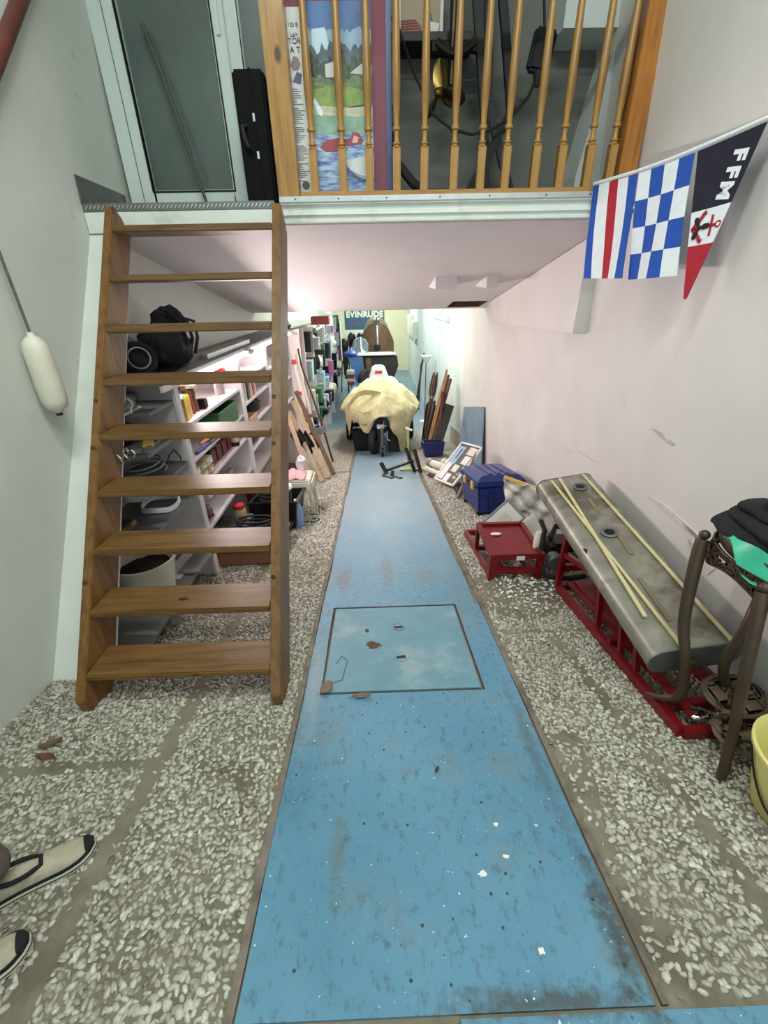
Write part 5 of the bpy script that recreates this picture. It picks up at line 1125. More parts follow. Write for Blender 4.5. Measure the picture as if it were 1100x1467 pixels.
mb = MB(); mb.lathe([(.13, -.05), (.21, -.06), (.235, -.04), (.242, -.02), (.235, 0), (.242, .02), (.235, .04), (.21, .06), (.13, .05)], (-.03, 7.66, zc), 28, (.95, -.22, .05)); mb.build('tyre', M_rubber, sp, True, angle=50)
mb = MB(); mb.lathe([(.03, -.03), (.13, -.045), (.13, .045), (.03, .03)], (-.03, 7.66, zc), 20, (.95, -.22, .05)); mb.build('rim', M_dark, sp, True)
tb = thing('black_tub', 'large black plastic tub on the floor under the boat bow', 'tub', (-.22, 8.1, fz(8.1)))
tub(tb, -.20, 8.12, fz(8.12)+.03, .48, .50, .34, M_black, -.15)
t2b = thing('leaning_board', 'dark board standing under the right side of the canvas', 'board', (.45, 7.75, fz(7.75)))
mb = MB(); mb.hexa([(.24, 7.72, fz(7.72)+.02), (.52, 7.74, fz(7.74)+.005), (.52, 7.78, fz(7.78)+.005), (.24, 7.76, fz(7.76)+.02), (.20, 7.86, -.72), (.44, 7.88, -.72), (.44, 7.92, -.72), (.20, 7.90, -.72)]); mb.build('board', M_dark, t2b)
# canvas
cv = thing('tan_canvas', 'creased tan canvas draped over the nearest boat and its trailer', 'canvas', (.10, 8.9, -.5))
CX, CY, AX, AY = .10, 8.75, .72, 1.22
def hang(th):      # drop below the gunwale by direction: th = 0 right, -90 deg = towards the camera
    d = math.degrees(th) % 360
    pts_ = [(0, .22), (170, .16), (196, .12), (206, .30), (213, .52), (220, .16), (232, .20), (244, .34), (250, .40), (256, .22), (263, .04), (277, .02), (283, .16), (290, .32), (296, .74), (303, .84), (309, .62), (318, .32), (330, .18), (360, .22)]
    for (a, ha), (b, hb) in zip(pts_, pts_[1:]):
        if a <= d <= b: return ha+(hb-ha)*(d-a)/(b-a)
def can(u, v):
    th = 2*PI*u; r = v/.62; h_ = hang(th)
    if r <= 1:
        sx_ = math.cos(th)*r*AX; sy_ = math.sin(th)*r*AY; z = -.02-.40*r**2.4 - .07*max(0, math.sin(th))*r
    else:
        k = (v-.62)/.38; out = .05*math.sin(3.1*k); sx_ = math.cos(th)*(AX+out); sy_ = math.sin(th)*(AY+out*.6); z = -.42-.07*max(0, math.sin(th))-h_*k
    p = Vector((CX+sx_, CY+sy_, z))
    w = noise.noise(p*3.2)*.06+noise.noise(p*8.0+Vector((3, 0, 0)))*.034+noise.noise(p*17.0)*.012-abs(noise.noise(p*4.6+Vector((7, 2, 0))))*.07-abs(noise.noise(p*9.5+Vector((1, 5, 0))))*.04+.04
    ridge = .05*max(0, 1-abs(sx_-.18-.12*sy_)/.10)*(1 if r < 1 else .2)
    bump_ = .16*math.exp(-((sx_+.12)**2/.05+(sy_+.45)**2/.12))
    return p+Vector((w*.6, w*.8, w+ridge*.5+bump_*(1 if r < 1.05 else 0)))
mb = MB(); mb.grid(96, 26, can, .006); mb.build('canvas_sheet', M_tarp, cv, True, angle=70)
mb = MB(); mb.grid(10, 6, lambda u, v: Vector((-.50+.62*u, 7.95-.10*math.sin(PI*u)+.05*v, -.07+.02*math.sin(6*u)-.22*(1-u)**2-.10*v+.11*math.sin(PI*u))), .012); mb.build('folded_edge', M_tarp, cv, True)

# white outboard behind it
wo = thing('white_outboard', 'white outboard engine cover with a red badge between the two nearer boats', 'engine', (.13, 11.3, fz(11.2)))
mb = MB(); n_ = [(-.13, -.52), (.38, -.52), (.37, -.36), (.28, -.13), (.20, -.10), (.04, -.10), (-.04, -.14), (-.12, -.36)]
mb.prism(n_, 'y', 11.06, 11.55); mb.build('engine_cowl', M_white, wo, bevel=.012)
mb = MB(); mb.box(.03, .21, 11.052, 11.062, -.25, -.175); mb.build('red_badge', M_redp, wo)
mb = MB(); mb.box(-.12, .37, 11.050, 11.058, -.395, -.382); mb.build('cowl_seam', M_dark, wo)
for x in (-.06, .30): mb = MB(); mb.box(x-.015, x+.015, 11.045, 11.06, -.40, -.34); mb.build('cowl_latch', M_steelplate, wo)
mb = MB(); mb.hexa([(.02, 11.15, Z_LEVEL+.02), (.22, 11.15, Z_LEVEL+.02), (.22, 11.45, Z_LEVEL+.02), (.02, 11.45, Z_LEVEL+.02), (-.05, 11.10, -.47), (.30, 11.10, -.47), (.30, 11.50, -.47), (-.05, 11.50, -.47)]); mb.build('engine_leg', M_dark, wo, bevel=.01)
# boat 2
b2_ = thing('dark_boat', 'dark-bottomed boat with pale flat deck and windscreen, second from the front', 'boat', (.05, 13.5, Z_LEVEL))
mb = MB(); mb.prism([(-.42, .015), (.66, .015), (.70, -.28), (.60, -.55), (.30, -.80), (0, -.95), (-.20, -.80), (-.35, -.40)], 'y', 12.55, 13.45); mb.build('hull_aft', M_hulldark, b2_, bevel=.04)
mb = MB(); mb.hexa([(-.76, 12.4, .02), (.62, 12.4, .02), (.62, 12.85, .02), (-.76, 12.85, .02), (-.76, 12.4, .055), (.62, 12.4, .055), (.62, 12.85, .055), (-.76, 12.85, .055)]); mb.build('deck', M_cream_deck, b2_, bevel=.01)
mb = MB(); mb.hexa([(-.36, 12.5, -1.20), (-.20, 12.5, -1.20), (-.2, 14.8, -1.2), (-.36, 14.8, -1.2), (-.72, 12.45, .02), (-.30, 12.45, .02), (-.3, 14.8, .02), (-.72, 14.8, .02)]); mb.build('blue_side', M_hullblue, b2_, bevel=.02)
mb = MB(); mb.grid(12, 8, lambda u, v: Vector((-.60+.46*u, 12.95+.35*v+.10*abs(u-.5), .055+.37*math.sin(PI*(u*.84+.08))**.6*v)), .012); mb.build('windscreen', mat('smoked_screen', (84, 92, 96), .1, 0, .2, 4), b2_, True)
mb = MB(); mb.tube([(-.60+.46*u, 13.30+.10*abs(u-.5), .055+.37*math.sin(PI*(u*.84+.08))**.6) for u in np.linspace(0, 1, 12)], .014, 6); mb.build('screen_trim', M_chrome, b2_, True)
mb = MB(); mb.ball((-.62, 12.5, .07), .16, 12, 8, (1.3, 1, .5), .3, 2); mb.build('blue_cover', M_bluep, b2_, True)
mb = MB(); mb.bar((-.14, 12.5, -.05), (-.12, 12.5, -.60), .14, .06); mb.build('brown_post', M_plank2, b2_)
mb = MB(); mb.lathe([(.08, -.06), (.21, -.08), (.25, -.05), (.25, .05), (.21, .08), (.08, .06)], (-.25, 12.2, -.55), 22, (.8, -.6, 0)); mb.build('spare_wheel', M_rubber, b2_, True)
t2 = thing('rear_trailer', 'rusty cradle trailer under the dark-bottomed boat', 'trailer', (.1, 13.5, Z_LEVEL))
mb = MB(); mb.bar((.1, 12.4, -1.30), (.1, 15.0, -1.30), .09, .09); mb.build('draw_bar', M_dark, t2)
for s_ in (-.55, .80):
    mb = MB(); mb.lathe([(.12, -.08), (.25, -.08), (.28, -.05), (.28, .05), (.25, .08), (.12, .08)], (s_, 13.6, Z_LEVEL+.285), 22, (1, 0, 0)); mb.build('road_wheel', M_rubber, t2, True)
mb = MB(); mb.bar((-.55, 13.6, -1.42), (.80, 13.6, -1.42), .07, .07); mb.build('axle', M_dark, t2)
for y in (12.7, 14.4):
    mb = MB(); mb.box(-.25, .45, y-.05, y+.05, -1.27, -.90); mb.build('cradle', M_dark, t2)
# boat 3: varnished bow
b3_ = thing('varnished_boat', 'tall varnished brown boat bow with a chrome stem bar, farthest boat', 'boat', (.10, 17, Z_LEVEL))
mb = MB()
def bow(u, v):
    t = v; s_ = (u-.5)*2; a = abs(s_)
    w = .62*(.10+.90*math.sin(min(1, t*1.1)*PI/2))
    zt = .80-.32*(a**1.5)*(.35+.65*t) ; 
    return Vector((.14+math.copysign(w*math.sin(a*PI/2), s_)*(1-.0*t) if a > 1e-6 else .14, 15.0+2.8*t+.25*a*a, .80-.10*t-.98*(a**1.7)*(1.0)))
def sect(u, v):       # u along the girth (gunwale to gunwale over the stem), v aft
    s_ = (u-.5)*2; a = abs(s_)
    w = .58*math.sin(min(1, .25+v)*PI/2)
    x = .14+math.copysign(w*(a**.62), s_) if a > 1e-6 else .14
    z = .78-.86*a**2.1 if v < .02 else .80-.05*v-.84*a**2.1
    return Vector((x, 15.0+2.9*v+.55*a*(1-v), z))
mb.grid(20, 14, sect, .03); mb.build('planked_deck', M_hullbrown, b3_, True, angle=60)
mb = MB()
def side(u, v):
    s_ = (u-.5)*2; a = abs(s_); x = .14+math.copysign(.55*a**.8, s_) if a > 1e-6 else .14
    return Vector((x*(1)+0, 15.04+.55*a+.02, .70-1.45*v + (-.62*a**2.1)*(1-v)))
mb.grid(16, 8, side, .03); mb.build('bow_planking', M_hullbrown, b3_, True, angle=60)
mb = MB(); mb.tube([(.15, 14.96, .62), (.15, 14.92, .35), (.15, 14.90, 0.02)], .040, 10); mb.build('chrome_stem_bar', M_chrome, b3_, True)
mb = MB(); mb.bar((.14, 15.0, .86), (.13, 14.94, .55), .05, .05); mb.build('bow_post', M_dark, b3_)
mb = MB(); mb.obox((.13, 14.90, -.02), (.22, .12, .16)); mb.build('bow_winch', M_dark, b3_, bevel=.02)
t3 = thing('tall_cradle', 'dark timber cradle under the varnished boat', 'cradle', (.1, 16, Z_LEVEL))
for y in (15.7, 17.4):
    for s_ in (-.4, .65): mb = MB(); mb.box(s_-.05, s_+.05, y-.05, y+.05, Z_LEVEL+.004, -.85); mb.build('cradle_post', M_plank2, t3)
    mb = MB(); mb.box(-.5, .75, y-.06, y+.06, -.85, -.75); mb.build('cradle_beam', M_plank2, t3)
tbx = thing('red_toolbox', 'stacked red and grey tool cabinet standing left of the canvas', 'toolbox', (-.56, 10.9, fz(10.9)))
for k in range(4): mb = MB(); mb.box(-.66, -.48, 10.8, 11.1, -.47+.085*k, -.47+.085*k+.078); mb.build('drawer', M_darkred if k % 2 == 0 else M_grey, tbx, bevel=.004)
for x in (-.64, -.50):
    for y in (10.82, 11.08): mb = MB(); mb.bar((x, y, fz(y)+.002), (x, y, -.47), .02, .02); mb.build('leg', M_dark, tbx)
# uplighter lamp
lm = thing('floor_lamp', 'white torchiere floor lamp with a bowl shade beside the right wall', 'lamp', (1.40, 11.8, Z_LEVEL))
mb = MB(); mb.lathe([(.14, .002), (.14, .02), (.03, .035)], (1.40, 11.9, Z_LEVEL+.004), 20); mb.build('base', M_white, lm, True)
mb = MB(); mb.tube([(1.40, 11.9, Z_LEVEL+.03), (1.40, 11.9, -.12)], .013, 8); mb.build('pole', M_steelplate, lm, True)
mb = MB(); mb.lathe([(.02, -.02), (.04, .0), (.10, .08), (.155, .17), (.145, .17), (.09, .08), (.02, .01)], (1.40, 11.9, -.12), 20); mb.build('shade', M_white, lm, True)
mb = MB(); mb.tube([(1.39, 11.9, -.95), (1.33, 11.6, -1.15), (1.2, 11.2, -1.4), (1.1, 10.9, -1.55), (1.12, 10.6, fz(10.6)+.02)], .007, 6); mb.build('flex', M_grey, lm, True)
mb = MB(); mb.box(1.375, 1.41, 11.87, 11.90, -.98, -.90); mb.build('switch', M_grey, lm)
# long poles against the rear right wall
for k in range(3):
    a = (1.16+.10*k, 12.6+.3*k, Z_LEVEL+.03); b = (1.5, 13.3+.4*k, -.05-.2*k)
    o = MB(); o.tube([a, b], .022, 8); tag(o.build('dark_pole', M_dark, None, True, base=a), ['dark pole leaning on the rear right wall, nearest', 'dark pole leaning on the rear right wall, middle', 'dark pole leaning on the rear right wall, farthest'][k], 'pole', 'dark poles at the rear right')
# tube on the right wall
tl = thing('wall_fluorescent', 'fluorescent tube fitting on the right wall below the soffit edge', 'lamp', (1.6, 11.1, 1.0))
mb = MB(); mb.tube([(1.575, 9.95, 1.0), (1.575, 12.3, 1.0)], .022, 10); mb.build('glowing_tube', M_tubec, tl, True)
mb = MB(); mb.box(1.60, 1.638, 9.85, 12.4, .96, 1.06); mb.build('batten', M_white, tl)
for y in (9.87, 12.33): mb = MB(); mb.box(1.545, 1.60, y, y+.05, .965, 1.04); mb.build('tube_socket', M_white, tl)
# shallow cupboards on the rear right wall
for k, (y0, y1, z0, z1) in enumerate(((16.8, 18.0, .02, .62), (18.4, 20.2, .02, .75))):
    t = thing('wall_cabinet', ('white wall cabinet high on the rear right wall, nearer one', 'white wall cabinet high on the rear right wall, farther one')[k], 'cabinet', (1.6, (y0+y1)/2, z0))
    mb = MB(); mb.box(1.50, 1.638, y0, y1, z0, z1); mb.build('body', M_white, t, bevel=.004)
    mb = MB(); mb.box(1.485, 1.50, y0+.05, (y0+y1)/2-.02, z0+.05, z1-.05); mb.build('door', M_cream_deck, t, bevel=.004)
    mb = MB(); mb.box(1.485, 1.50, (y0+y1)/2+.02, y1-.05, z0+.05, z1-.05); mb.build('door', M_cream_deck, t, bevel=.004)

# ================================================================== RIGHT SIDE
def xw(y, z): return XR(y, z)
# brown oar and mast bundle
def leanpole(a, b, r0, r1, m_, lb, nm='wooden_spar', blade=False):
    t = thing(nm, lb, 'spar', a, 'spars leaning on the right wall')
    mb = MB(); mb.tube([a, tuple((Vector(a)+Vector(b))/2), b], [r0, (r0+r1)/2, r1], 10); mb.build('shaft', m_, t, True)
    if blade:
        d = (Vector(b)-Vector(a)).normalized(); s_ = Vector(b)
        mb = MB(); mb.grid(6, 8, lambda u, v: s_-d*.5*(1-v)+Vector((.0, 1, 0)).cross(d)*((u-.5)*.10*math.sin(PI*(.2+.75*v)))+Vector((0, .012*math.sin(PI*u), 0)), .02); mb.build('blade', m_, t, True)
    return t
leanpole((.98, 7.85, fz(7.85)+.03), (1.42, 8.6, .18), .028, .024, M_polel, 'light varnished spar leaning in the wall bundle, tallest')
leanpole((1.05, 7.75, fz(7.75)+.035), (1.46, 8.35, .05), .034, .030, M_polew, 'dark brown spar leaning in the wall bundle beside the tallest')
leanpole((.92, 8.05, fz(8.05)+.03), (1.22, 8.9, .10), .026, .012, M_polew, 'brown oar tip pair leaning leftmost in the bundle', 'wooden_oar', True)
leanpole((.96, 8.1, fz(8.1)+.03), (1.29, 8.95, .08), .026, .012, M_polew, 'second brown oar leaning just right of the leftmost', 'wooden_oar', True)
leanpole((1.00, 7.95, fz(7.95)+.03), (1.33, 8.55, -.12), .028, .022, M_polel, 'short light spar in front of the brown oars')
leanpole((1.10, 7.95, fz(7.95)+.035), (1.44, 8.5, .10), .032, .028, M_polew, 'dark brown spar leaning behind the light varnished spar')
leanpole((1.00, 7.78, fz(7.78)+.03), (1.36, 8.35, -.02), .026, .022, M_polel, 'second light varnished spar, shorter than the tallest')
leanpole((.93, 7.92, fz(7.92)+.03), (1.20, 8.6, -.42), .030, .03, M_dark, 'shortest near-black spar at the left of the wall bundle')
leanpole((1.20, 7.80, fz(7.8)+.04), (1.30, 8.2, -.15), .040, .038, mcol('deep_red_wood', (74, 30, 26), .4), 'deep red square spar standing rightmost in the bundle')
o = MB(); o.hexa([(1.02, 7.7, fz(7.7)+.01), (1.20, 7.64, fz(7.64)+.01), (1.20, 7.68, fz(7.68)+.005), (1.02, 7.74, fz(7.74)+.005), (1.30, 8.15, -.35), (1.50, 8.05, -.40), (1.50, 8.09, -.40), (1.30, 8.19, -.35)]); tag(o.build('dark_board', M_dark, base=(1.1, 7.7, fz(7.7))), 'near-black board leaning in the middle of the spar bundle', 'board')
o = MB(); o.grid(8, 8, lambda u, v: Vector((.93+.18*u+.12*v, 8.3+.35*v+.05*math.sin(5*u), fz(8.3)+.03+.85*v*(1-.3*abs(u-.5)))), .02); tag(o.build('black_sail_bag', M_black2, None, True, base=(.95, 8.3, fz(8.3))), 'black sail cloth slumped behind the spar bundle', 'cloth')
# grey-blue board on the wall
def wp(y, z, off=.0): return (xw(y, z)-off, y, z)
bpn = MB(); c4 = [(5.98, -.86), (7.62, -1.12), (7.70, -.33), (6.28, .0)]
bpn.hexa([wp(y, z, .09 if z < -.5 else .03) for y, z in c4]+[wp(y, z, .07 if z < -.5 else .010) for y, z in c4]); bpn = bpn.build('blue_grey_board', M_bluepanel, base=(1.55, 6.6, fz(6.6))); tag(bpn, 'tall grey-blue board leaning flat against the right wall', 'board')
sb_ = MB(); sb_.hexa([wp(y, z, .035) for y, z in ((7.72, -1.16), (8.9, -1.335), (8.9, -1.0), (7.72, -.86))]+[wp(y, z, .005) for y, z in ((7.72, -1.16), (8.9, -1.335), (8.9, -1.0), (7.72, -.86))]); sb_ = sb_.build('beige_skirting_board', mcol('beige_board', (176, 162, 146)), base=(1.6, 8.3, fz(8.3))); tag(sb_, 'low beige board standing against the right wall behind the spars', 'board')
# small blue crate
bcr = thing('blue_crate', 'small dark blue plastic crate in front of the spar bundle', 'crate', (1.02, 7.25, fz(7.25)))
tub(bcr, 1.02, 7.28, fz(7.28)+.03, .36, .34, .22, M_navy2, -.15, .015)
# pale green metal T stand
gs = thing('green_stand', 'pale green metal tee stand with a thin upright in front of the canvas', 'stand', (.52, 6.25, fz(6.25)))
mb = MB(); mb.bar((.36, 6.13, fz(6.13)+.022), (.76, 6.13, fz(6.13)+.022), .05, .04); mb.build('foot_bar', M_greenmetal, gs)
mb = MB(); mb.bar((.50, 6.10, fz(6.1)+.022), (.50, 6.75, fz(6.75)+.022), .05, .04); mb.build('foot_bar', M_greenmetal, gs)
mb = MB(); mb.bar((.50, 6.35, fz(6.35)+.02), (.50, 6.38, -.34), .035, .035); mb.build('upright', M_greenmetal, gs)
mb = MB(); mb.bar((.46, 6.38, -.315), (.56, 6.34, -.345), .04, .02); mb.build('top_plate', M_paper, gs)
# black folding stand lying in front
bs_ = thing('black_trestle', 'black metal trestle fallen over beside the green stand', 'stand', (.45, 5.9, fz(5.9)))
for a, b, w in (((.58, 6.0, fz(6.0)+.02), (.46, 6.25, fz(6.2)+.34), .05), ((.66, 5.92, fz(5.9)+.02), (.58, 6.15, fz(6.1)+.34), .05), ((.16, 6.0, fz(6.0)+.06), (.56, 6.12, fz(6.1)+.17), .055), ((.15, 5.95, fz(5.95)+.02), (.07, 6.05, fz(6.05)+.17), .06)):
    mb = MB(); mb.bar(a, b, w, .03); mb.build('arm', M_dark, bs_, bevel=.004)
for k, (x, y) in enumerate(((.10, 5.72), (.22, 5.70))):
    t = MB(); t.bar((x, y+.10, fz(y+.10)+.014), (x+.13, y-.06, fz(y-.06)+.014), .06, .022); t.bar((x+.0, y+.10, fz(y+.10)+.014), (x+.02, y+.13, fz(y+.13)+.05+.04*k), .05, .02); t = t.build('black_bracket', M_dark, base=(x, y, fz(y)), bevel=.004); tag(t, ('black metal bracket lying on the blue strip, left one', 'black metal bracket lying on the blue strip, right one')[k], 'bracket', 'brackets on the blue strip')
# pvc odds and red pipes
for k, (a, b, r_) in enumerate((((.80, 6.05, 0), (1.06, 5.42, 0), .055), ((.74, 5.92, 0), (.98, 5.30, 0), .035), ((1.02, 6.05, 0), (1.22, 5.66, 0), .05))):
    lift = .10+r_ if k != 1 else .085
    A_ = (a[0], a[1], fz(a[1])+lift); B_ = (b[0], b[1], fz(b[1])+lift)
    t = thing('pvc_fitting', ['fat grey-white plastic pipe in the pile before the photo board', 'thin white plastic pipe at the left of the pile', 'short ribbed white plastic duct at the right of the pile'][k], 'pipe', (a[0], a[1], fz(a[1])))
    mb = MB(); mb.tube([A_, tuple(Vector(A_).lerp(Vector(B_), .5)), B_], r_, 14); mb.build('pipe', M_vinyl, t, True)
    mb = MB(); mb.tube([A_, tuple(Vector(A_).lerp(Vector(B_), .14))], r_*1.22, 14); mb.build('collar', M_grey if k == 0 else M_vinyl, t, True)
    if k == 2:
        for j in range(3): mb = MB(); p = Vector(A_).lerp(Vector(B_), .35+.18*j); mb.tube([p, p+(Vector(B_)-Vector(A_)).normalized()*.02], r_*1.2, 14); mb.build('rib', M_vinyl, t, True)
for k in range(3):
    a = (.76+.06*k, 5.75-.08*k, fz(5.75-.08*k)+.03); b = (1.0+.05*k, 5.12-.05*k, fz(5.12-.05*k)+.03+.012*k)
    o = MB(); o.tube([a, b], .024, 10); tag(o.build('red_brown_pipe', M_terr if k % 2 else M_rust, None, True, base=a), ['rusty brown pipe at the left under the plastic pipes', 'red-brown pipe in the middle under the plastic pipes', 'rusty brown pipe at the right under the plastic pipes'][k], 'pipe', 'brown pipes under the pile')
# blue chest
ch = thing('blue_chest', 'large royal blue plastic storage chest with yellow latches against the right wall', 'chest', (1.27, 4.25, fz(4.25)))
Rc = Euler((-SL*.95, 0, math.radians(5))).to_matrix(); oc = Vector((1.255, 4.25, fz(4.26)+.002))
def cl(x, y, z): return oc+Rc @ Vector((x, y, z))
CW, CD, CH = .245, .310, .33
def lev(w, d, z): return [cl(-w, -d, z), cl(w, -d, z), cl(w, d, z), cl(-w, d, z)]
mb = MB(); mb.hexa(lev(CW*.90, CD*.90, .03)+lev(CW, CD, CH)); mb.build('chest_body', M_navy, ch, bevel=.018)
mb = MB(); mb.hexa(lev(CW+.018, CD+.018, CH)+lev(CW+.018, CD+.018, CH+.045)); mb.hexa(lev(CW+.014, CD+.014, CH+.045)+lev(CW-.05, CD-.05, CH+.105)); lid = mb.build('lid', M_navy, ch, bevel=.008)
for k in (-1, 0, 1): mb = MB(); mb.hexa([cl(k*.09-.025, -CD+.08, CH+.10), cl(k*.09+.025, -CD+.08, CH+.10), cl(k*.09+.025, CD-.08, CH+.10), cl(k*.09-.025, CD-.08, CH+.10), cl(k*.09-.02, -CD+.09, CH+.116), cl(k*.09+.02, -CD+.09, CH+.116), cl(k*.09+.02, CD-.09, CH+.116), cl(k*.09-.02, CD-.09, CH+.116)]); mb.build('lid_rib', M_navy, lid)
for y in (-.17, .10):
    mb = MB(); mb.hexa([cl(-CW-.030, y-.03, CH-.055), cl(-CW+.0, y-.03, CH-.055), cl(-CW+.0, y+.03, CH-.055), cl(-CW-.03, y+.03, CH-.055), cl(-CW-.034, y-.035, CH+.035), cl(-CW-.01, y-.035, CH+.035), cl(-CW-.01, y+.035, CH+.035), cl(-CW-.034, y+.035, CH+.035)]); mb.build('latch', M_yellow, ch, bevel=.008)
for x0, x1, z0, z1 in ((-CW*.94, -.05, CH-.115, CH-.10), (-.12, -.10, .06, CH-.1), (-.12, .12, CH-.075, CH-.055), (.10, .12, .06, CH-.1)):
    mb = MB(); mb.hexa([cl(x0, -CD*.985-.006, z0), cl(x1, -CD*.985-.006, z0), cl(x1, -CD*.88, z0), cl(x0, -CD*.88, z0), cl(x0, -CD*1.0-.004, z1), cl(x1, -CD*1.0-.004, z1), cl(x1, -CD*.9, z1), cl(x0, -CD*.9, z1)]); mb.build('moulded_rib', M_navy, ch)
for sx_ in (-1, 1):
    for sy_ in (-1, 1): mb = MB(); q = cl(sx_*CW*.82, sy_*CD*.80, .016); mb.obox(q, (.05, .05, .032), m=Rc); mb.build('caster_foot', M_black, ch)
# photo board on a stick
pbd = thing('photo_board', 'white-edged display board of small photographs tilted in front of the blue-grey board', 'picture', (1.02, 5.05, fz(5.05)))
# corners: bottom, right, top, left measured in the room
A_, B_, C_, D_ = Vector((.97, 4.98, -.70)), Vector((1.38, 5.25, -.28)), Vector((1.23, 5.62, -.12)), Vector((.80, 5.52, -.63))
mid = (A_+B_+C_+D_)/4
ux = (B_-A_).normalized(); vy = (D_-A_); vy = (vy-ux*vy.dot(ux)).normalized(); nz = ux.cross(vy)
if nz.y > 0: nz = -nz
LX, LY = (B_-A_).length, 0.40
def pb_(x, y, z): return A_+ux*x+vy*y+nz*z
def pbox(root, nm, x0, x1, y0, y1, z0, z1, m_):
    mb = MB(); mb.hexa([pb_(x0, y0, z0), pb_(x1, y0, z0), pb_(x1, y1, z0), pb_(x0, y1, z0), pb_(x0, y0, z1), pb_(x1, y0, z1), pb_(x1, y1, z1), pb_(x0, y1, z1)]); return mb.build(nm, m_, root)
pbox(pbd, 'backing', .02, LX-.02, .02, LY-.02, -.012, .002, mcol('print_charcoal', (84, 82, 78)))
for x0, x1, y0, y1 in ((0, LX, 0, .025), (0, LX, LY-.025, LY), (0, .025, 0, LY), (LX-.025, LX, 0, LY)): pbox(pbd, 'white_edge', x0, x1, y0, y1, -.016, .010, M_paper)
for x0, x1, y0, y1, m_ in ((.04, .30, .27, .37, M_paper), (.30, .58, .25, .37, mcol('print_blue_water', (150, 182, 206))), (.38, .55, .28, .31, mcol('print_navy', (52, 66, 92))), (.03, .15, .16, .25, M_paper), (.19, .30, .13, .23, M_vinyl), (.10, .14, .06, .12, M_card), (.33, .46, .05, .16, M_paper), (.48, .60, .04, .18, M_vinyl), (.20, .30, .03, .07, M_paper), (.17, .18, .03, .10, M_vinyl)):
    if x1 < LX-.02: pbox(pbd, 'photo_print', x0, x1, y0, y1, .002, .005, m_)
stk = MB(); stk.hexa([(.93, 4.60, fz(4.6)+.003), (.955, 4.58, fz(4.58)+.003), (1.00, 4.66, fz(4.66)+.003), (.975, 4.68, fz(4.68)+.003), (1.20, 4.93, -.245), (1.212, 4.92, -.245), (1.232, 4.96, -.245), (1.22, 4.97, -.245)]); stk = stk.build('wooden_lath', M_plank2, base=(.95, 4.62, fz(4.62))); tag(stk, 'thin dark wooden slat leaning over the photo board beside the chest', 'slat')
stk.data.materials[0] = mcol('weathered_slat', (112, 100, 88))
for k, x in enumerate((.98, 1.05)):
    o = MB(); o.box(x, x+.05, 4.70+.1*k, 4.98+.1*k, fz(4.7+.1*k)-.0, fz(4.7+.1*k)+.022); tag(o.build('dark_offcut', M_dark, base=(x, 4.8, fz(4.8))), ('dark offcut on the floor left of the blue chest', 'dark offcut touching the blue chest')[k], 'offcut', 'dark offcuts beside the chest')

# red steel stand (small)
rs = thing('red_stand', 'small red steel boat stand with a square plate top in front of the blue chest', 'stand', (.98, 2.95, fz(2.95)))
def rbar(root, nm, a, b, w=.035, t_=.035, m_=None): mb = MB(); mb.bar(a, b, w, t_); return mb.build(nm, m_ or M_red, root, bevel=.002)
x0, x1, ya, yb, yc = .815, 1.165, 2.56, 3.02, 3.43
zt = -.165
for x in (x0, x1):
    rbar(rs, 'base_rail', (x, ya, fz(ya)+.035), (x, yc, fz(yc)+.035), .032, .045)
    rbar(rs, 'leg', (x, ya+.001, fz(ya)+.002), (x, ya, zt), .042, .042)
    rbar(rs, 'leg', (x, yb, fz(yb)+.058), (x, yb, zt-.012), .030, .030)
    rbar(rs, 'top_rail', (x, ya+.0, zt-.018), (x, yb, zt-.018), .036, .036)
    rbar(rs, 'inner_rail', (x+(.075 if x < 1 else -.075), ya+.02, fz(ya)+.085), (x+(.075 if x < 1 else -.075), yb, fz(yb)+.10), .05, .02)
rbar(rs, 'cross_bar', (x0, ya, zt-.022), (x1, ya, zt-.022), .036, .045); rbar(rs, 'cross_bar', (x0, yb, zt-.02), (x1, yb, zt-.02), .036, .040)
rbar(rs, 'cross_bar', (x0, ya, fz(ya)+.075), (x1, ya, fz(ya)+.075), .034, .045); rbar(rs, 'cross_bar', (x0, yc, fz(yc)+.035), (x1, yc, fz(yc)+.035), .034, .045)
rbar(rs, 'cross_bar', (x0, yb, fz(yb)+.06), (x1, yb, fz(yb)+.06), .034, .04)
mb = MB(); mb.box(x0+.02, x1-.02, ya+.02, yb-.02, zt-.036, zt-.018); mb.build('plate_top', M_red, rs)
for x, y in ((.93, 2.72), (.95, 2.90), (1.06, 2.80)):
    mb = MB(); mb.tube([(x, y, fz(y)+.10), (x, y, zt-.04)], .026, 10); mb.build('support_tube', M_red, rs, True)
mb = MB(); mb.box(.98, 1.04, ya-.024, ya-.0215, zt-.045, zt-.012); mb.build('paper_sticker', M_paper, rs)
pc = MB(); pc.ball((.915, 2.86, zt-.008), .03, 10, 6, (1.4, .7, .22), .4, 3); tag(pc.build('white_flake', M_paper, None, True, base=(.915, 2.86, zt-.018)), 'white paint flake lying on the small red stand', 'flake')
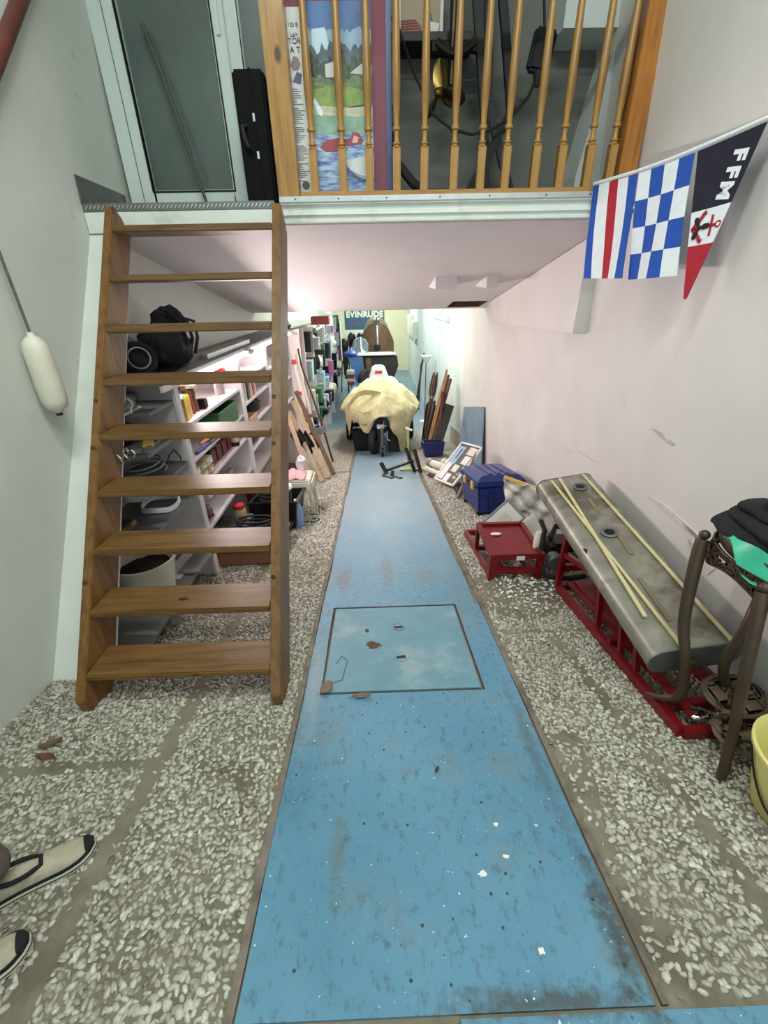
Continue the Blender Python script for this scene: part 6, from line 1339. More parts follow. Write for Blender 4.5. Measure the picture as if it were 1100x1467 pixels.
# small papers and plastic wrapped item leaning behind it
for k, (c_, sz, e_, lb) in enumerate((((1.12, 3.33, -.31), (.32, .012, .24), (-.35, -.75, .15), 'small white framed print leaning behind the red stand'), ((1.27, 3.12, -.30), (.24, .012, .17), (-.5, -.55, .35), 'smaller framed print with pale mount behind the red stand'))):
    t = thing('framed_print', lb, 'picture', c_, 'framed prints behind the red stand')
    R_ = Euler(e_).to_matrix(); mb = MB(); mb.obox(c_, sz, m=R_); mb.build('frame_moulding', M_grey if k == 0 else M_paper, t)
    mb = MB(); mb.obox(Vector(c_)+R_ @ Vector((0, -.008, 0)), (sz[0]*.84, .004, sz[2]*.82), m=R_); mb.build('mount', M_paper, t)
    mb = MB(); mb.obox(Vector(c_)+R_ @ Vector((0, -.0105, 0)), (sz[0]*.4, .002, sz[2]*.42), m=R_); mb.build('print', M_vinyl, t)
gp_ = thing('wrapped_panel', 'dirty clear plastic sheet wrapped over a yellow-edged panel behind the tank', 'panel', (1.42, 3.35, fz(3.35)))
mb = MB(); mb.grid(28, 28, lambda u, v: Vector((1.20+.36*u-.02*v, 3.52-.32*u+.10*v, fz(3.4)+.06+(.43-.04*u)*v-.02*math.sin(9*u)*math.sin(8*v)))+Vector((0, -.03, 0))*(math.sin(7*u+5*v)+.8*math.sin(19*u-11*v)+.5*math.sin(23*v+9*u))*.8, .015); mb.build('plastic_sheet', M_wetgrey, gp_, True)
mb = MB(); mb.bar((1.18, 3.63, fz(3.4)+.495), (1.53, 3.29, fz(3.4)+.455), .02, .025); mb.build('yellow_edge', M_yellow, gp_)
# black engine part with hoses
en = thing('black_pump', 'black engine pump with hoses under the far end of the tank', 'pump', (1.36, 2.78, fz(2.78)))
mb = MB(); mb.obox((1.38, 2.72, fz(2.72)+.15), (.22, .20, .22)); mb.build('pump_body', M_black, en, bevel=.03)
mb = MB(); mb.obox((1.40, 2.66, fz(2.66)+.17), (.10, .12, .05)); mb.build('green_label', M_green, en, bevel=.006)
mb = MB(); mb.tube([(1.18, 2.70, .02), (1.19, 2.63, -.02), (1.17, 2.60, -.20), (1.20, 2.52, -.34), (1.38, 2.50, -.355), (1.5, 2.52, -.35)], .018, 8); mb.build('black_hose', M_rubber, en, True)
mb = MB(); mb.tube([(1.24, 2.62, -.10), (1.22, 2.58, -.04), (1.25, 2.60, .03), (1.30, 2.66, -.02)], .015, 8); mb.build('looped_hose', M_rubber, en, True)
mb = MB(); mb.lathe([(.03, 0), (.035, .02), (.032, .11), (.022, .14)], (1.17, 2.66, -.19), 12); mb.build('white_filter', M_vinyl, en, True)
mb = MB(); mb.lathe([(.06, 0), (.06, .06), (.05, .07)], (1.28, 2.62, fz(2.6)+.14), 14, (0, -1, 0)); mb.build('pulley', M_steelplate, en, True)

# long red cradle under the tank
cr = thing('red_cradle', 'long red steel cradle under the grey tank along the right wall', 'cradle', (1.4, 1.75, fz(1.75)))
x0, x1, ya, yb = 1.235, 1.575, 1.13, 2.38
def tankz(y): return .015+(y-1.3)*.115           # underside of the tank on its room side
for x in (x0, x1):
    rbar(cr, 'base_rail', (x, ya, fz(ya)+.028), (x, yb, fz(yb)+.028), .036, .050)
    rbar(cr, 'far_post', (x, yb, fz(yb)+.05), (x, yb, tankz(yb)-.018), .036, .036)
    for y in (1.52, 1.66, 1.90): rbar(cr, 'post', (x+.02*(1 if x < 1.4 else -1), y-.03, fz(y)+.05), (x+.02*(1 if x < 1.4 else -1), y+.05, tankz(y)-.012), .026, .026)
    rbar(cr, 'brace', (x+.005, yb-.02, -.06), (x+.02*(1 if x < 1.4 else -1), 1.9, tankz(1.9)-.02), .034, .034)
    rbar(cr, 'inner_rail', (x+(.07 if x < 1.4 else -.07), ya+.04, fz(ya)+.075), (x+(.07 if x < 1.4 else -.07), yb-.02, fz(yb)+.075), .05, .018)
for y, dz in ((ya, .028), (ya+.13, .055), (1.72, .055), (yb, .028), (yb, .19)): rbar(cr, 'cross_bar', (x0, y, fz(y)+dz), (x1, y, fz(y)+dz), .036, .045)
rbar(cr, 'cross_bar', (x0, yb, tankz(yb)-.02), (x1, yb, tankz(yb)-.02), .036, .036); rbar(cr, 'cross_bar', (x0+.02, 1.56, tankz(1.56)-.02), (x1-.02, 1.56, tankz(1.56)-.02), .03, .03)
mb = MB(); mb.hexa([(1.32, 1.74, fz(1.74)+.085), (1.50, 1.74, fz(1.74)+.085), (1.50, 2.34, fz(2.34)+.085), (1.32, 2.34, fz(2.34)+.085), (1.32, 1.74, fz(1.74)+.10), (1.50, 1.74, fz(1.74)+.10), (1.50, 2.34, fz(2.34)+.10), (1.32, 2.34, fz(2.34)+.10)]); mb.build('floor_plate', M_red, cr)
for y in (1.85, 2.15): mb = MB(); mb.tube([(1.41, y, fz(y)+.09), (1.41, y, tankz(y)-.03)], .042, 12); mb.build('support_tube', M_red, cr, True)

# grey metal tank
tk = thing('metal_tank', 'long dull grey metal tank with rounded edges and yellow battens lying on the red cradle', 'tank', (1.33, 2.0, .05))
o_t = Vector((1.335, 1.305, .095)); far_t = Vector((1.325, 2.745, .275))
dv = (far_t-o_t); TL = dv.length; dv.normalize()
du = Vector((.345, .01, .055)); du = (du-dv*du.dot(dv)).normalized(); dn = du.cross(dv)
TW, TT = .192, .066
def tp(u, v, n): return o_t+du*u+dv*v+dn*n       # u across, v along, n out of the top
def sec(v, shrink=0.0):
    pts_ = []; r_ = .055
    for cx_, cn_, a0 in ((TW-r_, TT-r_, 0), (-TW+r_, TT-r_, 90), (-TW+r_, -TT+r_, 180), (TW-r_, -TT+r_, 270)):
        for j in range(6):
            a = math.radians(a0+90*j/5); rr_ = r_*(1-shrink)
            pts_.append(tp(cx_+rr_*math.cos(a), v, cn_+rr_*math.sin(a)))
    return pts_
mb = MB(); S_ = [sec(v) for v in np.linspace(0, TL, 12)]; n_ = len(S_[0]); vs = [p for s_ in S_ for p in s_]
dent = lambda p: p+dn*(noise.noise(p*4)*.006)
vs = [dent(p) for p in vs]
mb.add(vs, [(i*n_+k, i*n_+(k+1) % n_, (i+1)*n_+(k+1) % n_, (i+1)*n_+k) for i in range(11) for k in range(n_)]+[tuple(range(n_-1, -1, -1)), tuple(11*n_+k for k in range(n_))]); mb.build('tank_shell', M_tank, tk, True, angle=50)
for v_, nm in ((-.002, 'end_seam'), (TL-.004, 'end_seam')):
    s0 = sec(v_, -.06); s1 = sec(v_+.008, -.06); mb = MB(); mb.add(s0+s1, [(k, (k+1) % n_, n_+(k+1) % n_, n_+k) for k in range(n_)]+[tuple(range(n_-1, -1, -1)), tuple(range(n_, 2*n_))]); mb.build(nm, M_steelplate, tk)
for (u, v, r_) in ((.045, 1.30, .042), (.005, .80, .042)):
    mb = MB(); mb.lathe([(r_*1.15, 0), (r_*1.15, .006), (r_, .009), (r_*.72, .006), (r_*.62, -.002)], tp(u, v, TT+.004), 22, tuple(dn)); f_ = mb.build('filler_flange', M_steelplate, tk, True)
    mb = MB(); mb.lathe([(r_*.62, 0), (r_*.62, .0015)], tp(u, v, TT+.0075), 18, tuple(dn)); mb.build('filler_hole', M_black, f_)
mb = MB(); mb.lathe([(.026, -.012), (.026, .001)], tp(-TW+.012, .70, TT-.03), 14, tuple((-du*.8+dn*.4).normalized())); mb.build('side_port', M_black, tk)
def batten(u0, v0, u1, v1, w, h0=.0, h1=.0):
    a = tp(u0, v0, TT+.012+h0); b = tp(u1, v1, TT+.012+h1)
    mb = MB(); mb.bar(a, b, w, .008, tuple(dn)); return mb.build('yellow_batten', M_strip, tk)
batten(-.045, 1.43, -.125, .18, .016, .0, .004); batten(-.105, 1.42, -.065, -.01, .014); batten(.115, 1.43, .135, -.01, .014); 
for u, v, l_ in ((.03, .60, .17), (-.03, .15, .28), (.03, 1.0, .16)):
    mb = MB(); mb.bar(tp(u, v, TT+.0045), tp(u+.01, v+l_, TT+.0045), .022, .0015, tuple(dn)); mb.build('rust_stain', mcol('rust_stain', (128, 114, 90), .6), tk)
mb = MB(); mb.tube([tp(-.07, -.02, -.01), tp(-.07, -.045, -.02), tp(-.075, -.05, -.07)], .014, 8); mb.build('drain_pipe', M_rust, tk, True)
mb = MB(); mb.lathe([(.02, 0), (.02, .02)], tp(-.02, -.004, -.02), 10, tuple(-dv)); mb.build('drain_plug', M_rust, tk)

# ornate cast iron pieces lying on the cradle's near end
def ornate(nm, lb, o_, ax_, ay_, w, h_, seed):
    t = thing(nm, lb, 'ironwork', tuple(o_), 'ornate iron panels')
    ax_ = Vector(ax_).normalized(); ay_ = Vector(ay_).normalized(); n_ = ax_.cross(ay_)
    bm = bmesh.new(); R_ = random.Random(seed); NX, NY = 16, 10
    holes = [(R_.uniform(.15, .85), R_.uniform(.2, .8), R_.uniform(.05, .1), R_.uniform(.04, .09)) for _ in range(9)]
    mb = MB(); P_ = {}
    for j in range(NY):
        for i in range(NX):
            u, v = (i+.5)/NX, (j+.5)/NY
            if any(((u-a)/b)**2+((v-c)/d)**2 < 1 for a, b, c, d in ((q[0], q[2], q[1], q[3]*1.4) for q in holes)): continue
            if (u-.5)**2/.25+(v-.5)**2/.25 > 1.25: continue
            us_, vs_ = [(i/NX, j/NY), ((i+1)/NX, j/NY), ((i+1)/NX, (j+1)/NY), (i/NX, (j+1)/NY)], None
            f = lambda q, e: Vector(o_)+ax_*(w*(q[0]-.5))+ay_*(h_*(q[1]-.5))+n_*(.012*math.sin(9*q[0]+seed)*math.sin(8*q[1])+e)
            mb.hexa([f(q, -.006) for q in us_]+[f(q, .006) for q in us_])
    mb.build('openwork_plate', mat('tan_cast_iron', (98, 84, 66), .6, .2, .25, 12, .2), t, True, angle=30)
    mb = MB(); mb.tube([Vector(o_)+ax_*(w*.52*math.cos(a))+ay_*(h_*.52*math.sin(a))+n_*.004 for a in np.linspace(0, 2*PI, 25)[:-1]], .009, 6, True); mb.build('rolled_rim', MC['tan_cast_iron'], t, True)
    return t
ornate('iron_grille', 'upper ornate openwork iron panel tilted under the near end of the tank', (1.45, 1.185, .0), (.95, .12, -.10), (-.1, .95, .22), .26, .17, 2)
ornate('iron_grille', 'lower ornate openwork iron panel lying across the red cradle end', (1.46, 1.045, -.075), (.95, -.15, .0), (.1, .95, .02), .29, .19, 5)
o = MB(); o.ball((1.335, 1.18, -.10), .035, 10, 8, (1.5, 1, .5), .3, 3); tag(o.build('chrome_fitting', M_chrome, None, True, base=(1.335, 1.18, -.125)), 'small chrome fitting lying beside the iron panels', 'fitting')
o = MB(); o.obox((1.44, .965, -.035), (.05, .03, .02), (.3, 0, .3)); tag(o.build('paper_tag', M_paper, base=(1.44, .965, -.045)), 'crumpled white paper tag on the lower iron panel', 'paper')

# ornate cast-iron table with cabriole legs
tb_ = thing('iron_table', 'brown cast-iron side table with curved cabriole legs and pierced apron', 'table', (1.46, 1.12, fz(1.12)))
tx_, ty_, tz_ = 1.415, 1.215, .635
def ov(a, rx, ry): return (tx_+rx*math.cos(a), ty_+ry*math.sin(a))
RX, RY = .155, .235
mb = MB(); N_ = 40; rows = [(.96, .0), (1.0, .008), (1.02, .03), (1.0, .055), (.93, .065), (.86, .052), (0.02, .050)]
vs = [(tx_+RX*r_*math.cos(2*PI*k/N_), ty_+RY*r_*math.sin(2*PI*k/N_), tz_+h_) for r_, h_ in rows for k in range(N_)]
fs = [(i*N_+k, i*N_+(k+1) % N_, (i+1)*N_+(k+1) % N_, (i+1)*N_+k) for i in range(len(rows)-1) for k in range(N_)]+[tuple(range(N_-1, -1, -1)), tuple((len(rows)-1)*N_+k for k in range(N_))]
mb.add(vs, fs); mb.build('table_top', M_bronze, tb_, True, angle=60)
def cuts(a, z):
    q = (a/(PI/2)) % 1; e = min(q, 1-q)
    return (.10 < e < .20 and .35 < z < .62) or (.30 < e < .38 and .42 < z < .70) or (.40 < e and .30 < z < .42) or (.21 < e < .25 and .22 < z < .5)
mb = MB(); NA, NZ = 120, 12
for i in range(NA):
    for j in range(NZ):
        a0, a1 = 2*PI*i/NA, 2*PI*(i+1)/NA; z0, z1 = j/NZ, (j+1)/NZ
        if cuts((a0+a1)/2, (z0+z1)/2): continue
        dep = lambda a: .055+.045*(0.5-0.5*math.cos(4*a))*1.0
        f = lambda a, z, r_: (tx_+(RX+.012+r_)*math.cos(a), ty_+(RY+.012+r_)*math.sin(a), tz_+.005-dep(a)*z+.0)
        mb.hexa([f(a0, z1, -.008), f(a1, z1, -.008), f(a1, z1, .004), f(a0, z1, .004), f(a0, z0, -.008), f(a1, z0, -.008), f(a1, z0, .004), f(a0, z0, .004)])
mb.build('pierced_apron', M_bronze, tb_, True, angle=30)
mb = MB()
for k in range(4):
    for s_ in range(5):
        a = k*PI/2+PI/4; d = -.5+.25*s_
        c0 = Vector((tx_+(RX+.018)*math.cos(a), ty_+(RY+.018)*math.sin(a), tz_-.035)); t_ = Vector((-math.sin(a), math.cos(a), 0))
        mb.tube([c0, c0+t_*d*.05+Vector((0, 0, .016)), c0+t_*d*.09+Vector((0, 0, .022-.03*abs(d)))], [.004, .005, .002], 6)
mb.build('leaf_relief', M_bronze, tb_, True)
def cab(top_, knee, shin, ankle, foot, toe, r_):
    mb = MB(); P_ = [Vector(p) for p in (top_, knee, shin, ankle, foot, toe)]; out = []
    for i in range(len(P_)-1):
        p0, p1, p2, p3 = P_[max(0, i-1)], P_[i], P_[i+1], P_[min(len(P_)-1, i+2)]
        for t in np.linspace(0, 1, 7)[:-1]:
            out.append(.5*((2*p1)+(p2-p0)*t+(2*p0-5*p1+4*p2-p3)*t*t+(3*p1-p0-3*p2+p3)*t**3))
    out.append(P_[-1]); n_ = len(out); rad = [np.interp(i/(n_-1), np.linspace(0, 1, 6), r_) for i in range(n_)]
    mb.tube(out, rad, 10); lg = mb.build('leg', M_bronze, tb_, True, angle=70)
    mb = MB(); mb.ball(P_[0]+Vector((0, 0, .02)), .02, 10, 8, (1, 1, 1)); mb.build('corner_boss', M_bronze, lg, True); return lg
rr_ = [.025, .025, .022, .019, .020, .010]
cab((1.268, 1.405, .625), (1.248, 1.375, .53), (1.225, 1.305, .30), (1.238, 1.238, .13), (1.262, 1.236, -.06), (1.190, 1.315, -.128), rr_)
cab((1.262, 1.10, .60), (1.245, 1.065, .52), (1.235, 1.02, .36), (1.245, .975, .12), (1.25, .945, -.06), (1.248, .935, fz(.935)+.018), [.023, .022, .020, .018, .018, .017])
cab((1.535, 1.375, .62), (1.52, 1.33, .50), (1.42, 1.235, .33), (1.385, 1.225, .16), (1.42, 1.225, .04), (1.45, 1.235, -.02), rr_)
cab((1.535, 1.05, .62), (1.54, 1.02, .50), (1.52, .98, .22), (1.53, .95, .02), (1.545, .93, -.08), (1.55, .915, fz(.915)+.012), rr_)
# cloths on the table
def fold(mb, cx_, cy_, z0, wx, wy, h_, rz, seed, droop=.02):
    R_ = Euler((0, 0, rz)).to_matrix()
    def f(u, v):
        a = 2*PI*u; ca, sa = math.cos(a), math.sin(a); e = .55
        x = wx*math.copysign(abs(ca)**e, ca); z = h_*.5*math.copysign(abs(sa)**.8, sa); y = wy*(2*v-1)
        k = 1-.25*abs(2*v-1)**3
        p = R_ @ Vector((x*k, y, 0)); q = Vector((cx_+p.x, cy_+p.y, z0+h_*.5+z*k))
        n_ = noise.noise(q*14+Vector((seed, 0, 0)))*.012+noise.noise(q*34)*.004
        return q+Vector((n_, n_, n_*.7-droop*max(0, -math.cos(a))**2))
    mb.grid(28, 18, f)
    for vv in (0, 1):
        ring = [f(k/28, vv) for k in range(28)]; mb.add(ring, [tuple(range(28))])
jk = MB(); fold(jk, 1.405, 1.235, .690, .125, .205, .050, .10, 1); fold(jk, 1.412, 1.225, .732, .118, .185, .046, -.05, 4, .012); fold(jk, 1.43, 1.24, .770, .095, .16, .040, .2, 7, .008)
tag(jk.build('black_jacket', M_black2, None, True, base=(1.405, 1.235, .69), angle=70), 'folded black jacket heaped on the cast-iron table', 'jacket')
jf = MB(); fold(jf, 1.445, 1.21, .806, .075, .12, .045, .5, 11, .0)
tag(jf.build('black_bag', mat('dark_charcoal_cloth', (34, 36, 42), .85, 0, .3, 20, .3), None, True, base=(1.445, 1.21, .806)), 'black soft pouch on top of the folded jacket', 'bag')
gb_ = MB(); gb_.grid(16, 6, lambda u, v: Vector((1.345-.075*math.sin(PI*u)-.02*v+.04*(1-u)*0, 1.40-.38*u-.01*v+.015*math.sin(6*u), .712-.030*v*(1+2.4*max(0, math.sin(PI*clamp((u-.35)*1.5))))+.010*math.sin(14*u+3*v))), .006); gb_ = gb_.build('green_plastic_bag', M_teal, None, True, base=(1.33, 1.2, .68)); tag(gb_, 'green plastic bag trailing over the edge of the iron table under the jacket', 'bag')
# yellow bucket
bcx, bcy = 1.385, .80
zb = fz(bcy)
bu = thing('yellow_bucket', 'pale yellow plastic bucket with a wire handle at the right edge', 'bucket', (bcx, bcy, zb))
mb = MB(); mb.lathe([(.108, .018), (.114, .02), (.150, .17), (.172, .265), (.182, .267), (.184, .282), (.176, .286), (.164, .272), (.142, .17), (.106, .03), (.02, .028)], (bcx, bcy, zb), 36); mb.build('bucket_wall', M_bucket, bu, True, angle=60)
def bw(a, h): 
    r_ = np.interp(h, [.02, .17, .265], [.114, .150, .172])+.006
    return (bcx+r_*math.cos(a), bcy+r_*math.sin(a), zb+h)
mb = MB(); mb.tube([bw(PI*.80+PI*.62*t, .255-.19*math.sin(PI*t*.9)) for t in np.linspace(0, 1, 18)], .004, 6); mb.build('wire_handle', M_dark, bu, True)

# ================================================================== HATCH, LEAVES, FLAKES
hc2 = thing('hatch_cover', 'pale blue square hatch cover with two lifting holes set in the blue strip', 'hatch', (.095, 1.83, fz(1.83)))
def hz(y, d): return fz(y)+d
def ramp_box(mb, x0, x1, y0, y1, d0, d1): mb.hexa([(x0, y0, hz(y0, d0)), (x1, y0, hz(y0, d0)), (x1, y1, hz(y1, d0)), (x0, y1, hz(y1, d0)), (x0, y0, hz(y0, d1)), (x1, y0, hz(y0, d1)), (x1, y1, hz(y1, d1)), (x0, y1, hz(y1, d1))]); return mb
mb = MB(); ramp_box(mb, HX0+.016, HX1-.016, HY0+.014, HY1-.016, .001, .011); mb.build('plate', M_hatch, hc2, bevel=.002)
for (x0, x1, y0, y1) in ((HX0+.001, HX0+.006, HY0, HY1), (HX1-.006, HX1-.001, HY0, HY1), (HX0, HX1, HY0+.001, HY0+.005), (HX0, HX1, HY1-.007, HY1-.001)):
    mb = MB(); ramp_box(mb, x0, x1, y0, y1, .001, .008); mb.build('frame_edge', M_rust, hc2)
for (x, y) in ((.105, 1.98), (.105, 1.70)):
    mb = MB(); mb.lathe([(.034, 0), (.040, .003), (.036, .005), (.030, .002)], (x, y, hz(y, .0105)), 20, (0, SL, 1)); r_ = mb.build('lifting_ring', M_hatch, hc2, True)
    mb = MB(); mb.obox((x, y-.006, hz(y-.006, .0125)), (.05, .022, .002), (-.15, 0, .1)); mb.build('ring_slot', M_dark, r_)
    mb = MB(); mb.obox((x+.004, y+.010, hz(y+.01, .0130)), (.040, .010, .003), (-.15, 0, .1)); mb.build('ring_bar', M_chrome, r_)
def blotch(x, y, rx, ry, m_, nm, lb, cat, d=.0125, seed=1, group=None, th=.002):
    mb = MB(); N_ = 22; R_ = random.Random(seed); k = [R_.uniform(.55, 1.15) for _ in range(N_)]
    P_ = [(x+rx*k[i]*math.cos(2*PI*i/N_), y+ry*k[i]*math.sin(2*PI*i/N_)) for i in range(N_)]
    mb.add([(px, py, hz(py, d)) for px, py in P_]+[(px, py, hz(py, d+th)) for px, py in P_]+[(x, y, hz(y, d+th*1.6))], [tuple(range(N_-1, -1, -1))]+[(i, (i+1) % N_, N_+(i+1) % N_, N_+i) for i in range(N_)]+[(N_+i, N_+(i+1) % N_, 2*N_) for i in range(N_)])
    return tag(mb.build(nm, m_, None, True, base=(x, y, hz(y, d))), lb, cat, group)
M_dirt = mat('brown_dirt', (92, 70, 48), .95, 0, .3, 30, .5)
blotch(-.045, 1.81, .055, .032, M_dirt, 'dirt_patch', 'brown dirt patch on the hatch cover left of the lifting holes', 'dirt', .0112, 4)
blotch(-.085, 1.95, .012, .022, M_dirt, 'dirt_speck', 'small brown dirt speck near the far left of the hatch', 'dirt', .0112, 6)
M_leaf = mat('dry_leaf_brown', (104, 76, 52), .7, 0, .25, 25, .2)
def leaf(x, y, l_, w, rz, lb, d, m_=None):
    R_ = Euler((0, 0, rz)).to_matrix()
    mb = MB(); mb.grid(8, 5, lambda u, v: Vector((x, y, 0))+R_ @ Vector(((u-.5)*l_, (v-.5)*w*math.sin(PI*clamp(.05+.9*u))**.8, 0))+Vector((0, 0, d+.012*(u-.4)**2*4*.6+.010*abs(v-.5)*2)), .0012)
    vs = [(p[0], p[1], p[2]+fz(p[1])) for p in mb.v]; mb.v = vs
    t = thing('dry_leaf', lb, 'leaf', (x, y, fz(y)+d), 'dry leaves on the floor'); mb.build('leaf_blade', m_ or M_leaf, t, True)
    mb = MB(); a = Vector((x, y, 0))+R_ @ Vector((-.72*l_, 0, 0)); b = Vector((x, y, 0))+R_ @ Vector((-.40*l_, 0, 0)); mb.tube([(a.x, a.y, fz(a.y)+d+.002), (b.x, b.y, fz(b.y)+d+.006)], .0015, 5); mb.build('leaf_stalk', m_ or M_leaf, t)
leaf(-.275, 1.475, .085, .055, 1.2, 'dry brown leaf at the near left corner of the hatch', .013, mat('tan_leaf', (124, 100, 80), .7, 0, .2, 25))
leaf(-.10, 1.415, .09, .03, .1, 'flat tan leaf along the near edge of the hatch', .011, mat('tan_leaf', (150, 116, 100)))
leaf(-1.41, 1.20, .085, .035, .5, 'dark brown leaf on the pebbles at left, farther one', .012)
leaf(-1.385, 1.135, .085, .032, -.15, 'reddish brown leaf on the pebbles at left, nearer one', .012, mat('reddish_leaf', (106, 66, 46), .7, 0, .2, 25))
leaf(.20, 1.01, .022, .012, .9, 'tiny dark leaf fragment on the blue strip', .011)
cl_ = MB(); cl_.tube([(-.30, 1.47, fz(1.47)+.013), (-.24, 1.52, fz(1.52)+.014), (-.205, 1.53, fz(1.53)+.014), (-.195, 1.60, fz(1.6)+.014), (-.185, 1.68, fz(1.68)+.014), (-.22, 1.72, fz(1.72)+.014), (-.24, 1.66, fz(1.66)+.014)], .0018, 5); tag(cl_.build('twine', mcol('brown_twine', (118, 100, 86), .9), None, True, base=(-.24, 1.6, fz(1.6)+.011)), 'thin brown twine curled on the hatch corner', 'twine')
for k, (x, y, rx, ry) in enumerate(((.29, .655, .014, .010), (.37, .80, .010, .007), (.375, .70, .012, .007), (.40, .47, .010, .010))):
    blotch(x, y, rx, ry, M_paper, 'paint_flake', ['largest white paint flake on the near blue strip', 'narrow white paint flake farthest up the near blue strip', 'pale paint flake right of the largest one', 'white paint flake lowest on the near blue strip'][k], 'flake', .0105, 10+k, 'white flakes on the blue strip')
R_ = random.Random(5)
mb = MB()
for k in range(150):
    x = R_.gauss(1.03, .13); y = R_.gauss(2.45, .14); s_ = R_.uniform(.004, .013)
    if .77 < x < 1.55: mb.obox((x, y, fz(y)+.011+.003), (s_*2.2, s_*1.3, .004), (R_.uniform(-.3, .3), R_.uniform(-.3, .3), R_.uniform(0, 3)))
fk = mb.build('paint_flakes', M_paper, base=(1.03, 2.45, fz(2.45))); tag(fk, 'scatter of fallen white paint flakes in front of the red stand', 'flakes', kind='stuff')
o = MB(); o.ball((-.72, 2.42, fz(2.42)+.018), .03, 10, 6, (1.5, .9, .4), .2, 3); tag(o.build('white_stone', M_paper, None, True, base=(-.72, 2.42, fz(2.42)+.006)), 'single large white stone on the pebbles behind the ladder', 'stone')
o = MB(); o.obox((-1.285, 2.11, fz(2.11)+.05), (.05, .05, .085), (-.15, 0, .3)); tag(o.build('grey_block', M_grey_shaded, base=(-1.285, 2.11, fz(2.11)), bevel=.004), 'small grey block on the pebbles under the second lowest tread', 'block')
# chipped plaster scars on the right wall
M_scar = mat('chipped_plaster', (208, 200, 196), .8, 0, .1, 20, .3); M_scar_d = mat('scar_grey', (178, 172, 168), .8, 0, .2, 25, .3)
def scar(pts_, m_, nm='plaster_scar', th=.005):
    wall = bpy.data.objects['wall_right']; BASE['wall_right'] = (0, 0, 0)
    mb = MB(); n_ = len(pts_); mb.add([wp(y, z, th) for y, z in pts_]+[wp(y, z, -.01) for y, z in pts_], [tuple(range(n_)), tuple(range(2*n_-1, n_-1, -1))]+[(i, n_+i, n_+(i+1) % n_, (i+1) % n_) for i in range(n_)]); mb.build(nm, m_, wall)
SCARS = True
scar([(2.26, .41), (2.10, .425), (1.93, .41), (1.72, .38), (1.72, .36), (1.95, .385), (2.10, .395)], M_scar)
scar([(1.93, .405), (1.86, .40), (1.75, .385), (1.66, .30), (1.69, .24), (1.83, .30), (1.90, .36)], M_scar)
scar([(1.87, .345), (1.80, .335), (1.77, .275), (1.84, .30)], M_scar_d, th=.0065)
scar([(2.35, .79), (2.26, .79), (2.14, .765), (2.16, .752), (2.28, .772)], M_scar_d)
scar([(2.26, .785), (2.22, .783), (2.16, .762), (2.20, .765)], M_scar, th=.007)
for y, z, h_ in ((3.6, .30, .004), (3.2, .36, .004)): scar([(y, z), (y-.28, z+.012), (y-.28, z+.012+h_), (y, z+h_)], M_scar_d, 'hairline_crack', .0015)

# ================================================================== PERSON AT THE LEFT EDGE
PX = Vector((-1.165, .49, 0)); FWD = Vector((math.cos(math.radians(36)), math.sin(math.radians(36)), 0)); SID = Vector((-FWD.y, FWD.x, 0))
per = thing('person', 'standing person at the left edge in brown trousers and beige slip-on shoes trimmed black', 'person', (PX.x, PX.y, fz(PX.y)))
def skin_mesh(name, verts, edges, radii, m_, root, levels=2):
    me = bpy.data.meshes.new(name); me.from_pydata([tuple(v) for v in verts], edges, [])
    o_ = bpy.data.objects.new(name, me); COL.objects.link(o_)
    sk = o_.modifiers.new('skin', 'SKIN'); sk.use_smooth_shade = True
    for i, r_ in enumerate(radii): me.skin_vertices[0].data[i].radius = r_ if isinstance(r_, tuple) else (r_, r_)
    me.skin_vertices[0].data[0].use_root = True
    ss = o_.modifiers.new('sub', 'SUBSURF'); ss.levels = levels; ss.render_levels = levels
    dg = bpy.context.evaluated_depsgraph_get(); dg.update()
    m2 = bpy.data.meshes.new_from_object(o_.evaluated_get(dg)); m2.name = name
    bpy.data.objects.remove(o_); m2.transform(Matrix.Translation(-Vector(BASE[root.name]))); m2.materials.clear(); m2.materials.append(m_)
    for p in m2.polygons: p.use_smooth = True
    q = bpy.data.objects.new(name, m2); COL.objects.link(q); q.parent = root; BASE[q.name] = BASE[root.name]; return q
def bp_(f, s, z): v = PX+FWD*f+SID*s; return Vector((v.x, v.y, fz(PX.y)+z))
anks = []
toes = ((-.965, .785), (-.985, .535))
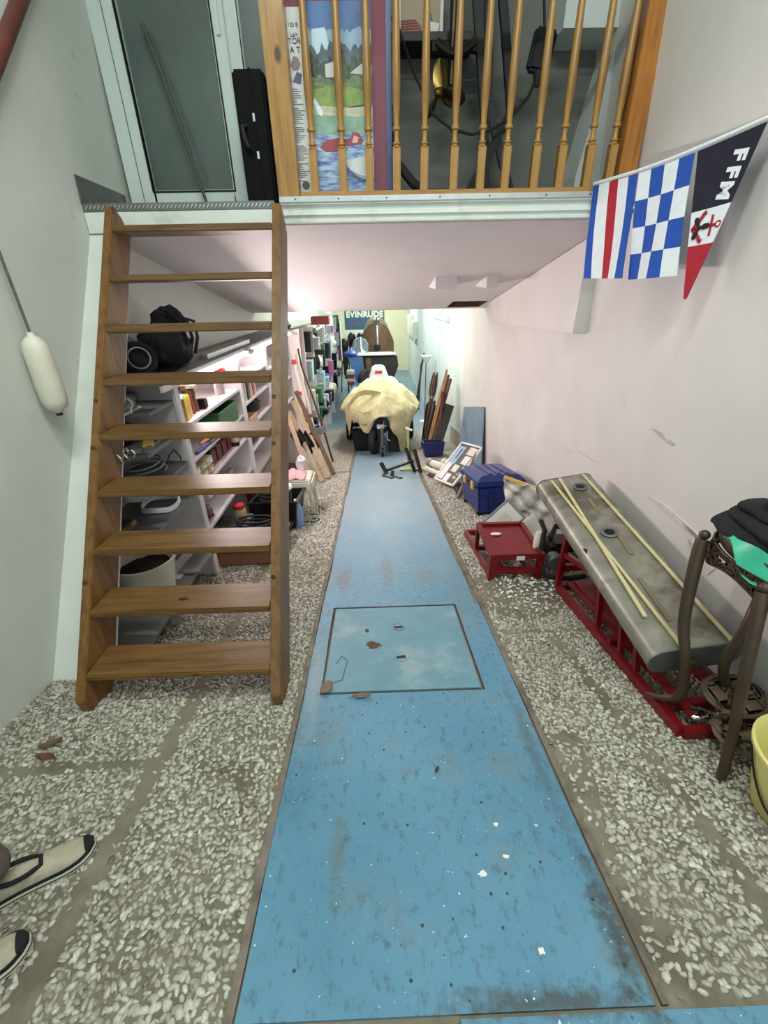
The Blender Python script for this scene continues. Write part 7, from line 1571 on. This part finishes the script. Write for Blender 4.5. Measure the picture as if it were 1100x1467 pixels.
for k, (txx, tyy) in enumerate(toes):
    toe = Vector((txx, tyy, 0)); heel = toe-FWD*.285
    def sp_(f, s, z): v = heel+FWD*(.285*f)+SID*s; return Vector((v.x, v.y, fz(v.y)+.006+z))
    ws = [(0, .020), (.04, .030), (.15, .034), (.35, .034), (.55, .040), (.72, .046), (.86, .041), (.95, .028), (1, .010)]
    wf = lambda f: np.interp(f, [a for a, _ in ws], [b for _, b in ws])
    F_ = list(np.concatenate([np.linspace(0, .1, 4), np.linspace(.16, .84, 10), np.linspace(.88, 1, 6)]))
    def band(nm, z0, z1, g, m_, par):
        mb = MB(); vs = []
        for f in F_:
            w = wf(f)*g; up_ = .012*max(0, (f-.75)/.25)**2
            vs += [sp_(.5+(f-.5)*(1+.03*(g-1)*10), w, z0+up_), sp_(.5+(f-.5)*(1+.03*(g-1)*10), -w, z0+up_), sp_(.5+(f-.5)*(1+.03*(g-1)*10), -w, z1+up_), sp_(.5+(f-.5)*(1+.03*(g-1)*10), w, z1+up_)]
        n_ = len(F_); fs = [(0, 1, 2, 3), (4*n_-1, 4*n_-2, 4*n_-3, 4*n_-4)]
        for i in range(n_-1):
            for q in range(4): fs.append((4*i+q, 4*i+4+q, 4*i+4+(q+1) % 4, 4*i+(q+1) % 4))
        mb.add(vs, fs); return mb.build(nm, m_, par, True, angle=50)
    sole = band('shoe_sole', 0, .020, 1.10, mcol('shoe_sole_white', (206, 204, 190)), per); sole['label'] = 'white shoe sole with a black stripe'
    band('sole_stripe', .007, .011, 1.125, M_black, sole)
    band('shoe_trim', .020, .033, 1.06, M_black2, per)['label'] = 'black band round the shoe'
    top_h = lambda f: np.interp(f, [0, .08, .30, .45, .60, .80, .93, 1], [.050, .075, .078, .072, .062, .046, .036, .022])
    mb = MB(); vs = []; K_ = 10
    for f in F_:
        w = wf(f)*.985; up_ = .012*max(0, (f-.75)/.25)**2
        for j in range(K_+1):
            a = PI*j/K_; vs.append(sp_(f, w*math.cos(a)*(1 if abs(math.cos(a)) < .99 else 1), .030+up_*.6+(top_h(f)-.020)*math.sin(a)**.75))
    n_ = len(F_); fs = [(i*(K_+1)+j, i*(K_+1)+j+1, (i+1)*(K_+1)+j+1, (i+1)*(K_+1)+j) for i in range(n_-1) for j in range(K_)]
    mb.add(vs, fs); up_o = mb.build('shoe_upper', mat('beige_canvas', (170, 160, 140), .85, 0, .12, 40, .2), per, True, angle=60)
    toe_c = MB(); toe_c.grid(8, 6, lambda u, v: (lambda f: sp_(f, wf(f)*1.0*math.cos(PI*u), .031+.012*.6*max(0, (f-.75)/.25)**2+(top_h(f)-.017)*math.sin(PI*u)**.75))(.925+.072*v), .001); toe_c.build('toe_cap', M_black2, up_o, True)
    mb = MB(); mb.tube([sp_(.16+.40*t-.0, .033*math.sin(PI*(.15+.7*t))*sg_, .088-.016*t) for t, sg_ in [(q, 1) for q in np.linspace(0, 1, 8)]]+[sp_(.16+.40*t, -.033*math.sin(PI*(.15+.7*t)), .088-.016*t) for t in np.linspace(1, 0, 8)], .007, 6, True); mb.build('shoe_collar', M_black2, up_o, True)
    anks.append(sp_(.27, 0, .07))
hip = .93
V_ = [bp_(0, 0, hip), bp_(0, .09, hip-.06), bp_(.01, .11, .50), None, bp_(0, -.09, hip-.06), bp_(.01, -.11, .50), None, bp_(0, 0, hip+.10)]
V_[3] = anks[0]+Vector((0, 0, .03)); V_[6] = anks[1]+Vector((0, 0, .03))
M_trous = mat('brown_trousers', (96, 84, 78), .9, 0, .15, 30, .3)
skin_mesh('trousers', V_, [(0, 1), (1, 2), (2, 3), (0, 4), (4, 5), (5, 6), (0, 7)], [.13, .095, .072, .060, .095, .072, .060, .13], M_trous, per)
sh_ = 1.38
body = [bp_(0, 0, 1.05), bp_(0, 0, 1.25), bp_(0, 0, sh_), bp_(.01, 0, 1.47), bp_(.02, 0, 1.60), bp_(.02, 0, 1.69),
        bp_(0, .17, sh_), bp_(-.01, .22, 1.12), bp_(.08, .21, .88), bp_(0, -.17, sh_), bp_(-.01, -.22, 1.12), bp_(.08, -.21, .88)]
skin_mesh('body', body, [(0, 1), (1, 2), (2, 3), (3, 4), (4, 5), (2, 6), (6, 7), (7, 8), (2, 9), (9, 10), (10, 11)], [.13, .14, .12, .055, .09, .075, .065, .048, .034, .065, .048, .034], mat('grey_pullover', (104, 108, 112), .9, 0, .1, 30, .2), per)
for s_, pal in ((1, body[8]), (-1, body[11])):
    base_ = pal; vs = [base_, base_+Vector((0, 0, -.05))+FWD*.01]; es = [(0, 1)]; rd = [.030, .034]
    for j in range(4):
        o_ = (j-1.5)*.019; a = base_+Vector((0, 0, -.09))+FWD*(.012+o_); i0 = len(vs); l_ = (.065, .075, .072, .055)[j]
        vs += [a, a+Vector((0, 0, -l_*.5))+FWD*.004, a+Vector((0, 0, -l_))-FWD*.004]; es += [(1, i0), (i0, i0+1), (i0+1, i0+2)]; rd += [.0095, .009, .0075]
    i0 = len(vs); a = base_+Vector((0, 0, -.05))+FWD*.045; vs += [a, a+Vector((0, 0, -.045))+FWD*.012]; es += [(1, i0), (i0, i0+1)]; rd += [.011, .009]
    skin_mesh('hand', vs, es, rd, mat('skin', (196, 148, 124), .5, 0, .06, 14), per)
mb = MB(); mb.ball(bp_(.02, 0, 1.665), .105, 18, 12, (1, .95, 1.18)); mb.ball(bp_(.125, 0, 1.65), .02, 8, 6, (1, .8, 1.3)); mb.build('head', MC['skin'], per, True)
mb = MB(); mb.ball(bp_(.0, 0, 1.70), .108, 18, 10, (1.02, 1, 1.02), .05); mb.build('hair', mat('grey_brown_hair', (84, 74, 66), .8, 0, .2, 40, .3), per, True)
